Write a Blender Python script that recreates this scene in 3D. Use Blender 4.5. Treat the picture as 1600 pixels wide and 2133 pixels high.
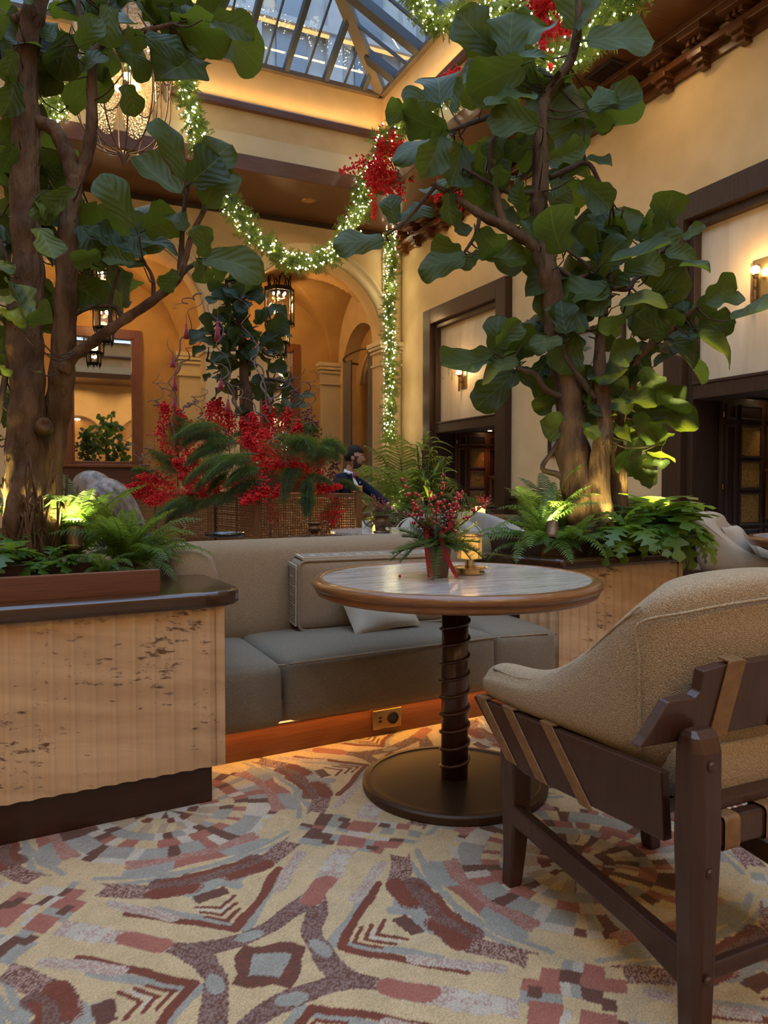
import bpy, bmesh, math, random
import numpy as np
from mathutils import Vector, Matrix, Euler
from mathutils import noise as mnoise
R = math.radians
PI = math.pi
random.seed(7)
S = bpy.context.scene
for o in list(bpy.data.objects):
    bpy.data.objects.remove(o)
COL = S.collection

# ------------------------------------------------------------------ camera
YAW, PITCH, FPX = R(25.1), R(2.0), 1560.0
CAM = Vector((0, 0, 1.06))
cam_d = bpy.data.cameras.new('camera')
cam_d.sensor_fit = 'HORIZONTAL'
cam_d.sensor_width = 36
cam_d.lens = 36 * FPX / 1600
cam_d.clip_end = 200
cam = bpy.data.objects.new('camera', cam_d)
COL.objects.link(cam)
cam.location = CAM
cam.rotation_euler = (PI / 2 - PITCH, 0, -YAW)
S.camera = cam

# ------------------------------------------------------------------ world, exposure
W = bpy.data.worlds.new('dusk_sky')
S.world = W
W.use_nodes = True
wn = W.node_tree.nodes
wn['Background'].inputs[0].default_value = (0.60, 0.755, 1.0, 1)
wn['Background'].inputs[1].default_value = 4.5
S.view_settings.view_transform = 'Standard'
S.view_settings.look = 'None'
S.view_settings.gamma = 1
S.view_settings.use_curve_mapping = False
S.view_settings.exposure = -0.12
S.cycles.use_denoising = True
S.cycles.max_bounces = 7
S.cycles.diffuse_bounces = 3
S.cycles.glossy_bounces = 3
S.cycles.transparent_max_bounces = 12
S.cycles.transmission_bounces = 4
S.cycles.sample_clamp_indirect = 3.0
S.cycles.caustics_reflective = False
S.cycles.caustics_refractive = False

WARM = (1.0, 0.66, 0.33)
AMBER = (1.0, 0.42, 0.08)
YEL = (1.0, 0.86, 0.30)


def light(kind, name, loc, power, color=WARM, size=0.3, size_y=None, target=None, rot=None, spot=None, blend=0.4, portal=False, parent=None, spread=None):
    d = bpy.data.lights.new(name, kind)
    if not portal:
        d.energy = power
        d.color = color
    if kind == 'AREA':
        d.size = size
        if size_y:
            d.shape = 'RECTANGLE'
            d.size_y = size_y
        else:
            d.shape = 'DISK'
        if portal:
            d.cycles.is_portal = True
        if spread:
            d.spread = spread
    else:
        d.shadow_soft_size = size
    if kind == 'SPOT':
        d.spot_size = spot
        d.spot_blend = blend
    o = bpy.data.objects.new(name, d)
    COL.objects.link(o)
    o.location = loc
    if target is not None:
        v = Vector(target) - Vector(loc)
        o.rotation_euler = v.to_track_quat('-Z', 'Y').to_euler()
    elif rot is not None:
        o.rotation_euler = rot
    if parent:
        o.parent = parent
    return o


# well of the skylight: x from WX0 to WX1, y from WY0 to WY1, ceiling ZC, skylight curb ZS
WX0, WX1, WY0, WY1, ZC, ZS = -3.6, 5.4, -4.0, 11.6, 5.95, 7.55
XR, YB, YN, XL = 6.6, 13.3, -6.5, -8.0
# daylight through the skylight is sampled through this opening
light('AREA', 'skylight_portal', ((WX0 + WX1) / 2, (WY0 + WY1) / 2, ZS - 0.05), 0, size=WX1 - WX0, size_y=WY1 - WY0, rot=(0, 0, 0), portal=True)
# recessed ceiling lamps in the wooden soffit, right side
for y in (-3.0, 0.3, 3.4, 6.2, 8.6, 11.0):
    light('AREA', 'ceiling_lamp_and_fill', (5.85, y, ZC - 0.03), 9, size=0.22, rot=(0, 0, 0), spread=R(160))
for x in (-5.5, -2.2, 1.2, 4.5):
    light('AREA', 'ceiling_lamp_and_fill', (x, 12.4, ZC - 0.03), 9, size=0.22, rot=(0, 0, 0), spread=R(150))
for x in (-4.0, -1.0, 2.0, 5.0):  # unseen warm fill added behind the camera to brighten the foreground from the front
    light('AREA', 'ceiling_lamp_and_fill', (x, -5.2, ZC - 0.03), 85, size=0.3, rot=(0, 0, 0), spread=R(160))
for y in (-2.0, 2.0, 6.0, 10.0):
    light('AREA', 'ceiling_lamp_and_fill', (-5.4, y, ZC - 0.03), 40, size=0.3, rot=(0, 0, 0), spread=R(160))
# cove strips above the cornice washing the curb of the skylight
light('AREA', 'cove_strip', ((WX0 + WX1) / 2, WY1 - 0.10, 7.0), 34, color=(1, .60, .22), size=WX1 - WX0 - .2, size_y=0.03, rot=(PI, 0, 0))
light('AREA', 'cove_strip', (WX1 - 0.10, (WY0 + WY1) / 2, 7.0), 55, color=(1, .60, .22), size=0.03, size_y=WY1 - WY0 - .2, rot=(PI, 0, 0))


# ------------------------------------------------------------------ picture-to-room helpers
_rt = Vector((math.cos(YAW), -math.sin(YAW), 0))
_fl = Vector((math.sin(YAW), math.cos(YAW), 0))
_fw = _fl * math.cos(PITCH) - Vector((0, 0, math.sin(PITCH)))
_up = _rt.cross(_fw)


def ray(x, y):
    return _fw + _rt * ((x - 800) / FPX) - _up * ((y - 1066.5) / FPX)


def at(x, y, dep):
    return CAM + ray(x, y) * dep


def on_z(x, y, z):
    d = ray(x, y)
    return CAM + d * ((z - CAM.z) / d.z)


def on_x(x, y, X):
    d = ray(x, y)
    return CAM + d * (X / d.x)


def on_y(x, y, Y):
    d = ray(x, y)
    return CAM + d * (Y / d.y)


# ------------------------------------------------------------------ mesh builder
class MB:
    def __init__(s):
        s.v, s.f, s.uv = [], [], {}

    def add(s, vs, fs, M=None):
        b = len(s.v)
        for p in vs:
            p = Vector(p)
            s.v.append(M @ p if M is not None else p)
        s.f += [tuple(i + b for i in f) for f in fs]
        return b

    def box(s, c, sz, rz=0, M=None):
        x, y, z = sz[0] / 2, sz[1] / 2, sz[2] / 2
        m = Matrix.Translation(c) @ Matrix.Rotation(rz, 4, 'Z')
        if M is not None:
            m = M @ m
        s.add([(-x, -y, -z), (x, -y, -z), (x, y, -z), (-x, y, -z), (-x, -y, z), (x, -y, z), (x, y, z), (-x, y, z)],
              [(0, 3, 2, 1), (4, 5, 6, 7), (0, 1, 5, 4), (1, 2, 6, 5), (2, 3, 7, 6), (3, 0, 4, 7)], m)
        return s

    def b2(s, a, b):
        return s.box([(a[i] + b[i]) / 2 for i in range(3)], [abs(b[i] - a[i]) for i in range(3)])

    def prism(s, poly, h0, h1, M=None, axis='Z'):
        n = len(poly)
        ar = sum(poly[i][0] * poly[(i + 1) % n][1] - poly[(i + 1) % n][0] * poly[i][1] for i in range(n))
        if ar < 0:
            poly = poly[::-1]
        if axis == 'Z':
            k = lambda p, h: (p[0], p[1], h)
        elif axis == 'X':
            k = lambda p, h: (h, p[0], p[1])
        else:
            k = lambda p, h: (p[0], h, p[1])
        vs = [k(p, h0) for p in poly] + [k(p, h1) for p in poly]
        fs = [tuple(range(n))[::-1], tuple(range(n, 2 * n))] + [(i, (i + 1) % n, n + (i + 1) % n, n + i) for i in range(n)]
        if axis == 'Y':
            fs = [f[::-1] for f in fs]
        s.add(vs, fs, M)
        return s

    def lathe(s, prof, n=24, c=(0, 0, 0), M=None, sx=1, sy=1):
        vs, fs = [], []
        m = len(prof)
        for i in range(n):
            a = 2 * PI * i / n
            for (r, z) in prof:
                vs.append((c[0] + r * math.cos(a) * sx, c[1] + r * math.sin(a) * sy, c[2] + z))
        for i in range(n):
            j = (i + 1) % n
            for k in range(m - 1):
                fs.append((i * m + k, j * m + k, j * m + k + 1, i * m + k + 1))
        if prof[0][0] > 1e-5:
            fs.append(tuple(i * m for i in range(n))[::-1])
        if prof[-1][0] > 1e-5:
            fs.append(tuple(i * m + m - 1 for i in range(n)))
        s.add(vs, fs, M)
        return s

    def tube(s, pts, rad, n=8, M=None, closed=False):
        pts = [Vector(p) for p in pts]
        L = len(pts)
        if not isinstance(rad, (list, tuple)):
            rad = [rad] * L
        vs, fs = [], []
        prev = None
        for i, p in enumerate(pts):
            t = (pts[(i + 1) % L] - pts[i - 1]) if closed else (pts[min(i + 1, L - 1)] - pts[max(i - 1, 0)])
            if t.length < 1e-9:
                t = Vector((0, 0, 1))
            t.normalize()
            if prev is None:
                a = t.cross(Vector((0, 0, 1)))
                if a.length < 0.05:
                    a = t.cross(Vector((0, 1, 0)))
            else:
                a = prev - t * prev.dot(t)
                if a.length < 1e-6:
                    a = t.cross(Vector((1, .3, .2)))
            a.normalize()
            prev = a
            b = t.cross(a)
            for k in range(n):
                w = 2 * PI * k / n
                vs.append(p + (a * math.cos(w) + b * math.sin(w)) * rad[i])
        for i in range(L if closed else L - 1):
            j = (i + 1) % L
            for k in range(n):
                q = (k + 1) % n
                fs.append((i * n + k, i * n + q, j * n + q, j * n + k))
        if not closed:
            fs.append(tuple(range(n))[::-1])
            fs.append(tuple(range((L - 1) * n, L * n)))
        s.add(vs, fs, M)
        return s

    def grid(s, fn, nu, nv, M=None, cu=False, uv=None):
        vs = []
        for i in range(nu + (0 if cu else 1)):
            for j in range(nv + 1):
                vs.append(fn(i / nu, j / nv))
        w = nv + 1
        fs = []
        for i in range(nu):
            i2 = (i + 1) % nu if cu else i + 1
            for j in range(nv):
                fs.append((i * w + j, i2 * w + j, i2 * w + j + 1, i * w + j + 1))
        b = s.add(vs, fs, M)
        if uv:
            for i in range(nu + (0 if cu else 1)):
                for j in range(nv + 1):
                    s.uv[b + i * w + j] = uv(i / nu, j / nv)
        return s

    def sphere(s, c, r, n=10, m=7, M=None):
        prof = [(max(1e-6, math.sin(PI * k / m)), -math.cos(PI * k / m)) for k in range(m + 1)]
        if isinstance(r, (int, float)):
            r = (r, r, r)
        mm = Matrix.Translation(c) @ Matrix.Diagonal((r[0], r[1], r[2], 1))
        if M is not None:
            mm = M @ mm
        return s.lathe(prof, n, M=mm)

    def octa(s, c, r):
        x, y, z = c
        s.add([(x + r, y, z), (x - r, y, z), (x, y + r, z), (x, y - r, z), (x, y, z + r), (x, y, z - r)],
              [(0, 2, 4), (2, 1, 4), (1, 3, 4), (3, 0, 4), (2, 0, 5), (1, 2, 5), (3, 1, 5), (0, 3, 5)])
        return s

    def rbox(s, c, half, r, crown=(0, 0, 0), n=8, M=None, warp=None):
        c = Vector(c)
        ids, vs, fs = {}, [], []

        def vid(p):
            k = tuple(round(q, 4) for q in p)
            if k not in ids:
                ids[k] = len(vs)
                h = Vector((p[0] * half[0], p[1] * half[1], p[2] * half[2]))
                inn = Vector([max(-(half[i] - r), min(half[i] - r, h[i])) for i in range(3)])
                d = h - inn
                q = inn + (d.normalized() * r if d.length > 1e-9 else d)
                f = [1 - p[i] ** 2 for i in range(3)]
                q.x += p[0] * crown[0] * f[1] * f[2]
                q.y += p[1] * crown[1] * f[0] * f[2]
                q.z += p[2] * crown[2] * f[0] * f[1]
                if warp:
                    q = warp(q)
                vs.append(c + q)
            return ids[k]
        # denser sampling near the edges
        t = [math.sin(PI / 2 * (2 * i / n - 1)) for i in range(n + 1)]
        for ax in range(3):
            for sg in (-1, 1):
                for i in range(n):
                    for j in range(n):
                        q = []
                        for (a, b) in ((i, j), (i + 1, j), (i + 1, j + 1), (i, j + 1)):
                            p = [0, 0, 0]
                            p[ax] = sg
                            p[(ax + 1) % 3] = t[a]
                            p[(ax + 2) % 3] = t[b]
                            q.append(vid(p))
                        fs.append(tuple(q if sg > 0 else q[::-1]))
        s.add(vs, fs, M)
        return s

    def sweep(s, path, sec, closed_sec=True, M=None, cap=True):
        # path: list of (x, y); sec(i, u) -> list of (outward offset, z); outward is to the left of travel
        P = [Vector((p[0], p[1], 0)) for p in path]
        n = len(P)
        vs, fs = [], []
        ln = [0]
        for i in range(1, n):
            ln.append(ln[-1] + (P[i] - P[i - 1]).length)
        for i in range(n):
            t = (P[min(i + 1, n - 1)] - P[max(i - 1, 0)]).normalized()
            nr = Vector((-t.y, t.x, 0))
            q = sec(i, ln[i] / ln[-1])
            m = len(q)
            for (o, z) in q:
                vs.append(P[i] + nr * o + Vector((0, 0, z)))
        for i in range(n - 1):
            for k in range(m if closed_sec else m - 1):
                l = (k + 1) % m
                fs.append((i * m + k, i * m + l, (i + 1) * m + l, (i + 1) * m + k))
        if cap and closed_sec:
            fs.append(tuple(range(m))[::-1])
            fs.append(tuple(range((n - 1) * m, n * m)))
        s.add(vs, fs, M)
        return s

    def mesh(s, name, mat=None, smooth=False):
        me = bpy.data.meshes.new(name)
        me.from_pydata([tuple(p) for p in s.v], [], s.f)
        if s.uv:
            l = me.uv_layers.new(name='UVMap')
            for lp in me.loops:
                l.data[lp.index].uv = s.uv.get(lp.vertex_index, (0, 0))
        if mat:
            me.materials.append(mat)
        if smooth:
            me.polygons.foreach_set('use_smooth', [True] * len(me.polygons))
        me.update()
        return me

    def build(s, name, mat, parent=None, smooth=False, bevel=0, seg=2, sub=0, kind=None, fix=False):
        me = s.mesh(name, mat, smooth)
        if fix:
            bm = bmesh.new()
            bm.from_mesh(me)
            bmesh.ops.recalc_face_normals(bm, faces=bm.faces)
            bm.to_mesh(me)
            bm.free()
        return link(name, me, parent, bevel, seg, sub, kind)


def link(name, me, parent=None, bevel=0, seg=2, sub=0, kind=None):
    o = bpy.data.objects.new(name, me)
    COL.objects.link(o)
    if parent is not None:
        o.parent = parent
    if bevel:
        b = o.modifiers.new('bevel', 'BEVEL')
        b.width = bevel
        b.segments = seg
        b.limit_method = 'ANGLE'
        b.angle_limit = R(40)
        b.harden_normals = False
    if sub:
        b = o.modifiers.new('sub', 'SUBSURF')
        b.levels = sub
        b.render_levels = sub
    if kind:
        o['kind'] = kind
    return o


def thing(name, label, cat, loc=(0, 0, 0), rz=0, group=None):
    o = bpy.data.objects.new(name, None)
    COL.objects.link(o)
    o.location = loc
    o.rotation_euler = (0, 0, rz)
    return tag(o, label, cat, group)


def tag(o, label, cat, group=None):
    o['label'] = label
    o['category'] = cat
    if group:
        o['group'] = group
    return o


def struct(name, loc=(0, 0, 0)):
    o = bpy.data.objects.new(name, None)
    COL.objects.link(o)
    o.location = loc
    o['kind'] = 'structure'
    return o


def copy_tree(o, parent=None):
    c = o.copy()
    COL.objects.link(c)
    if parent is not None:
        c.parent = parent
    for ch in list(o.children):
        copy_tree(ch, c)
    return c


# ------------------------------------------------------------------ materials
def mat(name, c1, c2=None, rough=0.5, metal=0, scale=5, stretch=(1, 1, 1), detail=4, bump=0, bscale=None, dist=0, coat=0, spec=0.5, emit=None, estr=0, sheen=0, lo=0.35, hi=0.65, bdist=.004):
    m = bpy.data.materials.new(name)
    m.use_nodes = True
    nt = m.node_tree
    N, L = nt.nodes, nt.links
    b = N['Principled BSDF']
    b.inputs['Base Color'].default_value = (*c1, 1)
    b.inputs['Roughness'].default_value = rough
    b.inputs['Metallic'].default_value = metal
    b.inputs['Specular IOR Level'].default_value = spec
    b.inputs['Coat Weight'].default_value = coat
    b.inputs['Coat Roughness'].default_value = 0.12
    if sheen:
        b.inputs['Sheen Weight'].default_value = sheen
        b.inputs['Sheen Roughness'].default_value = 0.5
    if emit:
        b.inputs['Emission Color'].default_value = (*emit, 1)
        b.inputs['Emission Strength'].default_value = estr
    if c2 or bump:
        tc = N.new('ShaderNodeTexCoord')
        mp = N.new('ShaderNodeMapping')
        mp.inputs['Scale'].default_value = stretch
        L.new(tc.outputs['Object'], mp.inputs['Vector'])
    if c2:
        nz = N.new('ShaderNodeTexNoise')
        nz.inputs['Scale'].default_value = scale
        nz.inputs['Detail'].default_value = detail
        nz.inputs['Distortion'].default_value = dist
        L.new(mp.outputs[0], nz.inputs['Vector'])
        rp = N.new('ShaderNodeValToRGB')
        rp.color_ramp.elements[0].position = lo
        rp.color_ramp.elements[0].color = (*c1, 1)
        rp.color_ramp.elements[1].position = hi
        rp.color_ramp.elements[1].color = (*c2, 1)
        L.new(nz.outputs['Fac'], rp.inputs[0])
        L.new(rp.outputs[0], b.inputs['Base Color'])
    if bump:
        n2 = N.new('ShaderNodeTexNoise')
        n2.inputs['Scale'].default_value = bscale or scale * 4
        n2.inputs['Detail'].default_value = 3
        L.new(mp.outputs[0], n2.inputs['Vector'])
        bp = N.new('ShaderNodeBump')
        bp.inputs['Strength'].default_value = bump
        bp.inputs['Distance'].default_value = bdist
        L.new(n2.outputs['Fac'], bp.inputs['Height'])
        L.new(bp.outputs[0], b.inputs['Normal'])
    return m


def emis(name, col, st):
    m = bpy.data.materials.new(name)
    m.use_nodes = True
    nt = m.node_tree
    nt.nodes.clear()
    e = nt.nodes.new('ShaderNodeEmission')
    e.inputs[0].default_value = (*col, 1)
    e.inputs[1].default_value = st
    o = nt.nodes.new('ShaderNodeOutputMaterial')
    nt.links.new(e.outputs[0], o.inputs[0])
    return m


def glass(name, tint=(.9, .95, 1), refl=0.12, rough=0.02, bump=0, bscale=60, diff=.35):
    # thin sheet: light passes straight, a share of it mirrors by the angle
    m = bpy.data.materials.new(name)
    m.use_nodes = True
    nt = m.node_tree
    N, L = nt.nodes, nt.links
    N.clear()
    t = N.new('ShaderNodeBsdfTransparent')
    t.inputs[0].default_value = (*tint, 1)
    g = N.new('ShaderNodeBsdfGlossy')
    g.inputs['Roughness'].default_value = rough
    lw = N.new('ShaderNodeLayerWeight')
    lw.inputs[0].default_value = 0.25
    ad = N.new('ShaderNodeMath')
    ad.operation = 'MULTIPLY_ADD'
    ad.inputs[1].default_value = 0.7
    ad.inputs[2].default_value = refl
    ad.use_clamp = True
    L.new(lw.outputs['Fresnel'], ad.inputs[0])
    mx = N.new('ShaderNodeMixShader')
    L.new(ad.outputs[0], mx.inputs[0])
    L.new(t.outputs[0], mx.inputs[1])
    L.new(g.outputs[0], mx.inputs[2])
    if bump:
        tc = N.new('ShaderNodeTexCoord')
        v = N.new('ShaderNodeTexVoronoi')
        v.inputs['Scale'].default_value = bscale
        L.new(tc.outputs['Object'], v.inputs['Vector'])
        bp = N.new('ShaderNodeBump')
        bp.inputs['Strength'].default_value = bump
        bp.inputs['Distance'].default_value = 0.01
        L.new(v.outputs['Distance'], bp.inputs['Height'])
        L.new(bp.outputs[0], g.inputs['Normal'])
        d = N.new('ShaderNodeBsdfTranslucent')
        d.inputs[0].default_value = (.9, .8, .6, 1)
        L.new(bp.outputs[0], d.inputs['Normal'])
        m2 = N.new('ShaderNodeMixShader')
        m2.inputs[0].default_value = diff
        L.new(mx.outputs[0], m2.inputs[1])
        L.new(d.outputs[0], m2.inputs[2])
        mx = m2
    o = N.new('ShaderNodeOutputMaterial')
    L.new(mx.outputs[0], o.inputs[0])
    return m


def travertine(name, c1, c2, pit, sc=1.0, vertical=False):
    m = bpy.data.materials.new(name)
    m.use_nodes = True
    nt = m.node_tree
    N, L = nt.nodes, nt.links
    b = N['Principled BSDF']
    b.inputs['Roughness'].default_value = 0.55
    tc = N.new('ShaderNodeTexCoord')
    rot = N.new('ShaderNodeMapping')
    rot.inputs['Rotation'].default_value = (0, R(-10), 0)
    L.new(tc.outputs['Object'], rot.inputs[0])
    mp = N.new('ShaderNodeMapping')
    mp.inputs['Scale'].default_value = (9 * sc, 9 * sc, 1.1 * sc) if vertical else (1.3 * sc, 1.3 * sc, 9 * sc)
    L.new(rot.outputs[0], mp.inputs[0])
    a = N.new('ShaderNodeTexNoise')
    a.inputs['Scale'].default_value = 1.2
    a.inputs['Detail'].default_value = 8
    a.inputs['Distortion'].default_value = 0.8
    L.new(mp.outputs[0], a.inputs['Vector'])
    r1 = N.new('ShaderNodeValToRGB')
    r1.color_ramp.elements[0].position = .3
    r1.color_ramp.elements[0].color = (*c1, 1)
    r1.color_ramp.elements[1].position = .7
    r1.color_ramp.elements[1].color = (*c2, 1)
    L.new(a.outputs['Fac'], r1.inputs[0])
    mp2 = N.new('ShaderNodeMapping')
    mp2.inputs['Scale'].default_value = (26 * sc, 26 * sc, 7 * sc) if vertical else (11 * sc, 11 * sc, 34 * sc)
    L.new(rot.outputs[0], mp2.inputs[0])
    p = N.new('ShaderNodeTexNoise')
    p.inputs['Scale'].default_value = 1.6
    p.inputs['Detail'].default_value = 5
    p.inputs['Roughness'].default_value = 0.75
    L.new(mp2.outputs[0], p.inputs['Vector'])
    # pits gather in clusters
    cl = N.new('ShaderNodeTexNoise')
    cl.inputs['Scale'].default_value = 3.0 * sc
    cl.inputs['Detail'].default_value = 2
    L.new(rot.outputs[0], cl.inputs['Vector'])
    sm = N.new('ShaderNodeMath')
    sm.operation = 'MULTIPLY_ADD'
    sm.inputs[1].default_value = 0.75
    L.new(cl.outputs['Fac'], sm.inputs[0])
    L.new(p.outputs['Fac'], sm.inputs[2])
    r2 = N.new('ShaderNodeValToRGB')
    r2.color_ramp.elements[0].position = pit
    r2.color_ramp.elements[1].position = pit + .05
    dv = N.new('ShaderNodeMath')
    dv.operation = 'MULTIPLY'
    dv.inputs[1].default_value = 0.6
    L.new(sm.outputs[0], dv.inputs[0])
    L.new(dv.outputs[0], r2.inputs[0])
    mx = N.new('ShaderNodeMix')
    mx.data_type = 'RGBA'
    L.new(r2.outputs[0], mx.inputs['Factor'])
    L.new(r1.outputs[0], mx.inputs['A'])
    mx.inputs['B'].default_value = (c1[0] * .32, c1[1] * .25, c1[2] * .2, 1)
    L.new(mx.outputs['Result'], b.inputs['Base Color'])
    bp = N.new('ShaderNodeBump')
    bp.inputs['Strength'].default_value = 0.6
    bp.inputs['Distance'].default_value = 0.004
    bp.invert = True
    L.new(r2.outputs[0], bp.inputs['Height'])
    L.new(bp.outputs[0], b.inputs['Normal'])
    return m


def fabric(name, c1, c2, sc=260, bump=0.6):
    m = mat(name, c1, c2, rough=0.95, scale=sc, detail=2, sheen=0.12, spec=.15, lo=.35, hi=.62)
    nt = m.node_tree
    N, L = nt.nodes, nt.links
    tc = N.new('ShaderNodeTexCoord')
    v = N.new('ShaderNodeTexVoronoi')
    v.inputs['Scale'].default_value = sc
    L.new(tc.outputs['Object'], v.inputs['Vector'])
    bp = N.new('ShaderNodeBump')
    bp.inputs['Strength'].default_value = bump
    bp.inputs['Distance'].default_value = 0.003
    bp.invert = True
    L.new(v.outputs['Distance'], bp.inputs['Height'])
    L.new(bp.outputs[0], N['Principled BSDF'].inputs['Normal'])
    return m


def leafmat(name, c1, c2, vein, trans=0.3, rough=0.38, tcol=(.5, .62, .06), veins=True, spec=.5):
    m = bpy.data.materials.new(name)
    m.use_nodes = True
    nt = m.node_tree
    N, L = nt.nodes, nt.links
    b = N['Principled BSDF']
    b.inputs['Roughness'].default_value = rough
    b.inputs['Specular IOR Level'].default_value = spec
    oi = N.new('ShaderNodeObjectInfo')
    mx = N.new('ShaderNodeMix')
    mx.data_type = 'RGBA'
    mx.inputs['A'].default_value = (*c1, 1)
    mx.inputs['B'].default_value = (*c2, 1)
    L.new(oi.outputs['Random'], mx.inputs['Factor'])
    col = mx.outputs['Result']
    if veins:
        uv = N.new('ShaderNodeUVMap')
        sp = N.new('ShaderNodeSeparateXYZ')
        L.new(uv.outputs[0], sp.inputs[0])

        def mth(op, a, c=None, d=None):
            n = N.new('ShaderNodeMath')
            n.operation = op
            for i, q in enumerate((a, c, d)):
                if q is None:
                    continue
                if isinstance(q, (int, float)):
                    n.inputs[i].default_value = q
                else:
                    L.new(q, n.inputs[i])
            return n.outputs[0]
        au = mth('ABSOLUTE', mth('SUBTRACT', sp.outputs[0], 0.5))
        mid = mth('LESS_THAN', au, 0.013)
        s = mth('SUBTRACT', sp.outputs[1], mth('MULTIPLY', mth('POWER', au, 1.25), 1.05))
        fr = mth('ABSOLUTE', mth('SUBTRACT', mth('FRACT', mth('MULTIPLY', s, 5.0)), 0.5))
        lat = mth('MULTIPLY', mth('LESS_THAN', fr, 0.032), mth('LESS_THAN', au, 0.46))
        vv = mth('MAXIMUM', mid, mth('MULTIPLY', lat, 0.6))
        m2 = N.new('ShaderNodeMix')
        m2.data_type = 'RGBA'
        L.new(vv, m2.inputs['Factor'])
        L.new(col, m2.inputs['A'])
        m2.inputs['B'].default_value = (*vein, 1)
        col = m2.outputs['Result']
        bp = N.new('ShaderNodeBump')
        bp.inputs['Strength'].default_value = 0.22
        bp.inputs['Distance'].default_value = 0.008
        L.new(mth('MULTIPLY', fr, 2), bp.inputs['Height'])
        L.new(bp.outputs[0], b.inputs['Normal'])
    L.new(col, b.inputs['Base Color'])
    t = N.new('ShaderNodeBsdfTranslucent')
    t.inputs[0].default_value = (*tcol, 1)
    ms = N.new('ShaderNodeMixShader')
    ms.inputs[0].default_value = trans
    L.new(b.outputs[0], ms.inputs[1])
    L.new(t.outputs[0], ms.inputs[2])
    L.new(ms.outputs[0], N['Material Output'].inputs[0])
    return m


M = {}
M['plaster'] = mat('plaster', (.68, .48, .235), (.61, .42, .195), rough=.8, scale=2.5, detail=6, bump=.15, bscale=18)
M['plaster_ochre'] = mat('plaster_ochre', (.56, .33, .105), (.44, .245, .075), rough=.8, scale=1.8, detail=6, lo=.3, hi=.7)
M['trimcream'] = mat('cream_moulding', (.66, .52, .30), (.62, .48, .26), rough=.6, scale=3)
M['ceilwood'] = mat('ceiling_wood', (.125, .046, .015), (.095, .034, .011), rough=.3, scale=4, stretch=(1, 9, 9), coat=.12, spec=.35)
M['darkwood'] = mat('dark_wood', (.050, .024, .011), (.032, .015, .007), rough=.5, scale=6, stretch=(9, 9, .8), coat=.08, spec=.35)
M['counter'] = mat('counter_wood', (.030, .0125, .006), (.045, .018, .008), rough=.22, scale=5, stretch=(1.2, 14, 14), coat=.5)
M['redwood'] = mat('red_brown_wood', (.13, .042, .016), (.085, .027, .010), rough=.38, scale=5, stretch=(1.4, 26, 26), detail=6, coat=.2)
M['plinthwood'] = mat('plinth_wood', (.036, .012, .006), (.026, .009, .005), rough=.4, scale=6, stretch=(1.2, 20, 20))
M['orangewood'] = mat('mirror_frame_wood', (.22, .075, .022), (.17, .055, .016), rough=.32, scale=5, stretch=(8, 8, .8), coat=.3)
M['rimwood'] = mat('rim_wood', (.23, .105, .040), (.17, .072, .026), rough=.28, scale=14, stretch=(1, 1, 8), coat=.4)
M['chairwood'] = mat('chair_wood', (.050, .020, .011), (.036, .0135, .0075), rough=.4, scale=7, stretch=(12, 12, 1), coat=.2)
M['stemwood'] = mat('stem_wood', (.052, .018, .010), (.036, .012, .007), rough=.28, scale=6, stretch=(14, 14, 1), coat=.4)
M['bark'] = mat('bark', (.15, .092, .050), (.055, .031, .017), rough=.95, scale=14, stretch=(1, 1, .30), detail=9, bump=1.0, bscale=46, lo=.36, hi=.66, bdist=.02, spec=.15)
M['barkdark'] = mat('twig_bark', (.07, .04, .022), (.045, .024, .013), rough=.9, scale=20, bump=.8, bscale=60)
M['soil'] = mat('soil', (.03, .02, .012), (.015, .010, .006), rough=1, scale=40, bump=1, bscale=60)
M['boucle'] = fabric('boucle_fabric', (.38, .29, .185), (.235, .172, .105), sc=380, bump=.7)
M['seatfab'] = fabric('seat_fabric', (.265, .222, .160), (.150, .122, .085), sc=420, bump=.6)
M['chairfab'] = fabric('chair_fabric', (.46, .365, .235), (.26, .195, .112), sc=380, bump=.6)
M['cushfab'] = fabric('cushion_fabric', (.31, .245, .170), (.225, .172, .115), sc=300, bump=.5)
M['pillow'] = fabric('linen', (.44, .385, .30), (.39, .335, .25), sc=400, bump=.3)
M['greyfab'] = fabric('grey_fabric', (.36, .34, .29), (.29, .27, .23), sc=300, bump=.4)
M['leather'] = mat('tan_leather', (.21, .115, .045), (.155, .080, .030), rough=.5, scale=40, bump=.2, bscale=300)
M['brass'] = mat('brass', (.62, .44, .20), None, rough=.24, metal=1)
M['bronze'] = mat('bronze', (.20, .13, .075), (.12, .078, .045), rough=.45, metal=.7, scale=20)
M['basebronze'] = mat('bronze_base', (.060, .033, .018), (.048, .026, .014), rough=.42, metal=.5, scale=8)
M['iron'] = mat('black_iron', (.012, .010, .009), None, rough=.5, metal=.6)
M['steel'] = mat('skylight_steel', (.035, .045, .060), (.028, .036, .050), rough=.45, metal=.3, scale=3)
M['steelwarm'] = mat('hip_steel', (.16, .13, .095), (.13, .10, .075), rough=.5, metal=.2, scale=3)
M['black'] = mat('black_lacquer', (.008, .007, .007), None, rough=.15, coat=.6)
M['leaf'] = leafmat('fig_leaf', (.010, .027, .0035), (.036, .062, .007), (.07, .10, .022), trans=.17, rough=.5, tcol=(.40, .48, .04), spec=.24)
M['leafdark'] = leafmat('fig_leaf_dark', (.007, .018, .006), (.012, .026, .008), (.03, .05, .02), trans=.08, rough=.5, spec=.14)
M['fern'] = leafmat('fern_green', (.040, .095, .012), (.060, .125, .016), (0, 0, 0), trans=.35, rough=.5, veins=False, tcol=(.45, .60, .06))
M['phil'] = leafmat('split_leaf', (.040, .105, .018), (.065, .150, .024), (.1, .2, .05), trans=.35, rough=.38, veins=False, tcol=(.45, .62, .06))
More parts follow.
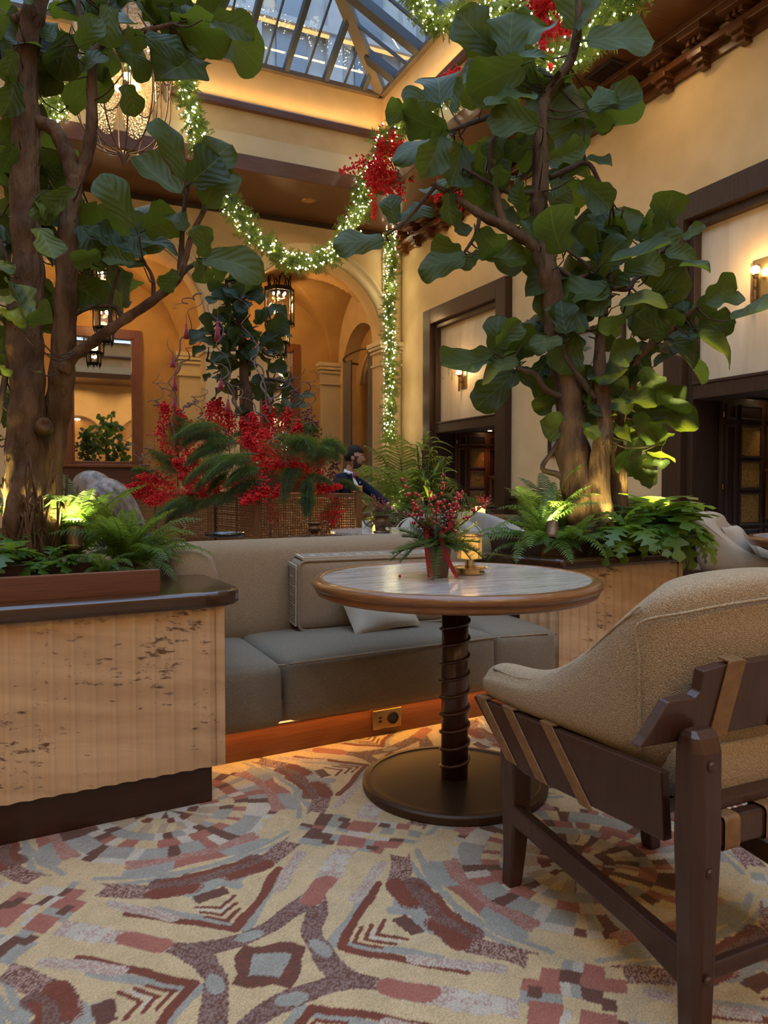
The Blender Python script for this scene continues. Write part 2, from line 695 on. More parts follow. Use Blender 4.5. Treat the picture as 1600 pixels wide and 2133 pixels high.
M['palm'] = leafmat('palm_green', (.016, .040, .009), (.028, .060, .012), (0, 0, 0), trans=.3, rough=.45, veins=False)
M['conifer'] = leafmat('conifer_green', (.030, .064, .046), (.050, .090, .062), (0, 0, 0), trans=.15, rough=.6, veins=False, spec=.3)
M['garland'] = leafmat('garland_green', (.022, .050, .014), (.034, .068, .018), (0, 0, 0), trans=.2, rough=.6, veins=False, spec=.3)
M['red'] = mat('red_flower', (.66, .016, .016), (.48, .010, .012), rough=.75, scale=30, spec=.3)
M['berry'] = mat('red_berry', (.40, .012, .016), (.30, .008, .012), rough=.22, scale=20, coat=.5)
M['darkred'] = mat('burgundy_bud', (.13, .014, .022), (.08, .008, .014), rough=.6, scale=60)
M['ribbon'] = mat('red_velvet', (.30, .006, .012), (.22, .004, .009), rough=.8, scale=40, sheen=.5)
M['twig'] = mat('willow_twig', (.16, .11, .08), (.10, .065, .045), rough=.8, scale=20)
M['fairy'] = emis('fairy_lamp', (1.0, .88, .60), 30)
M['bulb'] = emis('warm_bulb', (1.0, .70, .34), 26)
M['flame'] = emis('candle_flame', (1.0, .62, .24), 14)
M['strip'] = emis('led_strip', (1.0, .55, .18), 1.6)
M['spotlens'] = emis('spot_lens', (1.0, .90, .50), 30)
M['pane'] = glass('sky_glass', (.86, .93, 1.0), .04, .01)
M['clear'] = glass('clear_glass', (.96, .94, .88), .05, .02)
M['hammered'] = glass('hammered_glass', (.95, .88, .74), .08, .12, bump=.9, bscale=45, diff=.10)
M['amberglass'] = mat('amber_glass', (.30, .17, .045), (.20, .10, .025), rough=.18, scale=40, bump=.8, bscale=70)
M['mirror'] = mat('mirror_silver', (.86, .84, .80), None, rough=.015, metal=1)
M['facade'] = mat('facade_stone', (.30, .30, .28), (.25, .25, .24), rough=.9, scale=2)
M['facadedark'] = mat('facade_window', (.12, .14, .16), None, rough=.3)
M['white'] = mat('white_shirt', (.75, .76, .80), None, rough=.8)
M['navy'] = mat('navy_wool', (.009, .013, .032), (.007, .010, .025), rough=.9, scale=80, spec=.2)
M['blackcloth'] = mat('black_cloth', (.006, .006, .008), None, rough=.9)
M['skin'] = mat('skin', (.42, .225, .145), (.36, .185, .115), rough=.5, scale=12)
M['hair'] = mat('black_hair', (.010, .007, .006), (.016, .012, .010), rough=.7, scale=8, stretch=(30, 30, 2), spec=.15)
M['beard'] = mat('short_beard', (.055, .034, .026), (.035, .022, .017), rough=.8, scale=80)
M['greyhair'] = mat('grey_hair', (.30, .24, .18), (.11, .09, .075), rough=.45, scale=4, stretch=(9, 9, 1.5), detail=2, spec=.35)
M['trav'] = travertine('travertine', (.40, .26, .14), (.58, .41, .245), .582)
M['travv'] = travertine('travertine_panel', (.52, .40, .24), (.66, .54, .36), .66, sc=.45, vertical=True)
M['marble'] = mat('striped_marble', (.27, .245, .215), (.60, .56, .50), rough=.20, scale=5, stretch=(1.0, 16, 4), detail=7, dist=.5, coat=.3, lo=.34, hi=.62)
M['terra'] = mat('pot_clay', (.13, .085, .065), (.09, .06, .045), rough=.8, scale=20)
M['curtain'] = mat('taupe_curtain', (.22, .17, .11), (.18, .14, .09), rough=.95, scale=30, stretch=(1, 1, .1))
M['art'] = mat('art_print', (.30, .25, .17), (.17, .145, .11), rough=.7, scale=1.6, detail=3, lo=.45, hi=.55)
M['paper'] = mat('paper', (.75, .72, .64), None, rough=.8)
M['vent'] = mat('vent_metal', (.03, .014, .008), None, rough=.6)
M['cane'] = mat('cane', (.17, .085, .032), (.12, .058, .020), rough=.5, scale=60)
M['postwood'] = mat('post_wood', (.20, .095, .035), (.15, .068, .024), rough=.4, scale=8, stretch=(8, 8, 1))


# ================================================================== FLOOR: a tufted carpet, its pattern kept as colour of the pile
def carpet():
    def axis(lo, hi, a, b, step, coarse, mid):
        t = [lo]
        while t[-1] + coarse < a:
            t.append(t[-1] + coarse)
        t += list(np.arange(a, b, step))
        t.append(b)
        t += list(np.arange(b + .018, b + mid, .018))
        t.append(b + mid)
        while t[-1] + coarse < hi:
            t.append(t[-1] + coarse)
        t.append(hi)
        return np.array(sorted(set(np.round(t, 5))))
    xs = axis(XL, XR + 1.4, -0.25, 2.45, .0047, .25, 3.2)
    ys = axis(YN, YB + 3.2, 0.95, 3.05, .0047, .25, 2.0)
    X, Y = np.meshgrid(xs, ys, indexing='ij')
    n = X.size
    co = np.zeros((n, 3), np.float32)
    co[:, 0] = X.ravel()
    co[:, 1] = Y.ravel()
    # hand-drawn wobble
    rs = np.random.RandomState(3)
    wx = np.zeros(n)
    wy = np.zeros(n)
    for k in range(14):
        fx, fy, ph = rs.uniform(-46, 46), rs.uniform(-46, 46), rs.uniform(0, 6.28)
        s = np.sin(co[:, 0] * fx + co[:, 1] * fy + ph)
        wx += s * rs.uniform(-1, 1)
        wy += s * rs.uniform(-1, 1)
    ox, oy = 0.457, 1.577
    dx, dy = co[:, 0] - ox + wx * .0024, co[:, 1] - oy + wy * .0024
    th = R(-40.3)
    a = dx * math.cos(th) + dy * math.sin(th)
    b = -dx * math.sin(th) + dy * math.cos(th)
    P = 1.30
    ia, ib = np.round(a / P), np.round(b / P)
    a = a - ia * P
    b = b - ib * P
    fa, fb = np.abs(a), np.abs(b)
    CR, BR, RD = (.53, .405, .225), (.125, .056, .040), (.170, .050, .030)
    PK, BL, LT, PH = (.33, .125, .090), (.30, .295, .25), (.50, .445, .355), (.38, .25, .20)
    TN = (.40, .30, .19)
    col = np.empty((n, 3))
    col[:] = CR

    def loc(pts):
        out = []
        for (zx, zy) in pts:
            p = on_z(500 + zx / 2.6667, 1640 + zy / 2.6667, 0)
            ux, uy = p.x - ox, p.y - oy
            out.append((ux * math.cos(th) + uy * math.sin(th), -ux * math.sin(th) + uy * math.cos(th)))
        return out

    def sd(pts, pa, pb):
        d = np.full(n, 9.0)
        for (p, q) in zip(pts[:-1], pts[1:]):
            vx, vy = q[0] - p[0], q[1] - p[1]
            t = np.clip(((pa - p[0]) * vx + (pb - p[1]) * vy) / (vx * vx + vy * vy + 1e-9), 0, 1)
            d = np.minimum(d, np.hypot(pa - p[0] - vx * t, pb - p[1] - vy * t))
        return d

    def put(mask, c, mix=None):
        if mix is None:
            col[mask] = c
        else:
            k = (mix[mask])[:, None]
            col[mask] = np.array(c) * k + np.array(CR) * .0 + col[mask] * (1 - k)

    st = rs.rand(n)
    # heather: threads of two yarns drawn along one direction
    hv = .5 + .5 * np.sin((co[:, 0] * .8 + co[:, 1] * .6) * 620 + wx * 2) * .55 + (st - .5) * .9

    def stroke(pts, w, c, heather=None, photo=True, sym=True):
        q = loc(pts) if photo else pts
        d = sd(q, fa, fb)
        if sym:
            d = np.minimum(d, sd(q, fb, fa))
        m = d < w / 2
        if heather:
            hm = m & (hv < .5)
            col[m] = c
            col[hm] = heather
        else:
            col[m] = c

    def poly(pts, c, photo=True, sym=True):
        q = loc(pts) if photo else pts

        def inside(pa, pb):
            r = np.zeros(n, bool)
            for i in range(len(q)):
                (x1, y1), (x2, y2) = q[i - 1], q[i]
                cnd = (y1 > pb) != (y2 > pb)
                r ^= cnd & (pa < (x2 - x1) * (pb - y1) / (y2 - y1 + 1e-12) + x1)
            return r
        m = inside(fa, fb)
        if sym:
            m |= inside(fb, fa)
        col[m] = c
    # outer medallion of each quarter (towards the tile corner)
    dc = np.hypot(fa - P / 2, fb - P / 2)
    an = np.arctan2(fb - P / 2, fa - P / 2)
    rings = [(0, .07, LT), (.07, .105, RD), (.105, .17, TN), (.17, .215, BL), (.215, .262, PK), (.262, .33, BL), (.33, .36, LT)]
    for k, (r0, r1, c) in enumerate(rings):
        m = (dc >= r0) & (dc < r1)
        col[m] = c
        sec = np.floor((an + k * .7) * (3.2 + k * 1.1))
        h = np.abs(np.sin(sec * 12.9898 + k * 78.2 + ia * 3.1 + ib * 5.3)) * 43758.5453 % 1
        for (lo, hi, c2) in ((0, .2, BR), (.2, .36, CR), (.36, .48, LT), (.48, .58, PK)):
            col[m & (h >= lo) & (h < hi)] = c2
    poly([(1130, 450), (1200, 560), (1330, 720), (1440, 800), (1600, 850), (1600, 790), (1400, 680), (1250, 560), (1160, 430)], BL)
    poly([(1210, 600), (1330, 600), (1390, 650), (1330, 710)], PK)
    stroke([(1000, 350), (1030, 460), (1100, 570), (1300, 760), (1480, 870), (1600, 930)], .018, BL)
    stroke([(1180, 410), (1250, 530), (1400, 650), (1600, 780)], .030, PK, PH)
    # petals
    stroke([(860, 680), (1000, 700), (1060, 790)], .040, BL)
    stroke([(900, 380), (885, 560), (950, 640)], .062, BR, PH)
    stroke([(870, 540), (950, 630)], .055, RD)
    stroke([(1045, 610), (1090, 690), (1190, 760), (1310, 815)], .050, BR, (.20, .12, .10))
    stroke([(1090, 620), (1200, 730), (1300, 800)], .018, RD)
    poly([(850, 740), (920, 710), (1010, 800), (930, 830)], BR, sym=False)
    stroke([(720, 560), (650, 680), (515, 870)], .026, BL)
    stroke([(815, 740), (775, 815), (915, 850)], .011, RD, sym=False)
    stroke([(745, 765), (705, 840), (850, 870)], .011, RD, sym=False)
    stroke([(682, 780), (640, 858), (790, 885)], .011, RD, sym=False)
    stroke([(760, 790), (738, 828), (880, 860)], .008, LT, sym=False)
    stroke([(772, 535), (665, 690), (560, 888), (900, 955), (1260, 1020)], .024, RD, sym=False)
    stroke([(780, 430), (640, 620)], .034, PH, LT)
    # the arms and the band round the centre
    stroke([(430, 560), (415, 680), (410, 800), (450, 920), (530, 1010), (640, 1075), (800, 1125), (950, 1180)], .054, BR, (.24, .16, .14), sym=False)
    stroke([(0.0, .27), (0.0, .55)], .058, PH, LT, photo=False)
    stroke([(0.0, .27), (0.0, .36)], .056, PK, None, photo=False)
    for (u, v) in ((.018, .43), (-.02, .47), (.012, .50)):
        put(np.hypot(np.minimum(fa, fb) - abs(u), np.maximum(fa, fb) - v) < .016, LT)
    # centre diamond
    rr = np.abs(a) ** 1.3 + np.abs(b) ** 1.3
    r8 = np.maximum(np.abs(a * .98 + b * .17), np.abs(b * .98 - a * .17))
    ang = np.arctan2(b, a)
    put(r8 < .072 + .008 * np.cos(4 * ang + .4), BR)
    put((r8 < .082) & (r8 > .04) & (hv > .66) & (np.all(np.isclose(col, BR), axis=1)), RD)
    put(r8 < .039, BL)
    put((np.hypot((fa + fb) / 1.414 - .125, (fa - fb) / 1.414 * .55) < .020), BL)
    # squares where two tiles meet
    cell = .043
    for (pa, pb) in ((a, b), (b, a)):
        u = pa
        v = np.abs(pb) - P / 2
        iu, iv = np.round(u / cell), np.round(v / cell)
        m = (np.abs(iu) <= 4) & (np.abs(v) < .105) & (np.abs(pa) < .19)
        h = (np.abs(np.sin(iu * 12.9898 + iv * 78.233 + ia * 1.7 + ib * 2.9)) * 43758.5453) % 1
        col[m] = CR
        for (lo, hi, c2) in ((0, .24, LT), (.24, .42, BL), (.42, .60, BR), (.60, .72, PK)):
            col[m & (h >= lo) & (h < hi)] = c2
        put((np.abs(u) < .036) & (np.abs(v + .052) < .034), PK)
        put((np.abs(u) > .045) & (np.abs(u) < .085) & (np.abs(v + .075) < .014), BR)
    far = (co[:, 0] < -.26) | (co[:, 0] > 2.76) | (co[:, 1] < .94) | (co[:, 1] > 3.06)
    # pile: yarns vary from tuft to tuft
    col *= (1 + (st - .5) * .22 + .05 * np.sin(wx * 1.3))[:, None]
    col = np.clip(col, 0, 1)
    nx, ny = len(xs), len(ys)
    i, j = np.meshgrid(np.arange(nx - 1), np.arange(ny - 1), indexing='ij')
    k = (i * ny + j).ravel()
    q = np.stack([k, k + ny, k + ny + 1, k + 1], 1).astype(np.int32)
    me = bpy.data.meshes.new('floor')
    me.vertices.add(n)
    me.vertices.foreach_set('co', co.ravel())
    me.loops.add(q.size)
    me.loops.foreach_set('vertex_index', q.ravel())
    me.polygons.add(len(q))
    me.polygons.foreach_set('loop_start', np.arange(0, q.size, 4, dtype=np.int32))
    me.update(calc_edges=True)
    at_ = me.color_attributes.new('pile', 'FLOAT_COLOR', 'POINT')
    c4 = np.ones((n, 4), np.float32)
    c4[:, :3] = col
    at_.data.foreach_set('color', c4.ravel())
    m = bpy.data.materials.new('carpet')
    m.use_nodes = True
    nt = m.node_tree
    N, L = nt.nodes, nt.links
    bs = N['Principled BSDF']
    bs.inputs['Roughness'].default_value = 1
    bs.inputs['Specular IOR Level'].default_value = .1
    bs.inputs['Sheen Weight'].default_value = .15
    ca = N.new('ShaderNodeVertexColor')
    ca.layer_name = 'pile'
    tc = N.new('ShaderNodeTexCoord')
    nz = N.new('ShaderNodeTexNoise')
    nz.inputs['Scale'].default_value = 260
    nz.inputs['Detail'].default_value = 2
    L.new(tc.outputs['Object'], nz.inputs['Vector'])
    rp = N.new('ShaderNodeValToRGB')
    rp.color_ramp.elements[0].position = .3
    rp.color_ramp.elements[0].color = (.72, .72, .72, 1)
    rp.color_ramp.elements[1].position = .7
    rp.color_ramp.elements[1].color = (1.12, 1.12, 1.12, 1)
    L.new(nz.outputs['Fac'], rp.inputs[0])
    mx = N.new('ShaderNodeMix')
    mx.data_type = 'RGBA'
    mx.blend_type = 'MULTIPLY'
    mx.inputs['Factor'].default_value = 1
    L.new(ca.outputs[0], mx.inputs['A'])
    L.new(rp.outputs[0], mx.inputs['B'])
    L.new(mx.outputs['Result'], bs.inputs['Base Color'])
    bp = N.new('ShaderNodeBump')
    bp.inputs['Strength'].default_value = .7
    bp.inputs['Distance'].default_value = .004
    L.new(nz.outputs['Fac'], bp.inputs['Height'])
    L.new(bp.outputs[0], bs.inputs['Normal'])
    me.materials.append(m)
    o = link('floor', me)
    o['kind'] = 'structure'


carpet()

# ================================================================== BACK ARCADE
ZSP, RA = 3.87, 1.40          # springing height and radius of the arches
BAYS = [-2.03, 1.37, 4.77]    # bay centres
HALF = 1.70
YB2 = 16.3                    # wall behind the bays


def arch_wall(name, x0, x1, y0, y1, ztop, bays, ra, zsp, m, zbot=0):
    # wall between y0 (front) and y1 pierced by round arches
    mb = MB()
    edges = [x0] + [e for c in bays for e in (c - ra, c + ra)] + [x1]
    for i in range(0, len(edges), 2):
        if edges[i + 1] - edges[i] > .02:
            mb.b2((edges[i], y0, zbot), (edges[i + 1], y1, zsp))
            mb.b2((edges[i], y0, zsp), (edges[i + 1], y1, ztop))
    K = 28
    for c in bays:
        pts = [(c - ra * math.cos(PI * k / K), zsp + ra * math.sin(PI * k / K)) for k in range(K + 1)]
        vs = [(p[0], y, p[1]) for y in (y0, y1) for p in pts] + [(p[0], y, ztop) for y in (y0, y1) for p in pts]
        n = K + 1
        fs = []
        for k in range(K):
            fs.append((k, k + 1, 2 * n + k + 1, 2 * n + k))
            fs.append((n + k + 1, n + k, 3 * n + k, 3 * n + k + 1))
            fs.append((k + 1, k, n + k, n + k + 1))
        mb.add(vs, fs)
    o = mb.build(name, m, fix=False)
    o['kind'] = 'structure'
    return o


wb = arch_wall('wall_back', XL, XR + .6, YB, YB + .42, ZC + .1, BAYS, RA, ZSP, M['plaster'])
# archivolts, imposts and pilaster caps
for c in BAYS:
    mb = MB()
    K = 32
    prof = [(.02, -.012), (.02, -.05), (.10, -.06), (.12, -.04), (.20, -.04), (.22, -.07), (.27, -.07), (.29, -.012)]
    vs, fs = [], []
    for k in range(K + 1):
        a = PI * k / K
        for (r, y) in prof:
            vs.append((c - (RA + r) * math.cos(a), YB + y, ZSP + (RA + r) * math.sin(a)))
    m_ = len(prof)
    for k in range(K):
        for j in range(m_ - 1):
            fs.append((k * m_ + j, k * m_ + j + 1, (k + 1) * m_ + j + 1, (k + 1) * m_ + j))
    mb.add(vs, fs)
    mb.build('archivolt', M['trimcream'], wb, smooth=True, fix=True)
for c in [BAYS[0] - HALF, BAYS[0] + HALF, BAYS[1] + HALF, BAYS[2] + HALF]:
    mb = MB()
    for (z, h, o) in ((3.87, .09, .09), (3.78, .06, .06), (3.70, .05, .035), (3.45, .05, .03)):
        mb.box((c, YB + .2, z - h / 2), (.6 + 2 * o, .46 + 2 * o, h))
    mb.build('impost', M['trimcream'], wb, bevel=.012)
# vault over the bays
mb = MB()
for c in BAYS:
    yc, ry = (YB + .42 + YB2) / 2, (YB2 - YB - .42) / 2

    def vz(u, v, c=c):
        x = (u * 2 - 1) * HALF
        y = (v * 2 - 1) * ry
        za = RA + .05 if abs(x) < 1e-6 else 0
        za = math.sqrt(max(0, (RA + .08) ** 2 - min(abs(x), RA + .08) ** 2))
        zb = math.sqrt(max(0, ry ** 2 - y * y)) / ry * (RA + .08)
        return (c + x, yc + y, ZSP + max(za, zb))
    mb.grid(vz, 40, 32)
o = mb.build('ceiling_vault', M['plaster_ochre'], smooth=False)
o['kind'] = 'structure'
o = MB().b2((XL, YB2, 0), (XR + .6, YB2 + .15, ZC)).build('wall_arcade', M['plaster_ochre'])
o['kind'] = 'structure'
wa = o
for c in [BAYS[0] - HALF, BAYS[0] + HALF, BAYS[1] + HALF, BAYS[2] + HALF - .22]:
    mb = MB()
    mb.box((c, YB2 - .06, 1.9), (.5, .12, 3.8))
    for (z, h, o_) in ((3.87, .09, .09), (3.78, .07, .06), (3.69, .06, .03), (3.42, .05, .03)):
        mb.box((c, YB2 - .07, z - h / 2), (.5 + 2 * o_, .16 + 2 * o_, h))
    mb.build('pilaster', M['trimcream'], wa, bevel=.012)
# end wall of the last bay with an arched recess
ew = struct('wall_bay_end', (0, 0, 0))
XE = 6.46
mb = MB()
K = 24
yc, r_ = 15.02, 1.02
pts = [(yc - r_ * math.cos(PI * k / K), 3.55 + r_ * math.sin(PI * k / K)) for k in range(K + 1)]
n = K + 1
vs = [(XE, p[0], p[1]) for p in pts] + [(XE, p[0], ZC) for p in pts] + [(XE + .35, p[0], p[1]) for p in pts]
fs = []
for k in range(K):
    fs += [(k, k + 1, n + k + 1, n + k), (k + 1, k, 2 * n + k, 2 * n + k + 1)]
mb.add(vs, fs)
mb.b2((XE, YB + .42, 0), (XE + .35, yc - r_, ZC))
mb.b2((XE, yc + r_, 0), (XE + .35, YB2, ZC))
mb.build('arch_face', M['plaster'], ew)
MB().b2((XE + .35, YB + .42, 0), (XE + .45, YB2, ZC)).build('niche_back', M['plaster_ochre'], ew)
mb = MB()
for rr in (.72, .50):
    mb.tube([(XE + .33, yc - rr * math.cos(PI * k / K), 3.35 + rr * math.sin(PI * k / K)) for k in range(K + 1)], .035, 6)
mb.build('niche_moulding', M['trimcream'], ew, smooth=True)
# corner pilaster of the right wall
mb = MB()
for (x0, x1, d) in ((6.18, 6.58, .05), (6.23, 6.53, .09), (6.30, 6.46, .115)):
    mb.b2((x0, YB - d, 0), (x1, YB, ZC))
o = mb.build('trim_1', M['trimcream'], bevel=.01)
o['kind'] = 'structure'

# ================================================================== CEILING: soffits, fascia, curb, cornice
o = MB().b2((XL, WY1, ZC), (XR + .6, YB + .45, ZC + .12)).b2((WX1, WY0, ZC), (XR + .8, WY1, ZC + .12)).b2((XL, WY0, ZC), (WX0, WY1, ZC + .12)).b2((XL, YN, ZC), (XR + .8, WY0, ZC + .12)).build('ceiling', M['ceilwood'])
o['kind'] = 'structure'
ceil = o


def ring(name, off, z0, z1, m, parent=None, bevel=0.0, th=.1):
    # a band running round the well of the skylight; off > 0 stands out into the well
    mb = MB()
    a, b, c, d = WX0 + off, WX1 - off, WY0 + off, WY1 - off
    mb.b2((a - th, d, z0), (b + th, d + th, z1)).b2((a - th, c - th, z0), (b + th, c, z1))
    mb.b2((a - th, c, z0), (a, d, z1)).b2((b, c, z0), (b + th, d, z1))
    o = mb.build(name, m, parent, bevel=bevel)
    if parent is None:
        o['kind'] = 'structure'
    return o


ring('trim_2', .03, ZC - .01, 6.19, M['ceilwood'], bevel=.008)
ring('trim_3', .0, 6.19, 6.50, M['trimcream'], th=.1)
ring('trim_4', -.035, 6.50, 7.0, M['plaster'], th=.1)
ring('trim_5', -.02, 7.0, ZS, M['plaster'], th=.1)
ring('trim_6', .045, 6.86, 6.98, M['redwood'], bevel=.02, th=.08)
mb = MB()
mb.b2((WX0, YB - .03, 5.86), (XR, YB + .02, ZC))
o = mb.build('trim_7', M['darkwood'], bevel=.008)
o['kind'] = 'structure'
# ventilation grille in the right soffit
vg = thing('ceiling_vent', 'dark slatted square ventilation grille set in the wooden soffit', 'vent', (6.225, 7.03, ZC))
MB().b2((-.17, -.24, -.025), (.17, -.21, 0)).b2((-.17, .21, -.025), (.17, .24, 0)).b2((-.17, -.21, -.025), (-.14, .21, 0)).b2((.14, -.21, -.025), (.17, .21, 0)).build('frame', M['vent'], vg)
for k in range(14):
    MB().box((0, -.19 + k * .029, -.012), (.28, .010, .016)).build('slat', M['vent'], vg)
for (x, y) in ((2.0, 12.35), (4.35, 12.35)):
    MB().lathe([(.001, -.004), (.10, -.004), (.12, 0)], 20, (x, y, ZC)).build('downlight_ring', M['brass'], ceil)

# ================================================================== SKYLIGHT
sk = struct('window_1')
slope = .47
gauge = math.atan(slope)


def rafter(p, q, w, h, m, name, up=Vector((0, 0, 1))):
    p, q = Vector(p), Vector(q)
    t = (q - p)
    L_ = t.length
    t.normalize()
    x = t.cross(up).normalized()
    z = x.cross(t)
    Mx = Matrix((( *x, 0), ( *t, 0), ( *z, 0), (0, 0, 0, 1))).transposed()
    Mx.translation = p
    return MB().b2((-w / 2, 0, -h / 2), (w / 2, L_, h / 2)).mesh(name, m).copy(), Mx


def add_rafter(p, q, w, h, m, name):
    me, Mx = rafter(p, q, w, h, m, name)
    o = link(name, me, sk)
    o.matrix_local = Mx
    return o


XM, HW = (WX0 + WX1) / 2, (WX1 - WX0) / 2
ZRG = ZS + .06 + slope * HW
zc = ZS + .06


def skz(t):
    return zc + slope * t


# back hip slope: rafters run up from y = WY1; right and left slopes run from x = WX1, WX0
step = .665
k = 0
x = WX1 - .36
while x > WX0 + .2:
    t = min(WX1 - x, x - WX0)
    add_rafter((x, WY1, zc), (x, WY1 - t, skz(t)), .075, .13, M['steel'], 'rafter')
    xm = x - step / 2
    tm = min(WX1 - xm, xm - WX0)
    if tm > .2:
        add_rafter((xm, WY1, zc), (xm, WY1 - tm, skz(tm)), .022, .05, M['steel'], 'glazing_bar')
    x -= step
y = WY1 - .55
while y > WY0 + .3:
    t = min(WY1 - y, y - WY0, HW)
    for sx in (1, -1):
        xe = WX1 if sx > 0 else WX0
        if sx > 0 or y < 9:
            add_rafter((xe, y, zc), (xe - sx * t, y, skz(t)), .16 if sx > 0 else .09, .15, M['steel'], 'rafter')
            ym = y - .42
            tm = min(WY1 - ym, ym - WY0, HW)
            add_rafter((xe, ym, zc), (xe - sx * tm, ym, skz(tm)), .03, .05, M['steel'], 'glazing_bar')
    y -= .84
for (xe, sx) in ((WX1, 1), (WX0, -1)):
    for (ye, sy) in ((WY1, 1), (WY0, -1)):
        add_rafter((xe, ye, zc), (xe - sx * HW, ye - sy * HW, skz(HW)), .17, .15, M['steelwarm'], 'hip_rafter')
add_rafter((XM, WY0 + HW, ZRG), (XM, WY1 - HW, ZRG), .2, .16, M['steel'], 'ridge')
for (p, q) in (((WX0, WY1), (WX1, WY1)), ((WX1, WY0), (WX1, WY1)), ((WX0, WY0), (WX0, WY1)), ((WX0, WY0), (WX1, WY0))):
    add_rafter((*p, ZS + .03), (*q, ZS + .03), .14, .07, M['steelwarm'], 'curb')
# panes, one sheet per field between two rafters
x = WX1
xs_ = [WX1]
q = WX1 - .36
while q > WX0 + .2:
    xs_.append(q)
    q -= step
xs_.append(WX0)
for a, b in zip(xs_[:-1], xs_[1:]):
    ta, tb = min(WX1 - a, a - WX0), min(WX1 - b, b - WX0)
    lift = .05
    poly = [(a, WY1, zc + lift), (b, WY1, zc + lift)]
    if tb > .01:
        poly.append((b, WY1 - tb, skz(tb) + lift))
    if a > XM > b:
        poly.append((XM, WY1 - HW, skz(HW) + lift))
    if ta > .01:
        poly.append((a, WY1 - ta, skz(ta) + lift))
    mb = MB()
    mb.add(poly, [tuple(range(len(poly)))])
    mb.build('pane', M['pane'], sk)
for (xe, sx) in ((WX1, 1), (WX0, -1)):
    ys_ = [WY1]
    y = WY1 - .55
    while y > WY0 + .3:
        ys_.append(y)
        y -= .84
    ys_.append(WY0)
    for a, b in zip(ys_[:-1], ys_[1:]):
        ta, tb = min(WY1 - a, a - WY0, HW), min(WY1 - b, b - WY0, HW)
        poly = [(xe, a, zc + .05), (xe, b, zc + .05)]
        if tb > .01:
            poly.append((xe - sx * tb, b, skz(tb) + .05))
        for e in (WY1 - HW, WY0 + HW):
            if a > e > b:
                poly.append((xe - sx * HW, e, skz(HW) + .05))
        if ta > .01:
            poly.append((xe - sx * ta, a, skz(ta) + .05))
        mb = MB()
        mb.add(poly, [tuple(range(len(poly)))])
        mb.build('pane', M['pane'], sk)
poly = [(WX0, WY0, zc + .05), (WX1, WY0, zc + .05), (WX1 - HW, WY0 + HW, skz(HW) + .05)]
mb = MB()
mb.add(poly, [(0, 1, 2)])
mb.build('pane', M['pane'], sk)
# courtyard walls seen through the glass
fa = struct('wall_courtyard')
MB().b2((-9, 15.2, 7.0), (12, 15.5, 17)).build('stone_face', M['facade'], fa)
MB().b2((9.5, -6, 7.0), (9.8, 15.2, 17)).build('stone_face', M['facade'], fa)
for k in range(9):
    x = -4.6 + k * 1.75
    MB().b2((x - .16, 15.0, 7.2), (x + .16, 15.2, 17)).build('pilaster', M['facade'], fa)
    MB().b2((x + .50, 15.12, 7.6), (x + 1.15, 15.25, 15.5)).build('window_bay', M['facadedark'], fa)
MB().b2((-9, 14.92, 10.5), (12, 15.2, 10.62)).build('cornice', M['facade'], fa)
for k in range(7):
    MB().b2((-6 + k * 2.0, 14.96, 10.42), (-4.25 + k * 2.0, 15.02, 10.47)).build('light_strip', M['strip'], fa)
for k in range(8):
    y = 13.0 - k * 1.75
    MB().b2((9.3, y - .16, 7.2), (9.5, y + .16, 17)).build('pilaster', M['facade'], fa)
    MB().b2((9.42, y - 1.15, 7.6), (9.55, y - .5, 15.5)).build('window_bay', M['facadedark'], fa)

# ================================================================== RIGHT WALL with two deep doorways
DOORS = [(9.52, 12.15), (3.72, 6.38)]   # y ranges of the timber surrounds
FZ = 4.22                               # top of the surrounds
FW = .27
mb = MB()
ys_ = [YN] + sorted([v for d in DOORS for v in d]) + [YB]
for i in range(0, len(ys_), 2):
    mb.b2((XR, ys_[i], 0), (XR + .25, ys_[i + 1], ZC))
for (a, b) in DOORS:
    mb.b2((XR, a, FZ), (XR + .25, b, ZC))
o = mb.build('wall_right', M['plaster'])
o['kind'] = 'structure'
mb = MB()
for i in range(0, len(ys_), 2):
    mb.b2((XR - .025, ys_[i], 0), (XR, ys_[i + 1], .86))
    mb.b2((XR - .05, ys_[i], .86), (XR, ys_[i + 1], .91))
    mb.b2((XR - .045, ys_[i], 0), (XR, ys_[i + 1], .14))
o = mb.build('baseboard_right', M['darkwood'], bevel=.006)
o['kind'] = 'structure'
ZLB, ZLT = 2.00, 2.19   # lintel under the stone panel


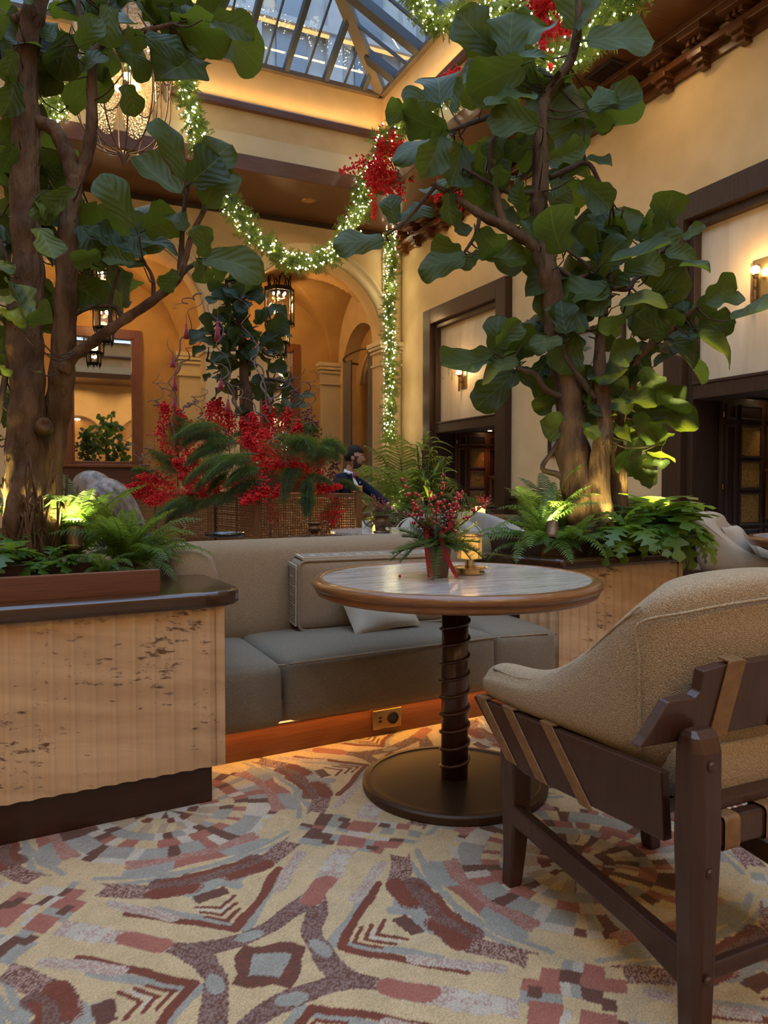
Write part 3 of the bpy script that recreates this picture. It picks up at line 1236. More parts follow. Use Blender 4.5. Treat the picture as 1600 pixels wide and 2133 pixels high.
def doorway(idx, a, b):
    d = struct('door_%d' % idx)
    D = M['darkwood']
    pr = .13
    # surround standing proud of the wall, stepped inside
    MB().b2((XR - pr, a, 0), (XR + .3, a + FW, FZ)).build('jamb', D, d, bevel=.008)
    MB().b2((XR - pr, b - FW, 0), (XR + .3, b, FZ)).build('jamb', D, d, bevel=.008)
    MB().b2((XR - pr, a + FW, FZ - FW), (XR + .3, b - FW, FZ)).build('head', D, d, bevel=.008)
    w = .09
    MB().b2((XR - .05, a + FW, 0), (XR + .3, a + FW + w, FZ - FW)).b2((XR - .05, b - FW - w, 0), (XR + .3, b - FW, FZ - FW)).b2((XR - .05, a + FW + w, FZ - FW - w), (XR + .3, b - FW - w, FZ - FW)).build('inner_architrave', D, d, bevel=.006)
    i0, i1 = a + FW + w, b - FW - w
    MB().b2((XR - .06, i0, ZLB), (XR + .3, i1, ZLT)).build('lintel', D, d, bevel=.008)
    MB().b2((XR - .075, i0, ZLT - .035), (XR, i1, ZLT)).build('lintel_moulding', D, d, bevel=.008)
    MB().b2((XR + .05, i0, ZLT), (XR + .2, i1, FZ - FW - w)).build('stone_panel', M['travv'], d)
    # lobby behind: side reveals, top, end
    X2 = XR + 1.75
    MB().b2((XR + .3, i0 - .1, 0), (X2, i0, 2.35)).build('reveal', D, d)
    MB().b2((XR + .3, i1, 0), (X2, i1 + .1, 2.35)).build('reveal', D, d)
    MB().b2((X2, i0 - .1, 0), (X2 + .08, i1 + .1, 2.35)).build('lobby_wall', D, d)
    MB().b2((XR + .2, i0 - .1, 2.06), (X2, i1 + .1, 2.16)).build('lobby_soffit', D, d)
    # open leaf standing against the far reveal, panelled
    y = i1 - .02
    x0, x1 = XR + .33, XR + 1.22
    leaf = MB().b2((x0, y - .05, .02), (x1, y, 2.04)).build('door_leaf', M['redwood'] if idx == 1 else D, d, bevel=.004)
    cols = [(x0 + .05, x0 + .20), (x0 + .27, x1 - .27), (x1 - .20, x1 - .05)]
    rows = [(1.80, 1.97), (1.38, 1.74), (1.02, 1.34), (.62, .98), (.42, .58), (.10, .38)]
    bar = MB()
    for ci, (u0, u1) in enumerate(cols):
        rws = rows if ci == 1 else [(1.80, 1.97), (.62, 1.74), (.42, .58), (.10, .38)]
        for (z0, z1) in rws:
            f = .022
            m4 = MB().b2((u0, y - .072, z0), (u1, y - .05, z0 + f)).b2((u0, y - .072, z1 - f), (u1, y - .05, z1)).b2((u0, y - .072, z0 + f), (u0 + f, y - .05, z1 - f)).b2((u1 - f, y - .072, z0 + f), (u1, y - .05, z1 - f))
            m4.build('panel_moulding', M['redwood'] if idx == 1 else D, d, bevel=.004)
            gl = ci == 1 and z1 > .95 and z1 < 1.8
            MB().b2((u0 + f, y - .056, z0 + f), (u1 - f, y - .05, z1 - f)).build('glass_pane' if gl else 'panel', M['amberglass'] if gl else M['plinthwood'], d)
    for z in (.35, 1.05, 1.85):
        MB().lathe([(.011, -.03), (.011, .03)], 8, (x0 + .01, y - .062, z)).build('hinge', M['brass'], d)
    # lamp in the soffit of the lobby
    lx, ly = XR + .95, i1 - .22
    MB().lathe([(.001, -.006), (.028, -.006), (.04, 0)], 14, (lx, ly, 2.06)).build('lobby_lamp', M['bulb'], d)
    light('SPOT', 'lobby_spot', (lx, ly, 2.03), 26 if idx == 1 else 12, color=(1, .42, .20) if idx == 1 else WARM, size=.02, rot=(R(-8), 0, 0), spot=R(70), blend=.6)
    return d


doorway(1, *DOORS[0])
doorway(2, *DOORS[1])
# framed plaques on the open leaves
for (yy, lab) in ((DOORS[0][1] - FW - .11, 'brass-framed dark plaque on the far open door beside the palm'), (DOORS[1][1] - FW - .11, 'brass-framed dark plaque on the near open door behind the lounge chair')):
    t = thing('wall_plaque', lab, 'plaque', (XR + 1.17, yy - .075, .95), 0, 'framed plaques on the doors')
    MB().b2((-.16, -.05, -.27), (.16, 0, .27)).build('case', M['orangewood'], t, bevel=.006)
    MB().b2((-.125, -.058, -.20), (.125, -.05, .22)).build('brass_frame', M['brass'], t)
    MB().b2((-.075, -.064, -.13), (.075, -.058, .15)).build('dark_face', M['black'], t)
    MB().b2((-.18, -.06, .27), (.18, 0, .30)).build('cap', M['orangewood'], t, bevel=.006)

# bracket frieze along the right wall
fr = struct('trim_8')
MB().b2((XR - .16, YN, 5.66), (XR, YB - .12, 5.74)).build('rail', M['ceilwood'], fr, bevel=.01)
MB().b2((XR - .30, YN, 5.88), (XR, YB - .12, ZC)).build('rail', M['ceilwood'], fr, bevel=.01)
MB().b2((XR - .05, YN, 5.55), (XR, YB - .12, 5.66)).build('back_board', M['ceilwood'], fr)
up_ = MB().b2((-.30, -.15, 5.80), (0, .15, 5.88)).b2((-.22, -.10, 5.74), (0, -.05, 5.80)).b2((-.22, .05, 5.74), (0, .10, 5.80)).b2((-.22, -.02, 5.74), (0, .02, 5.80)).mesh('bracket_cap', M['ceilwood'])
lo_ = MB().b2((-.21, -.10, 5.60), (0, .10, 5.66)).b2((-.16, -.075, 5.545), (0, .075, 5.60)).b2((-.11, -.05, 5.50), (0, .05, 5.545)).mesh('bracket_foot', M['ceilwood'])
for k in range(24):
    y = 13.0 - k * .505
    for nm, me in (('bracket_cap', up_), ('bracket_foot', lo_)):
        o = link(nm, me, fr, bevel=.006)
        o.location = (XR, y, 0)

# remaining walls of the room (behind and left of the camera)
o = MB().b2((XL - .2, YN, 0), (XL, YB2, ZC)).build('wall_left', M['plaster'])
o['kind'] = 'structure'
o = arch_wall('wall_near', XL, XR + .8, YN - .4, YN, ZC, [-5, -1.5, 2, 5], 1.25, 3.2, M['plaster'])
o = MB().b2((XL, YN - 1.0, 0), (XR + .8, YN - .8, ZC)).build('wall_far_near', M['plaster_ochre'])
o.name = 'wall_behind'
o['kind'] = 'structure'
for x in (-5, -1.5, 2, 5):
    light('AREA', 'niche_lamp', (x, YN - .55, 4.3), 24, size=.25, rot=(0, 0, 0))


def catmull(P, n):
    P = [Vector(p) for p in P]
    P = [P[0] * 2 - P[1]] + P + [P[-1] * 2 - P[-2]]
    out = []
    for i in range(1, len(P) - 2):
        for k in range(n):
            t = k / n
            a, b, c, d = P[i - 1], P[i], P[i + 1], P[i + 2]
            out.append(.5 * ((2 * b) + (c - a) * t + (2 * a - 5 * b + 4 * c - d) * t * t + (3 * b - a - 3 * c + d) * t ** 3))
    out.append(P[-2])
    return out

FA = R(4.5)   # the seating group stands a little skew to the room


# ================================================================== STONE PLANTERS
def rounded(poly, rad, k=6):
    out = []
    n = len(poly)
    for i in range(n):
        p0, p1, p2 = Vector(poly[i - 1]), Vector(poly[i]), Vector(poly[(i + 1) % n])
        r = rad[i] if isinstance(rad, (list, tuple)) else rad
        if r < 1e-4:
            out.append(tuple(p1))
            continue
        a, b = (p0 - p1).normalized(), (p2 - p1).normalized()
        for j in range(k + 1):
            t = j / k
            q = (p1 + a * r) * (1 - t) ** 2 + p1 * 2 * t * (1 - t) + (p1 + b * r) * t ** 2
            out.append(tuple(q))
    return out


def fluted(path, z0, z1, pitch=.06, depth=.009, th=.03):
    # stone panel following a polyline, outward on the right of travel; wide hollow flutes with narrow fillets
    mb = MB()
    for (p, q) in zip(path[:-1], path[1:]):
        p, q = Vector((*p, 0)), Vector((*q, 0))
        L_ = (q - p).length
        t = (q - p) / L_
        nr = Vector((t.y, -t.x, 0))
        nfl = max(1, round(L_ / pitch))
        w = L_ / nfl
        out = []
        for k in range(nfl):
            for j, d in ((0, 0), (.16, 0), (.28, -.45), (.45, -.85), (.58, -1), (.71, -.85), (.88, -.45)):
                out.append(p + t * (w * (k + j)) + nr * (depth * d))
        out.append(q)
        n = len(out)
        vs = [v + Vector((0, 0, z)) for z in (z0, z1) for v in out] + [v * 1 - nr * th - nr * 0 + Vector((0, 0, z)) for z in (z0, z1) for v in out]
        fs = []
        for k in range(n - 1):
            fs += [(k, k + 1, n + k + 1, n + k), (2 * n + k + 1, 2 * n + k, 3 * n + k, 3 * n + k + 1), (k + 1, k, 2 * n + k, 2 * n + k + 1), (n + k, n + k + 1, 3 * n + k + 1, 3 * n + k)]
        mb.add(vs, fs)
    return mb


def planter(label, loc, foot, counter, crad, box, name='stone_planter'):
    t = thing(name, label, 'planter', loc, FA)
    ins = lambda P, d: [(x + (d if x < cx else -d), y + (d if y < cy else -d)) for (x, y) in P]
    cx = sum(p[0] for p in foot) / len(foot)
    cy = sum(p[1] for p in foot) / len(foot)
    MB().prism(ins(foot, .035), 0, .135).build('plinth', M['plinthwood'], t, bevel=.004)
    fluted(foot, .13, .665).build('stone_panel', M['trav'], t)
    MB().prism(ins(foot, .032), .13, .66).build('core', M['plinthwood'], t)
    MB().prism(rounded(counter, crad), .662, .715).build('counter', M['counter'], t, bevel=.016, seg=4)
    # wooden upstand round the soil
    th = .022
    n = len(box)
    for i in range(n):
        p, q = Vector(box[i]), Vector(box[(i + 1) % n])
        d = (q - p).normalized()
        nr = Vector((-d.y, d.x))
        MB().prism([tuple(p), tuple(q), tuple(q + nr * th - d * th * .4), tuple(p + nr * th + d * th * .4)], .713, .79).build('upstand', M['redwood'] if name == 'stone_planter' and i == 0 else M['counter'], t, bevel=.003)
    MB().prism([(x + (.02 if x < cx else -.02), y + (.02 if y < cy else -.02)) for (x, y) in box], .70, .742).build('soil', M['soil'], t)
    return t


PL = (.569, 2.463, 0)
plL = planter('fluted travertine planter with dark counter under the two-trunk fig tree', PL,
              [(-2.2, 0), (0, 0), (0, .62), (-2.2, .62)],
              [(-2.25, -.03), (.078, -.03), (.078, .50), (-2.25, .64)], [0, .15, .05, 0],
              [(-2.2, .055), (-.195, .055), (-.195, .44), (-2.2, .56)])
PR = (2.264, 2.84, 0)
plR = planter('fluted travertine planter with chamfered dark counter beyond the round table', PR,
              [(-.075, .22), (.0, .02), (.87, .02), (.87, .82), (-.075, .82)],
              [(-.115, .21), (-.02, -.025), (.91, -.025), (.91, .86), (-.115, .86)], [.03, .02, .10, .05, .03],
              [(.03, .19), (.12, .10), (.80, .10), (.80, .74), (.03, .74)], name='stone_planter')

# ================================================================== BANQUETTE
SO = (.668, 2.81, 0)
sofa = thing('banquette_sofa', 'curved beige banquette with rounded back and glowing toe strip behind the table', 'sofa', SO, FA)


def path_arc(c, r, a0, a1, n=8):
    return [(c[0] + r * math.cos(R(a0 + (a1 - a0) * k / n)), c[1] + r * math.sin(R(a0 + (a1 - a0) * k / n))) for k in range(n + 1)]


# back: left return, curve, straight run
bp = [(-.185, .145), (-.185, .155), (-.185, .18), (-.185, .225), (-.185, .30), (-.185, .42)] + path_arc((.07, .44), .255, 180, 90, 7) + [(.40, .695), (.75, .695), (1.1, .695), (1.40, .695), (1.52, .695), (1.55, .695)]


def back_sec(z0, z1, th, lean=.05):
    h = z1 - z0

    def f(i, u):
        pts = [(0, z0), (0, z0 + h * .5), (0, z1 - .07), (-.02, z1 - .02), (-.07, z1), (-th + .075, z1), (-th + .02, z1 - .03), (-th, z1 - .09), (-th - lean * .5, z0 + h * .5), (-th - lean, z0)]
        return pts
    return f


def sub_path(p, i0, i1):
    return p[i0:i1]


def soften(o, v=1):
    o.modifiers['sub'].levels = v
    return o


segs = [(0, 6), (5, 12), (11, 17)]
# left wing with rounded end
_bs = back_sec(.30, .805, .21, .0)


def wing_sec(i, u):
    k = [.35, .66, .88, .97][i] if i < 4 else 1
    return [(-.105 + (o_ + .105) * k, .30 + (z - .30) * (.72 + .28 * k if z > .5 else 1)) for (o_, z) in _bs(i, u)]


mb = MB().sweep(bp[0:11], wing_sec)
o = mb.build('back_cushion', M['boucle'], sofa, smooth=True)
mb = MB().sweep([bp[10], (bp[10][0] * .8 + bp[11][0] * .2, bp[10][1] * .8 + bp[11][1] * .2), bp[11], bp[12], bp[13], (.40, .695), (.75, .695), (1.1, .695), (1.475, .695), (1.49, .695)], back_sec(.30, .812, .215, .03))
o = mb.build('back_cushion', M['boucle'], sofa, smooth=True, sub=2)
mb = MB().sweep([(1.494, .695), (1.51, .695), (1.56, .695), (1.61, .695), (1.64, .695)], back_sec(.30, .812, .215, .03))
mb.build('back_cushion', M['boucle'], sofa, smooth=True, sub=2)
# seats


def seat(poly, z0, z1, rad, nm='seat_cushion'):
    mb = MB().prism(rounded(poly, rad), z0, z1)
    return mb.build(nm, M['seatfab'], sofa, smooth=True, bevel=.03, seg=4)


def seat_box(c, half, rz, w=None):
    MB().rbox((0, 0, 0), half, .042, (.004, .014, .030), n=16, M=Matrix.Translation(c) @ Matrix.Rotation(R(rz), 4, 'Z'), warp=w).build('seat_cushion', M['seatfab'], sofa, smooth=True)


seat_box((-.172, .220, .260), (.374, .295, .126), -4)
seat_box((.720, .232, .262), (.512, .300, .128), 0)
seat_box((1.415, .205, .260), (.172, .300, .126), -7)
MB().b2((-.5, -.02, .136), (1.53, .5, .22)).build('seat_deck', M['seatfab'], sofa)
# piping
for pts in ([(-.4, -.028, .372), (.196, -.078, .372)], [(.212, -.078, .374), (1.23, -.066, .374)], [(1.247, -.066, .372), (1.495, -.106, .372)]):
    MB().tube(pts, .0045, 6).build('piping', M['boucle'], sofa, smooth=True)
pl_path = [(-.6, .004), (.2, .0), (1.24, .0), (1.58, -.02)]
MB().prism([(-.6, .004), (1.30, .0), (1.56, -.03), (1.60, .5), (-.6, .5)], 0, .137).build('plinth', M['redwood'], sofa)
MB().b2((-.5, -.012, .126), (1.5, -.004, .133)).build('led_strip', M['strip'], sofa)
light('AREA', 'toe_light', (.52, -.025, .124), 3.4, color=(1, .47, .10), size=2.1, size_y=.012, rot=(R(-14), 0, 0), parent=sofa)
# power outlet let into the plinth
px = on_y(783, 1512, 2.86)
lx = .70
plate = MB().b2((lx - .085, -.012, .028), (lx + .055, 0, .112)).build('outlet_plate', M['brass'], sofa, bevel=.004)
MB().lathe([(.026, 0), (.026, .006), (.020, .006), (.019, .001), (.001, .001)], 20, M=Matrix.Translation((lx + .012, -.012, .070)) @ Matrix.Rotation(R(90), 4, 'X')).build('socket', M['black'], plate)
for k in range(2):
    MB().b2((lx - .057, -.0135, .058 + k * .016), (lx - .043, -.012, .066 + k * .016)).build('usb_port', M['black'], plate)

# second banquette standing back to back with the first
sofa2 = thing('rear_banquette', 'pale banquette backing onto the beige sofa, dark tray on its top', 'sofa', SO, FA)
MB().sweep([(-1.5, .71), (-.6, .71), (.4, .71), (1.2, .71)], lambda i, u: [(0, .1), (.0, .72), (.03, .765), (.08, .78), (.17, .78), (.22, .765), (.25, .72), (.27, .1)]).build('back_cushion', M['boucle'], sofa2, smooth=True, bevel=.02)
for k in range(3):
    MB().rbox((-1.0 + k * .83, 1.30, .29), (.405, .34, .16), .05, (0, 0, .02), n=6).build('seat_cushion', M['greyfab'], sofa2, smooth=True)
MB().b2((-1.45, 1.0, 0), (1.1, 1.6, .13)).build('plinth', M['redwood'], sofa2)
MB().tube([(-.52, .72, .782), (-.52, .84, .786), (-.52, .95, .780)], .006, 6).build('seam', M['greyfab'], sofa2)
p = on_z(470, 1117, .785)
t = thing('oval_tray', 'black lacquered oval tray lying on the back of the rear banquette', 'tray', (p.x, p.y, .783), FA)
MB().lathe([(.001, .004), (.085, .004), (.10, .022), (.105, .022), (.092, 0), (.001, 0)], 28, sx=1.15, sy=.8).build('dish', M['black'], t, smooth=True)
MB().sphere((.02, 0, .012), (.03, .022, .009)).build('glass_pebble', M['black'], t, smooth=True)

# ------------------------------------------------------------------ cushions
ck = thing('box_cushion', 'large boxed cushion with Greek-key border leaning on the sofa back', 'cushion', (1.44, 3.245, .412), R(-3))
Mc = Matrix.Rotation(R(3), 4, 'X')
# face panels
CW, CH, CT = .37, .158, .085
MB().rbox((0, 0, CH), (CW, CT, CH), .03, (.006, .018, .006), n=12, M=Mc).build('body', M['cushfab'], ck, smooth=True)
for sy in (-1, 1):
    q = rounded([(-CW, 0), (CW, 0), (CW, 2 * CH), (-CW, 2 * CH)], .035, 5)
    MB().tube([(x * .992, sy * (CT - .008), z) for (x, z) in q], .0065, 6, M=Mc, closed=True).build('piping', M['cushfab'], ck, smooth=True)
# woven Greek-key band on the gusset
band = MB()
band.prism([(-CW + .02, 2 * CH + .004), (CW - .02, 2 * CH + .004), (CW - .02, 2 * CH + .014), (-CW + .02, 2 * CH + .014)], -CT + .018, CT - .018, M=Mc, axis='Y')
band.prism([(-CW - .010, .02), (-CW - .002, .02), (-CW - .002, 2 * CH - .02), (-CW - .010, 2 * CH - .02)], -CT + .018, CT - .018, M=Mc, axis='Y')
band.build('gusset_band', M['pillow'], ck)
KEY = [(0, 0, .9, 1), (.12, .12, .78, .88), (.3, .3, .6, .7)]
pat = MB()
for s in range(6):
    for (k, inset) in enumerate((.008, .022, .036)):
        x0, x1 = -CW + .03 + s * .113 + inset, -CW + .03 + (s + 1) * .113 - inset
        y0, y1 = -CT + .02 + inset * .9, CT - .02 - inset * .9
        if x1 - x0 < .01 or y1 - y0 < .006:
            continue
        zt = 2 * CH + .0155
        w = .004
        for (a, b) in (((x0, y0), (x1, y0 + w)), ((x0, y1 - w), (x1, y1)), ((x0, y0), (x0 + w, y1)), ((x1 - w, y0), (x1, y1 - (.012 if k == 1 else 0)))):
            pat.add([Mc @ Vector(q) for q in ((a[0], a[1], zt), (b[0], a[1], zt), (b[0], b[1], zt), (a[0], b[1], zt))], [(0, 1, 2, 3)])
for s in range(3):
    for (k, inset) in enumerate((.006, .018, .030)):
        z0, z1 = .03 + s * .085 + inset, .03 + (s + 1) * .085 - inset
        y0, y1 = -CT + .02 + inset * .9, CT - .02 - inset * .9
        if z1 - z0 < .01 or y1 - y0 < .006:
            continue
        xt = -CW - .0115
        w = .004
        for (a, b) in (((y0, z0), (y1, z0 + w)), ((y0, z1 - w), (y1, z1)), ((y0, z0), (y0 + w, z1)), ((y1 - w, z0), (y1, z1))):
            pat.add([Mc @ Vector(q) for q in ((xt, a[0], a[1]), (xt, b[0], a[1]), (xt, b[0], b[1]), (xt, a[0], b[1]))], [(0, 1, 2, 3)])
pat.build('key_pattern', mat('key_thread', (.17, .12, .085), None, rough=.9), ck)
pw = thing('lumbar_pillow', 'small plain off-white pillow lying on the seat below the boxed cushion', 'cushion', (1.42, 3.07, .405), R(2))


def pillow_mesh(hx, hz, ty, M=None, n=18, tuft=0):
    # two puffed faces meeting in a seam, corners drawn out a little
    mb = MB()
    for sg in (-1, 1):
        def fn(u, v, sg=sg):
            a, b = 2 * u - 1, 2 * v - 1
            t = ty * max(0, (1 - a * a) * (1 - b * b)) ** .42
            if tuft and sg > 0:
                t *= 1 - tuft * math.exp(-(a * a + b * b) * 9)
            x = hx * a * (1 - .07 * (1 - b * b) * abs(a) ** 3) * (1 + .0 * abs(b) ** 3)
            z = hz * b * (1 - .07 * (1 - a * a) * abs(b) ** 3) * (1 + .0 * abs(a) ** 3)
            return (x, sg * t + .006 * math.sin(a * 5 + b * 3), z)
        mb.grid((lambda u, v: fn(u, v)) if sg < 0 else (lambda u, v: fn(v, u)), n, n, M=M)
    q = [(hx * (2 * k / 16 - 1) * 1.0, -hz) for k in range(16)]
    return mb


pm_ = pillow_mesh(.175, .105, .060, M=Matrix.Translation((0, 0, .088)) @ Matrix.Rotation(R(-40), 4, 'X') @ Matrix.Rotation(R(-5), 4, 'Y'))
pm_.build('body', M['pillow'], pw, smooth=True)


# ================================================================== ROUND TABLE
def round_table(label, loc):
    t = thing('round_table', label, 'table', loc)
    MB().lathe([(.001, .728), (.466, .728), (.466, .742), (.001, .742)], 72).build('marble_top', M['marble'], t)
    MB().lathe([(.445, .688), (.472, .686), (.484, .692), (.488, .701), (.482, .709), (.494, .712), (.502, .722), (.500, .735), (.490, .743), (.476, .746), (.464, .744), (.462, .730), (.45, .715), (.445, .688)], 72).build('wooden_rim', M['rimwood'], t, smooth=True)
    MB().lathe([(.001, .70), (.448, .70), (.448, .725), (.001, .725)], 48).build('under_board', M['stemwood'], t)
    MB().lathe([(.065, .645), (.078, .66), (.078, .70)], 28).build('collar', M['stemwood'], t, smooth=True)
    MB().lathe([(.047, .034), (.047, .70)], 28).build('stem', M['stemwood'], t, smooth=True)
    pts = []
    turns = 10
    for k in range(turns * 20 + 1):
        a = 2 * PI * k / 20
        pts.append((.050 * math.cos(a), .050 * math.sin(a), .045 + .61 * k / (turns * 20)))
    MB().tube(pts, .0062, 7).build('coil', M['stemwood'], t, smooth=True)
    MB().lathe([(.001, .0), (.322, 0), (.325, .006), (.325, .026), (.318, .032), (.300, .033), (.297, .030), (.28, .029), (.001, .034)], 64).build('base_plate', M['basebronze'], t, smooth=False, bevel=.0015)
    return t


TB = Vector((1.335, 2.262, 0))
round_table('round marble table with bronze disc base in front of the sofa', TB)
round_table('round wood-rimmed table cut off at the edge beside the far lounge chair', (4.47, 2.98, 0))

# table lamp
p = on_z(978, 1194, .744)
lamp = thing('table_lamp', 'small brass table lamp with glowing ribbed glass shade', 'lamp', (p.x, p.y, .744))
MB().lathe([(.001, 0), (.052, 0), (.052, .016), (.060, .018), (.064, .020), (.064, .023), (.058, .022), (.050, .020), (.001, .020)], 36).build('base', M['brass'], lamp, smooth=False)
MB().lathe([(.017, .02), (.017, .048), (.022, .049), (.022, .053), (.001, .053)], 24).build('stem', M['brass'], lamp)
sh = MB()
n = 28
vs, fs = [], []
for i in range(n * 4):
    a = 2 * PI * i / (n * 4)
    r = .0425 + (.0022 if i % 4 in (1, 2) else -.0012)
    for z in (.053, .137):
        vs.append((r * math.cos(a), r * math.sin(a), z))
for i in range(n * 4):
    j = (i + 1) % (n * 4)
    fs.append((2 * i, 2 * j, 2 * j + 1, 2 * i + 1))
sh.add(vs, fs)
shade = mat('lamp_shade_glass', (.8, .5, .2), None, rough=.3, emit=(1, .58, .18), estr=1.3)
sh.build('glass_shade', glass('ribbed_glass', (1, .80, .42), .10, .15, bump=.3, bscale=90), lamp)
MB().lathe([(.044, .134), (.044, .139), (.041, .139), (.041, .134)], 36).build('shade_ring', M['brass'], lamp)
MB().lathe([(.001, .06), (.010, .062), (.013, .075), (.009, .10), (.001, .112)], 12).build('bulb', M['bulb'], lamp, smooth=True)
MB().lathe([(.030, .0545), (.032, .12), (.030, .128)], 24).build('inner_diffuser', shade, lamp, smooth=True)
MB().b2((.016, -.0535, .006), (.030, -.0515, .012)).build('switch', M['black'], lamp)
light('POINT', 'lamp_light', (0, 0, .17), 1.3, color=(1, .62, .25), size=.03, parent=lamp)
p = on_z(833, 1202, .744)
t = tag(MB().sphere((0, 0, 0), .0052).build('fallen_berry', M['berry'], None, smooth=True), 'single red berry lying loose on the marble table top', 'berry')
t.location = (p.x, p.y, .7475)


# ================================================================== ARMCHAIR
def armchair(label, loc, rz, tufted=False, mat_f=None):
    f = mat_f or M['chairfab']
    t = thing('armchair', label, 'armchair', loc, rz, None)
    Wd = M['chairwood']
    YR = -.335
    # legs
    for sx in (-1, 1):
        x = .275 * sx
        # rear leg, tapered, chamfered head
        mb = MB()
        sec = [(0, .024, .026), (.25, .031, .032), (.40, .037, .036), (.575, .036, .034), (.60, .033, .024), (.612, .026, .012)]
        vs, fs = [], []
        for (z, hx, hy) in sec:
            c = min(hx, hy) * .45
            vs += [(x - hx + c, YR - hy, z), (x + hx - c, YR - hy, z), (x + hx, YR - hy + c, z), (x + hx, YR + hy - c, z), (x + hx - c, YR + hy, z), (x - hx + c, YR + hy, z), (x - hx, YR + hy - c, z), (x - hx, YR - hy + c, z)]
        for k in range(len(sec) - 1):
            for j in range(8):
                fs.append((k * 8 + j, k * 8 + (j + 1) % 8, k * 8 + 8 + (j + 1) % 8, k * 8 + 8 + j))
        fs += [tuple(range(8))[::-1], tuple(range((len(sec) - 1) * 8, len(sec) * 8))]
        mb.add(vs, fs)
        o = mb.build('leg', Wd, t, bevel=.003)
        for z in (.155, .355, .552):
            MB().lathe([(.010, 0), (.010, .003), (.007, .006), (.001, .007)], 10, M=Matrix.Translation((x - .006, YR - .034, z)) @ Matrix.Rotation(R(90), 4, 'X')).build('peg', Wd, o)
        # front leg, slightly sabred
        xf = .238 * sx
        mb = MB()
        sec = [(0, .020, .020, .008), (.08, .023, .022, 0), (.20, .028, .028, -.006), (.30, .030, .031, -.004), (.385, .030, .030, 0)]
        vs, fs = [], []
        for (z, hx, hy, dx) in sec:
            xx = xf + dx * sx
            vs += [(xx - hx, .30 - hy, z), (xx + hx, .30 - hy, z), (xx + hx, .30 + hy, z), (xx - hx, .30 + hy, z)]
        for k in range(len(sec) - 1):
            for j in range(4):
                fs.append((k * 4 + j, k * 4 + (j + 1) % 4, k * 4 + 4 + (j + 1) % 4, k * 4 + 4 + j))
        fs += [(3, 2, 1, 0), tuple(range((len(sec) - 1) * 4, len(sec) * 4))]
        mb.add(vs, fs)
        o = mb.build('leg', Wd, t, bevel=.006)
        for z in (.255, .325):
            MB().lathe([(.009, 0), (.009, .003), (.001, .006)], 10, M=Matrix.Translation((xf - .030 * sx, .30, z)) @ Matrix.Rotation(R(-90) * sx, 4, 'Y')).build('peg', Wd, o)
        # side stretcher, deepening to the rear
        MB().prism([(.29, .225), (.29, .175), (-.15, .125), (-.30, .085), (-.30, .165), (-.22, .170)], xf - .016 + .01 * sx, xf + .016 + .01 * sx, axis='X').build('side_stretcher', Wd, t, bevel=.005)
        # side board under the shell
        xs = -.292 * 1 if sx < 0 else .268
        brd = MB().prism([(.405, .462), (.425, .478), (-.26, .505), (-.27, .372), (.18, .345), (.27, .362)], xs, xs + .024, axis='X').build('side_board', Wd, t, bevel=.004)
        # leather straps wrapped over the board
        for yy in (.345, .22, .06):
            zt = .481 + (.405 - yy) / .68 * .028 if False else .478 + (.425 - yy) / .685 * .027
            a, b = (yy + .035, zt + .004), (yy - .11, .352 if yy < .3 else .357)
            w = .046
            xo = xs - .004 if sx < 0 else xs + .024
            mb = MB()
            mb.prism([(a[0] - w / 2, a[1]), (a[0] + w / 2, a[1]), (b[0] + w / 2, b[1]), (b[0] - w / 2, b[1])], xo, xo + .004, axis='X')
            mb.b2((min(xs - .004, xs), a[0] - w / 2, a[1] - .001), (xs + .028, a[0] + w / 2, a[1] + .004))
            mb.build('strap', M['leather'], t, bevel=.0015)
    # rails
    MB().b2((-.26, -.335, .118), (.26, -.311, .150)).build('rear_stretcher', Wd, t, bevel=.006)
    lr = MB().b2((-.255, -.325, .362), (.255, -.290, .420)).build('rear_rail', Wd, t, bevel=.008)
    MB().b2((-.255, -.30, .425), (.255, -.262, .446)).build('rear_ledge', Wd, t, bevel=.004)
    for x in (-.175, -.06, .06, .175):
        mb = MB()
        qq = rounded([(-.330, .357), (-.285, .357), (-.285, .425), (-.330, .425)], .012, 4)
        n_ = len(qq)
        vs = [(xx, a, b) for xx in (x - .021, x + .021) for (a, b) in qq]
        fs = [(k, (k + 1) % n_, n_ + (k + 1) % n_, n_ + k) for k in range(n_)]
        mb.add(vs, fs)
        mb.build('strap', M['leather'], lr, smooth=True)
    # stepped back board
    prof = [(-.392, .588), (-.378, .604), (-.330, .668), (-.264, .668), (-.252, .678), (-.249, .718), (-.20, .724)]
    full = prof + [(-x, z) for (x, z) in prof[::-1]] + [(.29, .585), (-.29, .585)]
    Mb = Matrix.Translation((0, -.222, 0)) @ Matrix.Rotation(R(7), 4, 'X')
    brd = MB().prism(full, -.012, .012, M=Mb, axis='Y').build('back_board', Wd, t, bevel=.003)
    for x in (-.165, .0, .165):
        mb = MB()
        d = .03
        mb.prism([(x - .024 - d, .584), (x + .024 - d, .584), (x + .024, .731), (x - .024, .731)], -.0165, -.0125, M=Mb, axis='Y')
        mb.prism([(x - .020, .728), (x + .020, .728), (x + .020, .733), (x - .020, .733)], -.0165, .016, M=Mb, axis='Y')
        mb.prism([(x - .020 - d, .582), (x + .020 - d, .582), (x + .020 - d, .587), (x - .020 - d, .587)], -.0165, .016, M=Mb, axis='Y')
        mb.build('strap', M['leather'], brd, bevel=.0015)
    # upholstered tub: arms sweep up into the back
    pth = [(-.262, .425), (-.272, .36), (-.277, .25), (-.277, .13), (-.275, 0), (-.268, -.10), (-.248, -.165), (-.205, -.207), (-.12, -.224), (0, -.228)]
    pth = pth + [(-x, y) for (x, y) in pth[:-1][::-1]]
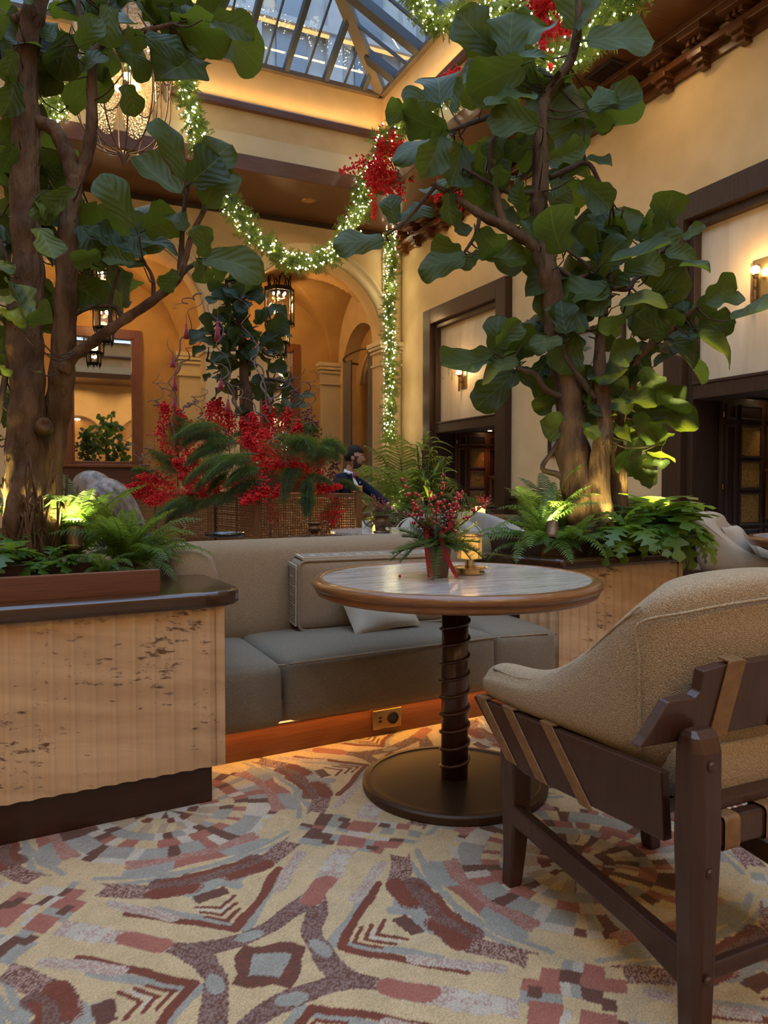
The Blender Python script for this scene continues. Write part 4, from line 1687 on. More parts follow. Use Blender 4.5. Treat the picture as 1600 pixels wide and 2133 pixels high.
    # travel is rearwards on the left side: outward is to the right, so offsets are negative outward
    zt_ = [.560, .590, .592, .610, .690, .775, .838, .868, .884, .890]
    zb_ = [.478, .476, .478, .48, .48, .47, .45, .43, .42, .42]
    th_ = [.070, .082, .085, .090, .100, .115, .13, .14, .145, .145]
    ln_ = [0, 0, 0, .0, .0, .012, .03, .045, .055, .06]
    K = len(zt_)
    g = lambda L_, i: L_[i] if i < K else L_[2 * K - 2 - i]

    def sec(i, u):
        zt, zb, th, ln = g(zt_, i), g(zb_, i), g(th_, i), g(ln_, i)
        h = zt - zb
        o_ = lambda z: -ln * ((z - zb) / h) ** 1.3
        return [(0, zb), (-.012 + o_(zb + h * .3), zb + h * .3), (-.014 + o_(zb + h * .6), zb + h * .6), (-.006 + o_(zt - .04), zt - .04), (.006 + o_(zt), zt - .010), (th * .5 + o_(zt), zt), (th - .006 + o_(zt), zt - .014), (th + .006 + o_(zt - .05), zt - .05), (th + .010, zb + h * .5), (th + .02, zb)]
    mb = MB().sweep(pth, sec)
    o = mb.build('shell', f, t, smooth=True, sub=2, fix=True)
    # piping along the inner edge of the roll and the back seam
    pp = []
    for i in range(2 * K - 1):
        a, b = Vector(pth[max(0, i - 1)]), Vector(pth[min(2 * K - 2, i + 1)])
        d = (b - a).normalized()
        nr = Vector((-d.y, d.x))
        q = Vector(pth[i]) + nr * (.004 - g(ln_, i) * 1.0)
        pp.append((q.x, q.y, g(zt_, i) - .022))
    MB().tube(pp[1:7], .003, 6).build('piping', f, t, smooth=True)
    MB().tube(pp[-7:-1], .003, 6).build('piping', f, t, smooth=True)
    for (i0, i1) in ((6, 2 * K - 7),):
        sm_ = []
        for i in [i0] * 4 + list(range(i0, i1 + 1)) + [i1] * 4:
            a, b = Vector(pth[i - 1]), Vector(pth[i + 1])
            d = (b - a).normalized()
            nr = Vector((-d.y, d.x))
            zt, zb, ln = g(zt_, i), g(zb_, i), g(ln_, i)
            k_ = len(sm_)
            z = zt - .058
            if k_ < 4:
                z = zb + .06 + (zt - .058 - zb - .06) * k_ / 4
            elif k_ >= 4 + i1 - i0 + 1:
                z = zb + .06 + (zt - .058 - zb - .06) * (3 - (k_ - 5 - i1 + i0)) / 4
            o_ = -.0135 - ln * ((z - zb) / (zt - zb)) ** 1.3
            q = Vector(pth[i]) + nr * o_
            sm_.append((q.x, q.y, z))
        MB().tube(catmull(sm_, 4), .0032, 6).build('back_seam', f, t, smooth=True)
    # seat
    MB().rbox((0, .09, .465), (.205, .335, .055), .035, (0, .01, .018), n=10).build('seat_cushion', f, t, smooth=True)
    MB().rbox((0, -.205, .475), (.215, .055, .06), .03, n=6).build('seat_back_edge', f, t, smooth=True)
    MB().b2((-.24, -.20, .385), (.24, .33, .415)).build('seat_frame', Wd, t)
    MB().b2((-.24, .31, .36), (.24, .335, .42)).build('front_rail', Wd, t, bevel=.004)
    if tufted:
        o = pillow_mesh(.20, .165, .085, tuft=.6).build('back_pillow', M['pillow'], t, smooth=True)
        o.location = (0, .0, .645)
        o.rotation_euler = (R(32), 0, 0)
        MB().sphere((0, .020, 0), (.009, .006, .009)).build('button', M['pillow'], o, smooth=True)
    return t


armchair('beige tub armchair with dark frame and leather straps, seen from behind by the table', (1.385, 1.33, 0), 0)
armchair('pale tub armchair with a button-tufted pillow right of the right planter', (4.34, 3.57, 0), R(-150), tufted=True, mat_f=fabric('pale_boucle', (.50, .42, .31), (.38, .31, .22), sc=400, bump=.5))


# ================================================================== MIRRORS in the arcade
def mirror(label, x0, x1):
    t = thing('wall_mirror', label, 'mirror', ((x0 + x1) / 2, YB2, 0))
    w = (x1 - x0) / 2
    z0, z1, f = 1.50, 4.25, .20
    W_ = M['orangewood']
    for (a, b) in (((-w, -.10, z0), (-w + f, 0, z1)), ((w - f, -.10, z0), (w, 0, z1)), ((-w + f, -.10, z1 - f), (w - f, 0, z1)), ((-w + f, -.10, z0), (w - f, 0, z0 + .06))):
        MB().b2(a, b).build('frame_rail', W_, t, bevel=.012)
    e = f - .045
    for (a, b) in (((-w + e, -.13, z0), (-w + f, -.10, z1 - e)), ((w - f, -.13, z0), (w - e, -.10, z1 - e)), ((-w + e, -.13, z1 - f), (w - e, -.10, z1 - e))):
        MB().b2(a, b).build('frame_bead', W_, t, bevel=.01)
    MB().b2((-w + f, -.04, z0 + .06), (w - f, -.03, z1 - f)).build('mirror_glass', M['mirror'], t)
    MB().b2((-w - .10, -.22, z0 - .07), (w + .10, 0, z0)).build('sill', W_, t, bevel=.015)
    MB().b2((-w - .02, -.12, .1), (w + .02, 0, z0 - .07)).build('dado_panel', M['redwood'], t)
    for s in (-1, 1):
        MB().b2((s * (w - .04) - .05, -.14, .1), (s * (w - .04) + .05, -.12, z0 - .07)).build('dado_stile', M['redwood'], t, bevel=.005)


mirror('tall wood-framed mirror behind the left fig tree trunks', .57, 2.07)
mirror('tall wood-framed mirror behind the small fig tree and lantern', 3.98, 5.50)
mirror('tall wood-framed mirror in the arcade bay behind the left foliage', -2.8, -1.3)


# ================================================================== LANTERNS
def lantern(label, loc, group=None):
    t = thing('lantern', label, 'lantern', loc, 0, group)   # origin: top of the canopy ring
    I = M['iron']
    MB().tube([(0, 0, .0), (0, 0, 1.2)], .014, 6).build('rod', I, t)
    mb = MB().lathe([(.20, -.06), (.205, .0), (.19, .0), (.185, -.05), (.001, -.05)], 20, (0, 0, -.13))
    for k in range(12):
        a = 2 * PI * k / 12
        mb.box((.198 * math.cos(a), .198 * math.sin(a), -.115), (.035, .035, .035), a)
    mb.tube([(0, 0, 0), (0, 0, -.75)], .012, 6)
    mb.build('crown', I, t)
    # pointed arcs above the cage
    mb = MB()
    n = 6
    for k in range(n):
        a0, a1 = 2 * PI * k / n, 2 * PI * (k + 1) / n
        pts = []
        for j in range(13):
            u = j / 12
            a = a0 + (a1 - a0) * (.5 + (u - .5) * .8)
            z = -.52 + .27 * (1 - abs(2 * u - 1) ** 1.6)
            pts.append((.225 * math.cos(a), .225 * math.sin(a), z))
        mb.tube(pts, .011, 5)
        mb.tube([(.24 * math.cos(a0), .24 * math.sin(a0), -.54), (.24 * math.cos(a0), .24 * math.sin(a0), -.36)], .009, 5)
        mb.tube([(.19 * math.cos(a0), .19 * math.sin(a0), -.19), (.22 * math.cos((a0 + a1) / 2), .22 * math.sin((a0 + a1) / 2), -.25)], .005, 4)
    mb.build('arcading', I, t)
    c6 = lambda r, k: (r * math.cos(2 * PI * k / 6), r * math.sin(2 * PI * k / 6))

    def cage(r, zt, zb, band):
        m = MB()
        prof = [(r, zt), (r + .012, zt - band * .2), (r + .012, zt - band), (r - .01, zt - band)]
        m.lathe(prof + [(r - .02, zt)], 6)
        m.lathe([(r + .006, zb + .03), (r + .006, zb), (r - .014, zb), (r - .014, zb + .03)], 6)
        for k in range(6):
            x, y = c6(r, k)
            m.tube([(x, y, zt), (x, y, zb)], .017, 5)
        m.build('cage', I, t)
        for k in range(6):
            a, b = c6(r * .98, k), c6(r * .98, k + 1)
            g = MB()
            g.add([(a[0], a[1], zb + .03), (b[0], b[1], zb + .03), (b[0], b[1], zt - band), (a[0], a[1], zt - band)], [(0, 1, 2, 3)])
            g.build('glass_pane', M['clear'], t)
    cage(.30, -.50, -1.22, .09)
    cage(.20, -1.20, -1.62, .03)
    cage(.14, -1.62, -1.86, .03)
    # fringe of drops
    mb = MB()
    for (r, z, n) in ((.30, -1.22, 18), (.20, -1.62, 12), (.14, -1.86, 12)):
        for k in range(n):
            a = 2 * PI * k / n
            h = .10 if k % 2 else .05
            mb.tube([(r * math.cos(a), r * math.sin(a), z), (r * .98 * math.cos(a), r * .98 * math.sin(a), z - h)], [.012, .002], 4)
            b = 2 * PI * (k + 1) / n
            mb.tube([(r * math.cos(a), r * math.sin(a), z - .01), (r * math.cos((a + b) / 2), r * math.sin((a + b) / 2), z - .045), (r * math.cos(b), r * math.sin(b), z - .01)], .006, 4)
    mb.build('fringe', I, t)
    for (r, z, n) in ((.13, -.90, 5), (.12, -.62, 5), (.07, -1.32, 3), (.05, -1.70, 3)):
        for k in range(n):
            a = 2 * PI * (k + .4) / n
            mb = MB().tube([(0, 0, z - .1), (r * math.cos(a), r * math.sin(a), z - .09), (r * math.cos(a), r * math.sin(a), z - .03)], .006, 4)
            br = mb.build('candle_arm', M['brass'], t)
            MB().sphere((r * math.cos(a), r * math.sin(a), z), (.024, .024, .034), 8, 6).build('bulb', M['bulb'], br, smooth=True)
    light('POINT', 'lantern_light', (0, 0, -.8), 62, color=(1, .60, .26), size=.12, parent=t)
    light('POINT', 'lantern_light', (0, 0, -1.5), 16, color=(1, .60, .26), size=.08, parent=t)


p = on_y(582, 548, 14.85)
lantern('black Gothic lantern hanging in the right arch above the small fig tree', p)
lantern('black Gothic lantern hanging in the left arch behind the fig branches', (1.25, 14.85, p.z))
lantern('black Gothic lantern in the arcade bay hidden behind left leaves', (-2.1, 14.85, p.z))

# ================================================================== CHANDELIER of glass discs
p = at(258, 335, 7.0)
ch = thing('chandelier', 'large chandelier of hammered glass discs and looped iron rods, top left', 'chandelier', (p.x, p.y, p.z))
RC = .43
mb = MB()
for k in range(12):
    a = 2 * PI * k / 12
    pts = []
    for j in range(15):
        u = j / 14
        ang = u * PI / 2 * 1.0
        pts.append((RC * math.sin(ang) ** .8 * math.cos(a), RC * math.sin(ang) ** .8 * math.sin(a), .06 + .50 * (1 - math.cos(ang))))
    pts += [(RC * math.cos(a), RC * math.sin(a), z) for z in (.8, 1.1, 1.35)]
    MB().tube(pts, .0075, 5).build('twisted_rod', M['bronze'], ch, smooth=True)
MB().lathe([(.001, -.06), (.014, -.05), (.020, -.02), (.05, .03), (.05, .06), (.02, .09), (.001, .09)], 14).build('finial', M['bronze'], ch, smooth=True)
MB().lathe([(RC + .012, 1.33), (RC + .012, 1.38), (RC - .012, 1.38), (RC - .012, 1.33)], 36).build('top_ring', M['bronze'], ch)
MB().tube([(0, 0, .75), (0, 0, 3.0)], .016, 8).build('drop_rod', M['bronze'], ch)
for (tier, n, r0, zc_, ww, hh, ph) in ((0, 8, RC * .98, .92, .155, .27, .2), (1, 6, RC * .66, .56, .13, .25, .0)):
    for k in range(n):
        a = 2 * PI * (k + ph) / n
        Md = Matrix.Translation((r0 * math.cos(a), r0 * math.sin(a), zc_)) @ Matrix.Rotation(a + PI / 2, 4, 'Z') @ Matrix.Rotation(R(90), 4, 'X')
        ol = []
        for j in range(28):
            b = 2 * PI * j / 28
            ol.append((ww * math.cos(b), hh * math.sin(b) * (1.15 if math.sin(b) > 0 else .95)))
        gp = MB().prism(ol, -.005, .005, M=Md).build('glass_disc', M['hammered'], ch)
        MB().tube([Md @ Vector((x, y, 0)) for (x, y) in ol], .006, 5, closed=True).build('rim', M['bronze'], gp, smooth=True)
for k in range(8):
    a = 2 * PI * (k + .3) / 8
    r0 = .20 if k % 2 else .13
    z = .72 + (.10 if k % 2 else 0)
    br = MB().tube([(0, 0, .80), (r0 * .6 * math.cos(a), r0 * .6 * math.sin(a), .78), (r0 * math.cos(a), r0 * math.sin(a), z)], .007, 5).build('lamp_arm', M['bronze'], ch)
    MB().sphere((r0 * math.cos(a), r0 * math.sin(a), z), .035, 10, 7).build('bulb', M['bulb'], br, smooth=True)
light('POINT', 'chandelier_light', (0, 0, .75), 40, color=(1, .66, .30), size=.15, parent=ch)


# ================================================================== GARLANDS
def needle(mb, p, d, w):
    s = d.cross(Vector((.3, .5, .8)))
    if s.length < 1e-4:
        s = Vector((1, 0, 0))
    s = s.normalized() * w
    b = len(mb.v)
    mb.v += [p - s, p + s, p + d]
    mb.f.append((b, b + 1, b + 2))


def sprig_into(mb, p, d, L_, nw, n, spread=.9, nl=.35, rnd=random):
    # a small shoot with needles on both sides
    d = d.normalized()
    side = d.cross(Vector((rnd.uniform(-1, 1), rnd.uniform(-1, 1), rnd.uniform(-1, 1))))
    side.normalize()
    for k in range(n):
        u = (k + .5) / n
        q = p + d * (L_ * u)
        for s in (-1, 1):
            e = (d * .6 + side * s * spread + Vector((rnd.uniform(-.3, .3), rnd.uniform(-.3, .3), rnd.uniform(-.3, .3)))).normalized()
            needle(mb, q, e * (L_ * nl * (1 - .45 * u)), nw)


def garland(label, pts, rad, nspr, nlight, flip=1, glow=6, seed=1):
    rnd = random.Random(seed)
    t = thing('garland', label, 'garland', pts[0])
    o0 = Vector(pts[0])
    path = [p - o0 for p in catmull(pts, 10)]
    MB().tube(path, rad * .30, 6).build('core_rope', M['garland'], t)
    mb = MB()
    n = len(path)
    for k in range(nspr):
        u = k / nspr * (n - 1.001)
        i = int(u)
        p = path[i].lerp(path[i + 1], u - i)
        tg = (path[i + 1] - path[i]).normalized()
        d = Vector((rnd.gauss(0, 1), rnd.gauss(0, 1), rnd.gauss(0, 1)))
        d -= tg * d.dot(tg)
        d.normalize()
        sprig_into(mb, p + d * rad * .15, d * .8 + tg * rnd.uniform(-.5, .9) + Vector((0, 0, -.15)), rad * rnd.uniform(.7, 1.25), rad * .045, 8, nl=.5, rnd=rnd)
    mb.build('greenery', M['garland'], t, kind='stuff')
    mb = MB()
    for k in range(nlight):
        u = rnd.random() * (n - 1.001)
        i = int(u)
        p = path[i].lerp(path[i + 1], u - i)
        d = Vector((rnd.gauss(0, 1), rnd.gauss(0, 1), rnd.gauss(0, 1))).normalized()
        mb.octa(p + d * rad * rnd.uniform(.45, .95), rnd.uniform(.010, .017))
    mb.build('fairy_light', M['fairy'], t, kind='stuff')
    for k in range(glow):
        i = int((k + .5) / glow * (n - 1))
        light('POINT', 'fairy_glow', path[i] + Vector((0, -rad * 1.2, 0)), 2.6, color=(1, .80, .42), size=.12, parent=t)
    return t


sw = [on_y(x, y, 11.42) for (x, y) in [(388, 150), (395, 225), (425, 315), (485, 430), (555, 512), (635, 548), (705, 515), (745, 440), (770, 365), (808, 315)]]
garland('lit green garland swagged across the back of the skylight well', sw, .19, 760, 520, seed=2)
sw = [on_y(x, y, 11.42) for (x, y) in [(385, 130), (300, 120), (220, 140), (140, 190), (95, 245), (40, 280), (-60, 290), (-200, 240)]]
garland('lit green garland behind the left fig tree and chandelier', sw, .19, 520, 420, seed=3)
sw = [(6.22, 13.0, z) for z in (5.9, 5.2, 4.5, 3.8, 3.1, 2.4, 1.9)]
sw = [Vector((p[0] + .03 * math.sin(i * 2.1), p[1], p[2])) for i, p in enumerate(sw)]
garland('lit green garland hanging straight down the corner pilaster', sw, .16, 520, 270, seed=4)
sw = [Vector((5.14, 11.2, 6.6)), on_x(860, 235, 5.14), on_x(960, 190, 5.14), on_x(1040, 170, 5.14), on_x(1130, 130, 5.14), on_x(1220, 95, 5.14), on_x(1290, 10, 5.14), on_x(1350, -60, 5.14)]
garland('lit green garland along the right skylight edge behind the fig crown', sw, .19, 620, 420, seed=5)
p0 = [at(x, y, d) for (x, y, d) in [(830, -70, 9.6), (870, 0, 9.5), (905, 45, 9.3), (960, 40, 9.0), (1050, 10, 8.7), (1150, 40, 8.4), (1200, -40, 8.3)]]
garland('lit green garland looped under the skylight above the right fig tree', p0, .17, 420, 260, seed=6, glow=4)


def red_spray(mb, p, d, L_, n, rnd, r=.008, droop=.3):
    # a branching head of tiny red florets
    d = d.normalized()
    for k in range(n):
        u = rnd.random() ** .7
        q = p + d * (L_ * u) + Vector((0, 0, -droop * L_ * u * u))
        w = L_ * .17 * (1.15 - u) * (.3 + u * 2.2 if u < .35 else 1)
        q += Vector((rnd.gauss(0, w), rnd.gauss(0, w), rnd.gauss(0, w)))
        mb.octa(q, r * rnd.uniform(.7, 1.5))


def red_cluster(label, pts, n, L_, seed, r=.020):
    rnd = random.Random(seed)
    t = thing('red_flower_cluster', label, 'flowers', pts[0])
    o0 = Vector(pts[0])
    for p in pts:
        for k in range(n):
            mb = MB()
            d = Vector((rnd.uniform(-1, 1), rnd.uniform(-1, .3), rnd.uniform(-1.4, .3)))
            red_spray(mb, Vector(p) - o0, d, L_ * rnd.uniform(.7, 1.1), 90, rnd, r)
            mb.build('red_spray', M['red'], t, kind='stuff')
    return t


rc = [on_y(x, y, 11.15) for (x, y) in [(832, 275), (800, 310), (775, 345), (830, 330), (850, 290)]]
red_cluster('red flower cluster tied on the garland at the skylight corner', rc, 6, .62, 11)
rc = [on_x(x, y, 5.05) for (x, y) in [(1125, 15), (1135, 55)]]
red_cluster('red flower cluster on the garland at the top of the right fig', rc, 5, .34, 12)
rc = [on_x(x, y, 5.2) for (x, y) in [(945, 150), (960, 165)]]
red_cluster('small red flower cluster behind the upper leaves of the right fig', rc, 4, .25, 13)
rc = [on_x(x, y, 5.2) for (x, y) in [(910, 400), (960, 410)]]
t = red_cluster('red flower sprays hanging low behind the right fig leaves', rc, 3, .22, 14, r=.012)
MB().tube([(0, 0, 0), (0, 0, 6.35 - rc[0].z)], .006, 5).build('hanging_cord', M['ribbon'], t)

# ================================================================== CURTAINS on a curved rod
cu = thing('curtain_rod', 'curved bronze curtain rod on brackets in the right arcade bay', 'rod', (6.2, 14.6, 0))
q0, q1 = on_x(716, 752, 6.25), on_x(772, 728, 6.25)
pr = [Vector((6.6, q0.y, q0.z - .05)), Vector((6.30, q0.y + .02, q0.z - .02)), Vector((6.22, q0.y - .12, q0.z + .05)), Vector((6.2, (q0.y + q1.y) / 2, q0.z + .08)), Vector((6.22, q1.y + .1, q0.z + .05)), Vector((6.6, q1.y, q0.z))]
b0 = Vector((6.2, 14.6, 0))
MB().tube([p - b0 for p in catmull(pr, 8)], .025, 8).build('rod', M['bronze'], cu, smooth=True)


def curtain(label, y0, y1, ztop, x=6.30):
    t = thing('curtain', label, 'curtain', (x, (y0 + y1) / 2, 0))
    h = (y1 - y0) / 2
    mb = MB()

    def fn(u, v):
        y = -h + 2 * h * u
        w = 1 - .25 * math.sin(v * PI) * .4
        return (.045 * math.sin(u * 2 * PI * 4.5) * (.6 + .4 * v), y * w, ztop * (1 - v) + .03)
    mb.grid(fn, 48, 10)
    mb.grid(lambda u, v: (fn(u, v)[0] + .01, fn(u, v)[1], fn(u, v)[2]), 48, 10)
    mb.build('cloth', M['curtain'], t, smooth=True)
    MB().tube([(0, -h, ztop + .02), (0, h, ztop + .02)], .012, 6).build('heading', M['curtain'], t)


curtain('gathered taupe curtain at the left end of the curved rod', q0.y - .30, q0.y + .16, q0.z - .05, 6.30)
curtain('gathered taupe curtain at the right end of the curved rod', q1.y - .12, q1.y + .34, q0.z, 6.33)


# ================================================================== WALL LAMPS, PICTURE
def sconce(label, y, z):
    t = thing('wall_sconce', label, 'lamp', (XR + .05, y, z))
    MB().b2((-.02, -.10, -.20), (0, .10, .20)).build('back_plate', M['brass'], t, bevel=.008)
    MB().b2((-.075, .05, -.24), (-.05, .075, .16)).b2((-.06, .055, -.10), (0, .07, -.07)).build('arm', M['bronze'], t)
    MB().sphere((-.10, 0, .07), .045).build('bulb', M['bulb'], t, smooth=True)
    MB().lathe([(.02, -.03), (.035, .0), (.035, .01)], 12, (-.10, 0, .02)).build('cup', M['brass'], t)
    light('POINT', 'sconce_light', (-.20, 0, .1), 13, color=(1, .62, .25), size=.05, parent=t)


p = on_x(1588, 580, XR + .05)
sconce('brass wall sconce with glowing globe on the near stone panel', p.y, p.z)
p = on_x(967, 785, XR + .05)
sconce('brass wall sconce on the far stone panel above the distant door', p.y, p.z)
p = on_x(1500, 585, XR + .05)
pa, pb = on_x(1148, 720, XR), on_x(1305, 700, XR)
pic = thing('framed_picture', 'large framed abstract picture on the right wall behind the fig tree', 'picture', (XR, (pa.y + pb.y) / 2, 2.3))
h = (pa.y - pb.y) / 2
for (a, b) in (((-.05, -h, -.82), (0, -h + .05, .82)), ((-.05, h - .05, -.82), (0, h, .82)), ((-.05, -h + .05, .77), (0, h - .05, .82)), ((-.05, -h + .05, -.82), (0, h - .05, -.77))):
    MB().b2(a, b).build('frame_rail', M['darkwood'], pic, bevel=.006)
MB().b2((-.02, -h + .05, -.77), (-.005, h - .05, .77)).build('canvas', M['art'], pic)

# ================================================================== FURNITURE beyond the sofa
ct = thing('marble_side_table', 'pale marble table under the bronze urn in front of the waiter', 'table', at(812, 1100, 5.35) * 1)
ct.location.z = 0
MB().lathe([(.001, .715), (.40, .715), (.42, .725), (.42, .742), (.001, .745)], 48).build('marble_top', M['marble'], ct)
MB().lathe([(.05, .03), (.045, .715)], 20).build('stem', M['stemwood'], ct, smooth=True)
MB().lathe([(.001, 0), (.26, 0), (.26, .03), (.001, .035)], 40).build('base_plate', M['basebronze'], ct)
p2 = at(655, 1110, 4.98)
ct2 = thing('low_bronze_table', 'low dark table holding the smaller urn before the cane planter', 'table', (p2.x, p2.y, 0))
MB().lathe([(.001, .70), (.19, .70), (.19, .722), (.001, .722)], 32).build('top', M['basebronze'], ct2)
MB().lathe([(.02, .02), (.02, .70)], 12).build('stem', M['basebronze'], ct2)
MB().lathe([(.001, 0), (.14, 0), (.14, .02), (.001, .02)], 24).build('base_plate', M['basebronze'], ct2)


def urn(label, loc, s):
    t = thing('bronze_urn', label, 'urn', loc)
    MB().lathe([(.001, 0), (.060 * s, 0), (.058 * s, .008 * s), (.030 * s, .018 * s), (.026 * s, .030 * s), (.040 * s, .045 * s), (.062 * s, .068 * s), (.064 * s, .082 * s), (.050 * s, .098 * s), (.046 * s, .110 * s), (.062 * s, .122 * s), (.080 * s, .128 * s), (.076 * s, .124 * s), (.040 * s, .10 * s), (.001, .09 * s)], 28).build('bowl', M['bronze'], t, smooth=True)
    for sx in (-1, 1):
        pts = [(.058 * s, 0, .06 * s), (.085 * s, 0, .045 * s), (.118 * s, 0, .065 * s), (.130 * s, 0, .105 * s), (.112 * s, 0, .138 * s), (.090 * s, 0, .140 * s), (.074 * s, 0, .126 * s)]
        pts = [(sx * a, b, c) for (a, b, c) in pts]
        MB().tube(catmull(pts, 5), .007 * s, 6).build('handle', M['bronze'], t, smooth=True)
    t.rotation_euler.z = -YAW
    return t


p = at(795, 1100, 5.08)
ub = Vector((p.x, p.y, .744))
urn('bronze two-handled urn on the marble table, larger of the two', ub, .95)
urn('smaller bronze two-handled urn in front of the cane planter', (p2.x, p2.y, .722), .72)


def stem_berries(mb_b, mb_s, p, d, L_, n, r, rnd):
    d = d.normalized()
    mb_s.tube([p, p + d * L_ * .5, p + d * L_], r * .22, 4)
    for k in range(n):
        u = .35 + .65 * k / n
        q = p + d * (L_ * u) + Vector((rnd.uniform(-1, 1), rnd.uniform(-1, 1), rnd.uniform(-1, 1))) * r * 1.4
        mb_b.sphere(q, r * rnd.uniform(.85, 1.1), 8, 6)


def bouquet(label, loc, s, seed, pot=True, ribbon=True, cat='flowers', glass_pot=False):
    rnd = random.Random(seed)
    t = thing('flower_arrangement', label, cat, loc)
    if pot:
        MB().lathe([(.001, 0), (.028 * s, 0), (.038 * s, .086 * s), (.040 * s, .088 * s), (.036 * s, .088 * s), (.033 * s, .076 * s), (.001, .076 * s)], 28).build('pot', M['terra'], t, smooth=False)
    base = Vector((0, 0, .082 * s))
    # evergreen shoots drooping round the pot
    for k in range(24):
        a = 2 * PI * k / 24 + rnd.uniform(-.2, .2)
        mb = MB()
        p = base.copy()
        d = Vector((math.cos(a), math.sin(a), rnd.uniform(.0, .7)))
        L_ = s * rnd.uniform(.10, .165)
        pts = []
        for j in range(7):
            u = j / 6
            pts.append(base + d.normalized() * L_ * u + Vector((0, 0, -.06 * s * u * u * (1.6 if k % 3 == 0 else .5))))
        mb.tube(pts, .0016 * s, 4)
        for j in range(34):
            u = .12 + .88 * j / 34
            i = min(5, int(u * 6))
            q = pts[i].lerp(pts[i + 1], u * 6 - i)
            sd = d.cross(Vector((0, 0, 1))).normalized()
            for sg in (-1, 1):
                e = (d.normalized() * .6 + sd * sg * .8 + Vector((0, 0, rnd.uniform(-.1, .4)))).normalized()
                needle(mb, q, e * s * .038 * (1.1 - .5 * u), .0021 * s)
        mb.build('fir_shoot', M['conifer'], t)
    for k in range(20):
        a = rnd.uniform(0, 2 * PI)
        d = Vector((math.cos(a), math.sin(a), rnd.uniform(.25, 1.4)))
        mb = MB()
        sprig_into(mb, base, d, s * rnd.uniform(.11, .17), .0018 * s, 26, nl=.24, rnd=rnd)
        mb.build('cypress_shoot', M['conifer'], t)
    # burgundy bud heads
    for k in range(5):
        a = 2 * PI * k / 5 + .4
        mb = MB()
        c = base + Vector((math.cos(a) * .035 * s, math.sin(a) * .035 * s, rnd.uniform(.03, .075) * s))
        for j in range(85):
            v = Vector((rnd.gauss(0, 1), rnd.gauss(0, 1), rnd.gauss(0, .8)))
            v = v.normalized() * rnd.uniform(.3, 1) * .034 * s
            mb.octa(c + v, .0036 * s)
        mb.build('bud_head', M['darkred'], t)
    # berry stems
    for k in range(13):
        a = 2 * PI * k / 13 + rnd.uniform(-.2, .2)
        d = Vector((math.cos(a) * rnd.uniform(.3, .95), math.sin(a) * rnd.uniform(.3, .95), rnd.uniform(.7, 1.5)))
        b_, s_ = MB(), MB()
        stem_berries(b_, s_, base + Vector((0, 0, .01)), d, s * rnd.uniform(.13, .21), 9, .0058 * s, rnd)
        st_ = s_.build('berry_stem', M['barkdark'], t)
        b_.build('berries', M['berry'], st_, smooth=True)
    for k in range(4):
        a = 2 * PI * k / 4 + .9
        mb = MB()

        def lf(u, v, a=a):
            w = .014 * s * math.sin(PI * min(1, v * .9 + .1)) * (2 * u - 1)
            return Vector((math.cos(a) * (.01 + .08 * v) * s - math.sin(a) * w, math.sin(a) * (.01 + .08 * v) * s + math.cos(a) * w, (.10 + .09 * v - .03 * v * v) * s))
        mb.grid(lf, 2, 6)
        mb.build('leaf', M['leafdark'], t, smooth=True)
    if ribbon:
        for (k, pts) in enumerate(([(-.030, -.034, .135), (-.034, -.046, .10), (-.030, -.050, .05), (-.022, -.052, .012), (-.024, -.066, .003), (-.052, -.088, .002)], [(.014, -.028, .14), (.006, -.046, .11), (.020, -.051, .06), (.038, -.054, .02), (.046, -.062, .004), (.020, -.085, .002), (-.03, -.096, .002)], [(-.01, -.03, .15), (.022, -.045, .165), (.03, -.05, .14), (.01, -.045, .12)])):
            mb = MB()
            pt = catmull([(x * s, y * s, z * s) for (x, y, z) in pts], 6)
            n = len(pt)
            wd = .006 * s
            vs, fs = [], []
            rt_ = Vector((math.cos(YAW), -math.sin(YAW), 0)) if False else Vector((1, 0, 0))
            for q in pt:
                vs += [q - rt_ * wd, q + rt_ * wd]
            for i in range(n - 1):
                fs.append((2 * i, 2 * i + 1, 2 * i + 3, 2 * i + 2))
            mb.add(vs, fs)
            mb.build('ribbon', M['ribbon'], t, smooth=True)
    return t


p = on_z(912, 1200, .744)
b = bouquet('potted evergreen and red berry arrangement with velvet ribbon on the round table', (p.x, p.y, .744), 1.28, 21)
b.rotation_euler.z = -YAW
p = at(790, 1083, 5.25)
bouquet('red berry and evergreen arrangement behind the larger bronze urn', (p.x, p.y, .744), .95, 22, ribbon=False)
p = at(1004, 1075, 8.3)


def votive(label, loc, s=1.0):
    t = thing('candle_holder', label, 'candle', loc)
    MB().lathe([(.045 * s, 0), (.048 * s, .085 * s)], 20).build('glass_cup', M['amber_cup'], t, smooth=True)
    MB().lathe([(.001, 0), (.044 * s, 0), (.044 * s, .03 * s), (.001, .03 * s)], 16).build('wax', M['paper'], t)
    MB().sphere((0, 0, .05 * s), (.012 * s, .012 * s, .022 * s), 8, 6).build('flame', M['flame'], t, smooth=True)
    light('POINT', 'candle_light', (0, 0, .13 * s), 1.6, color=(1, .58, .2), size=.03, parent=t)


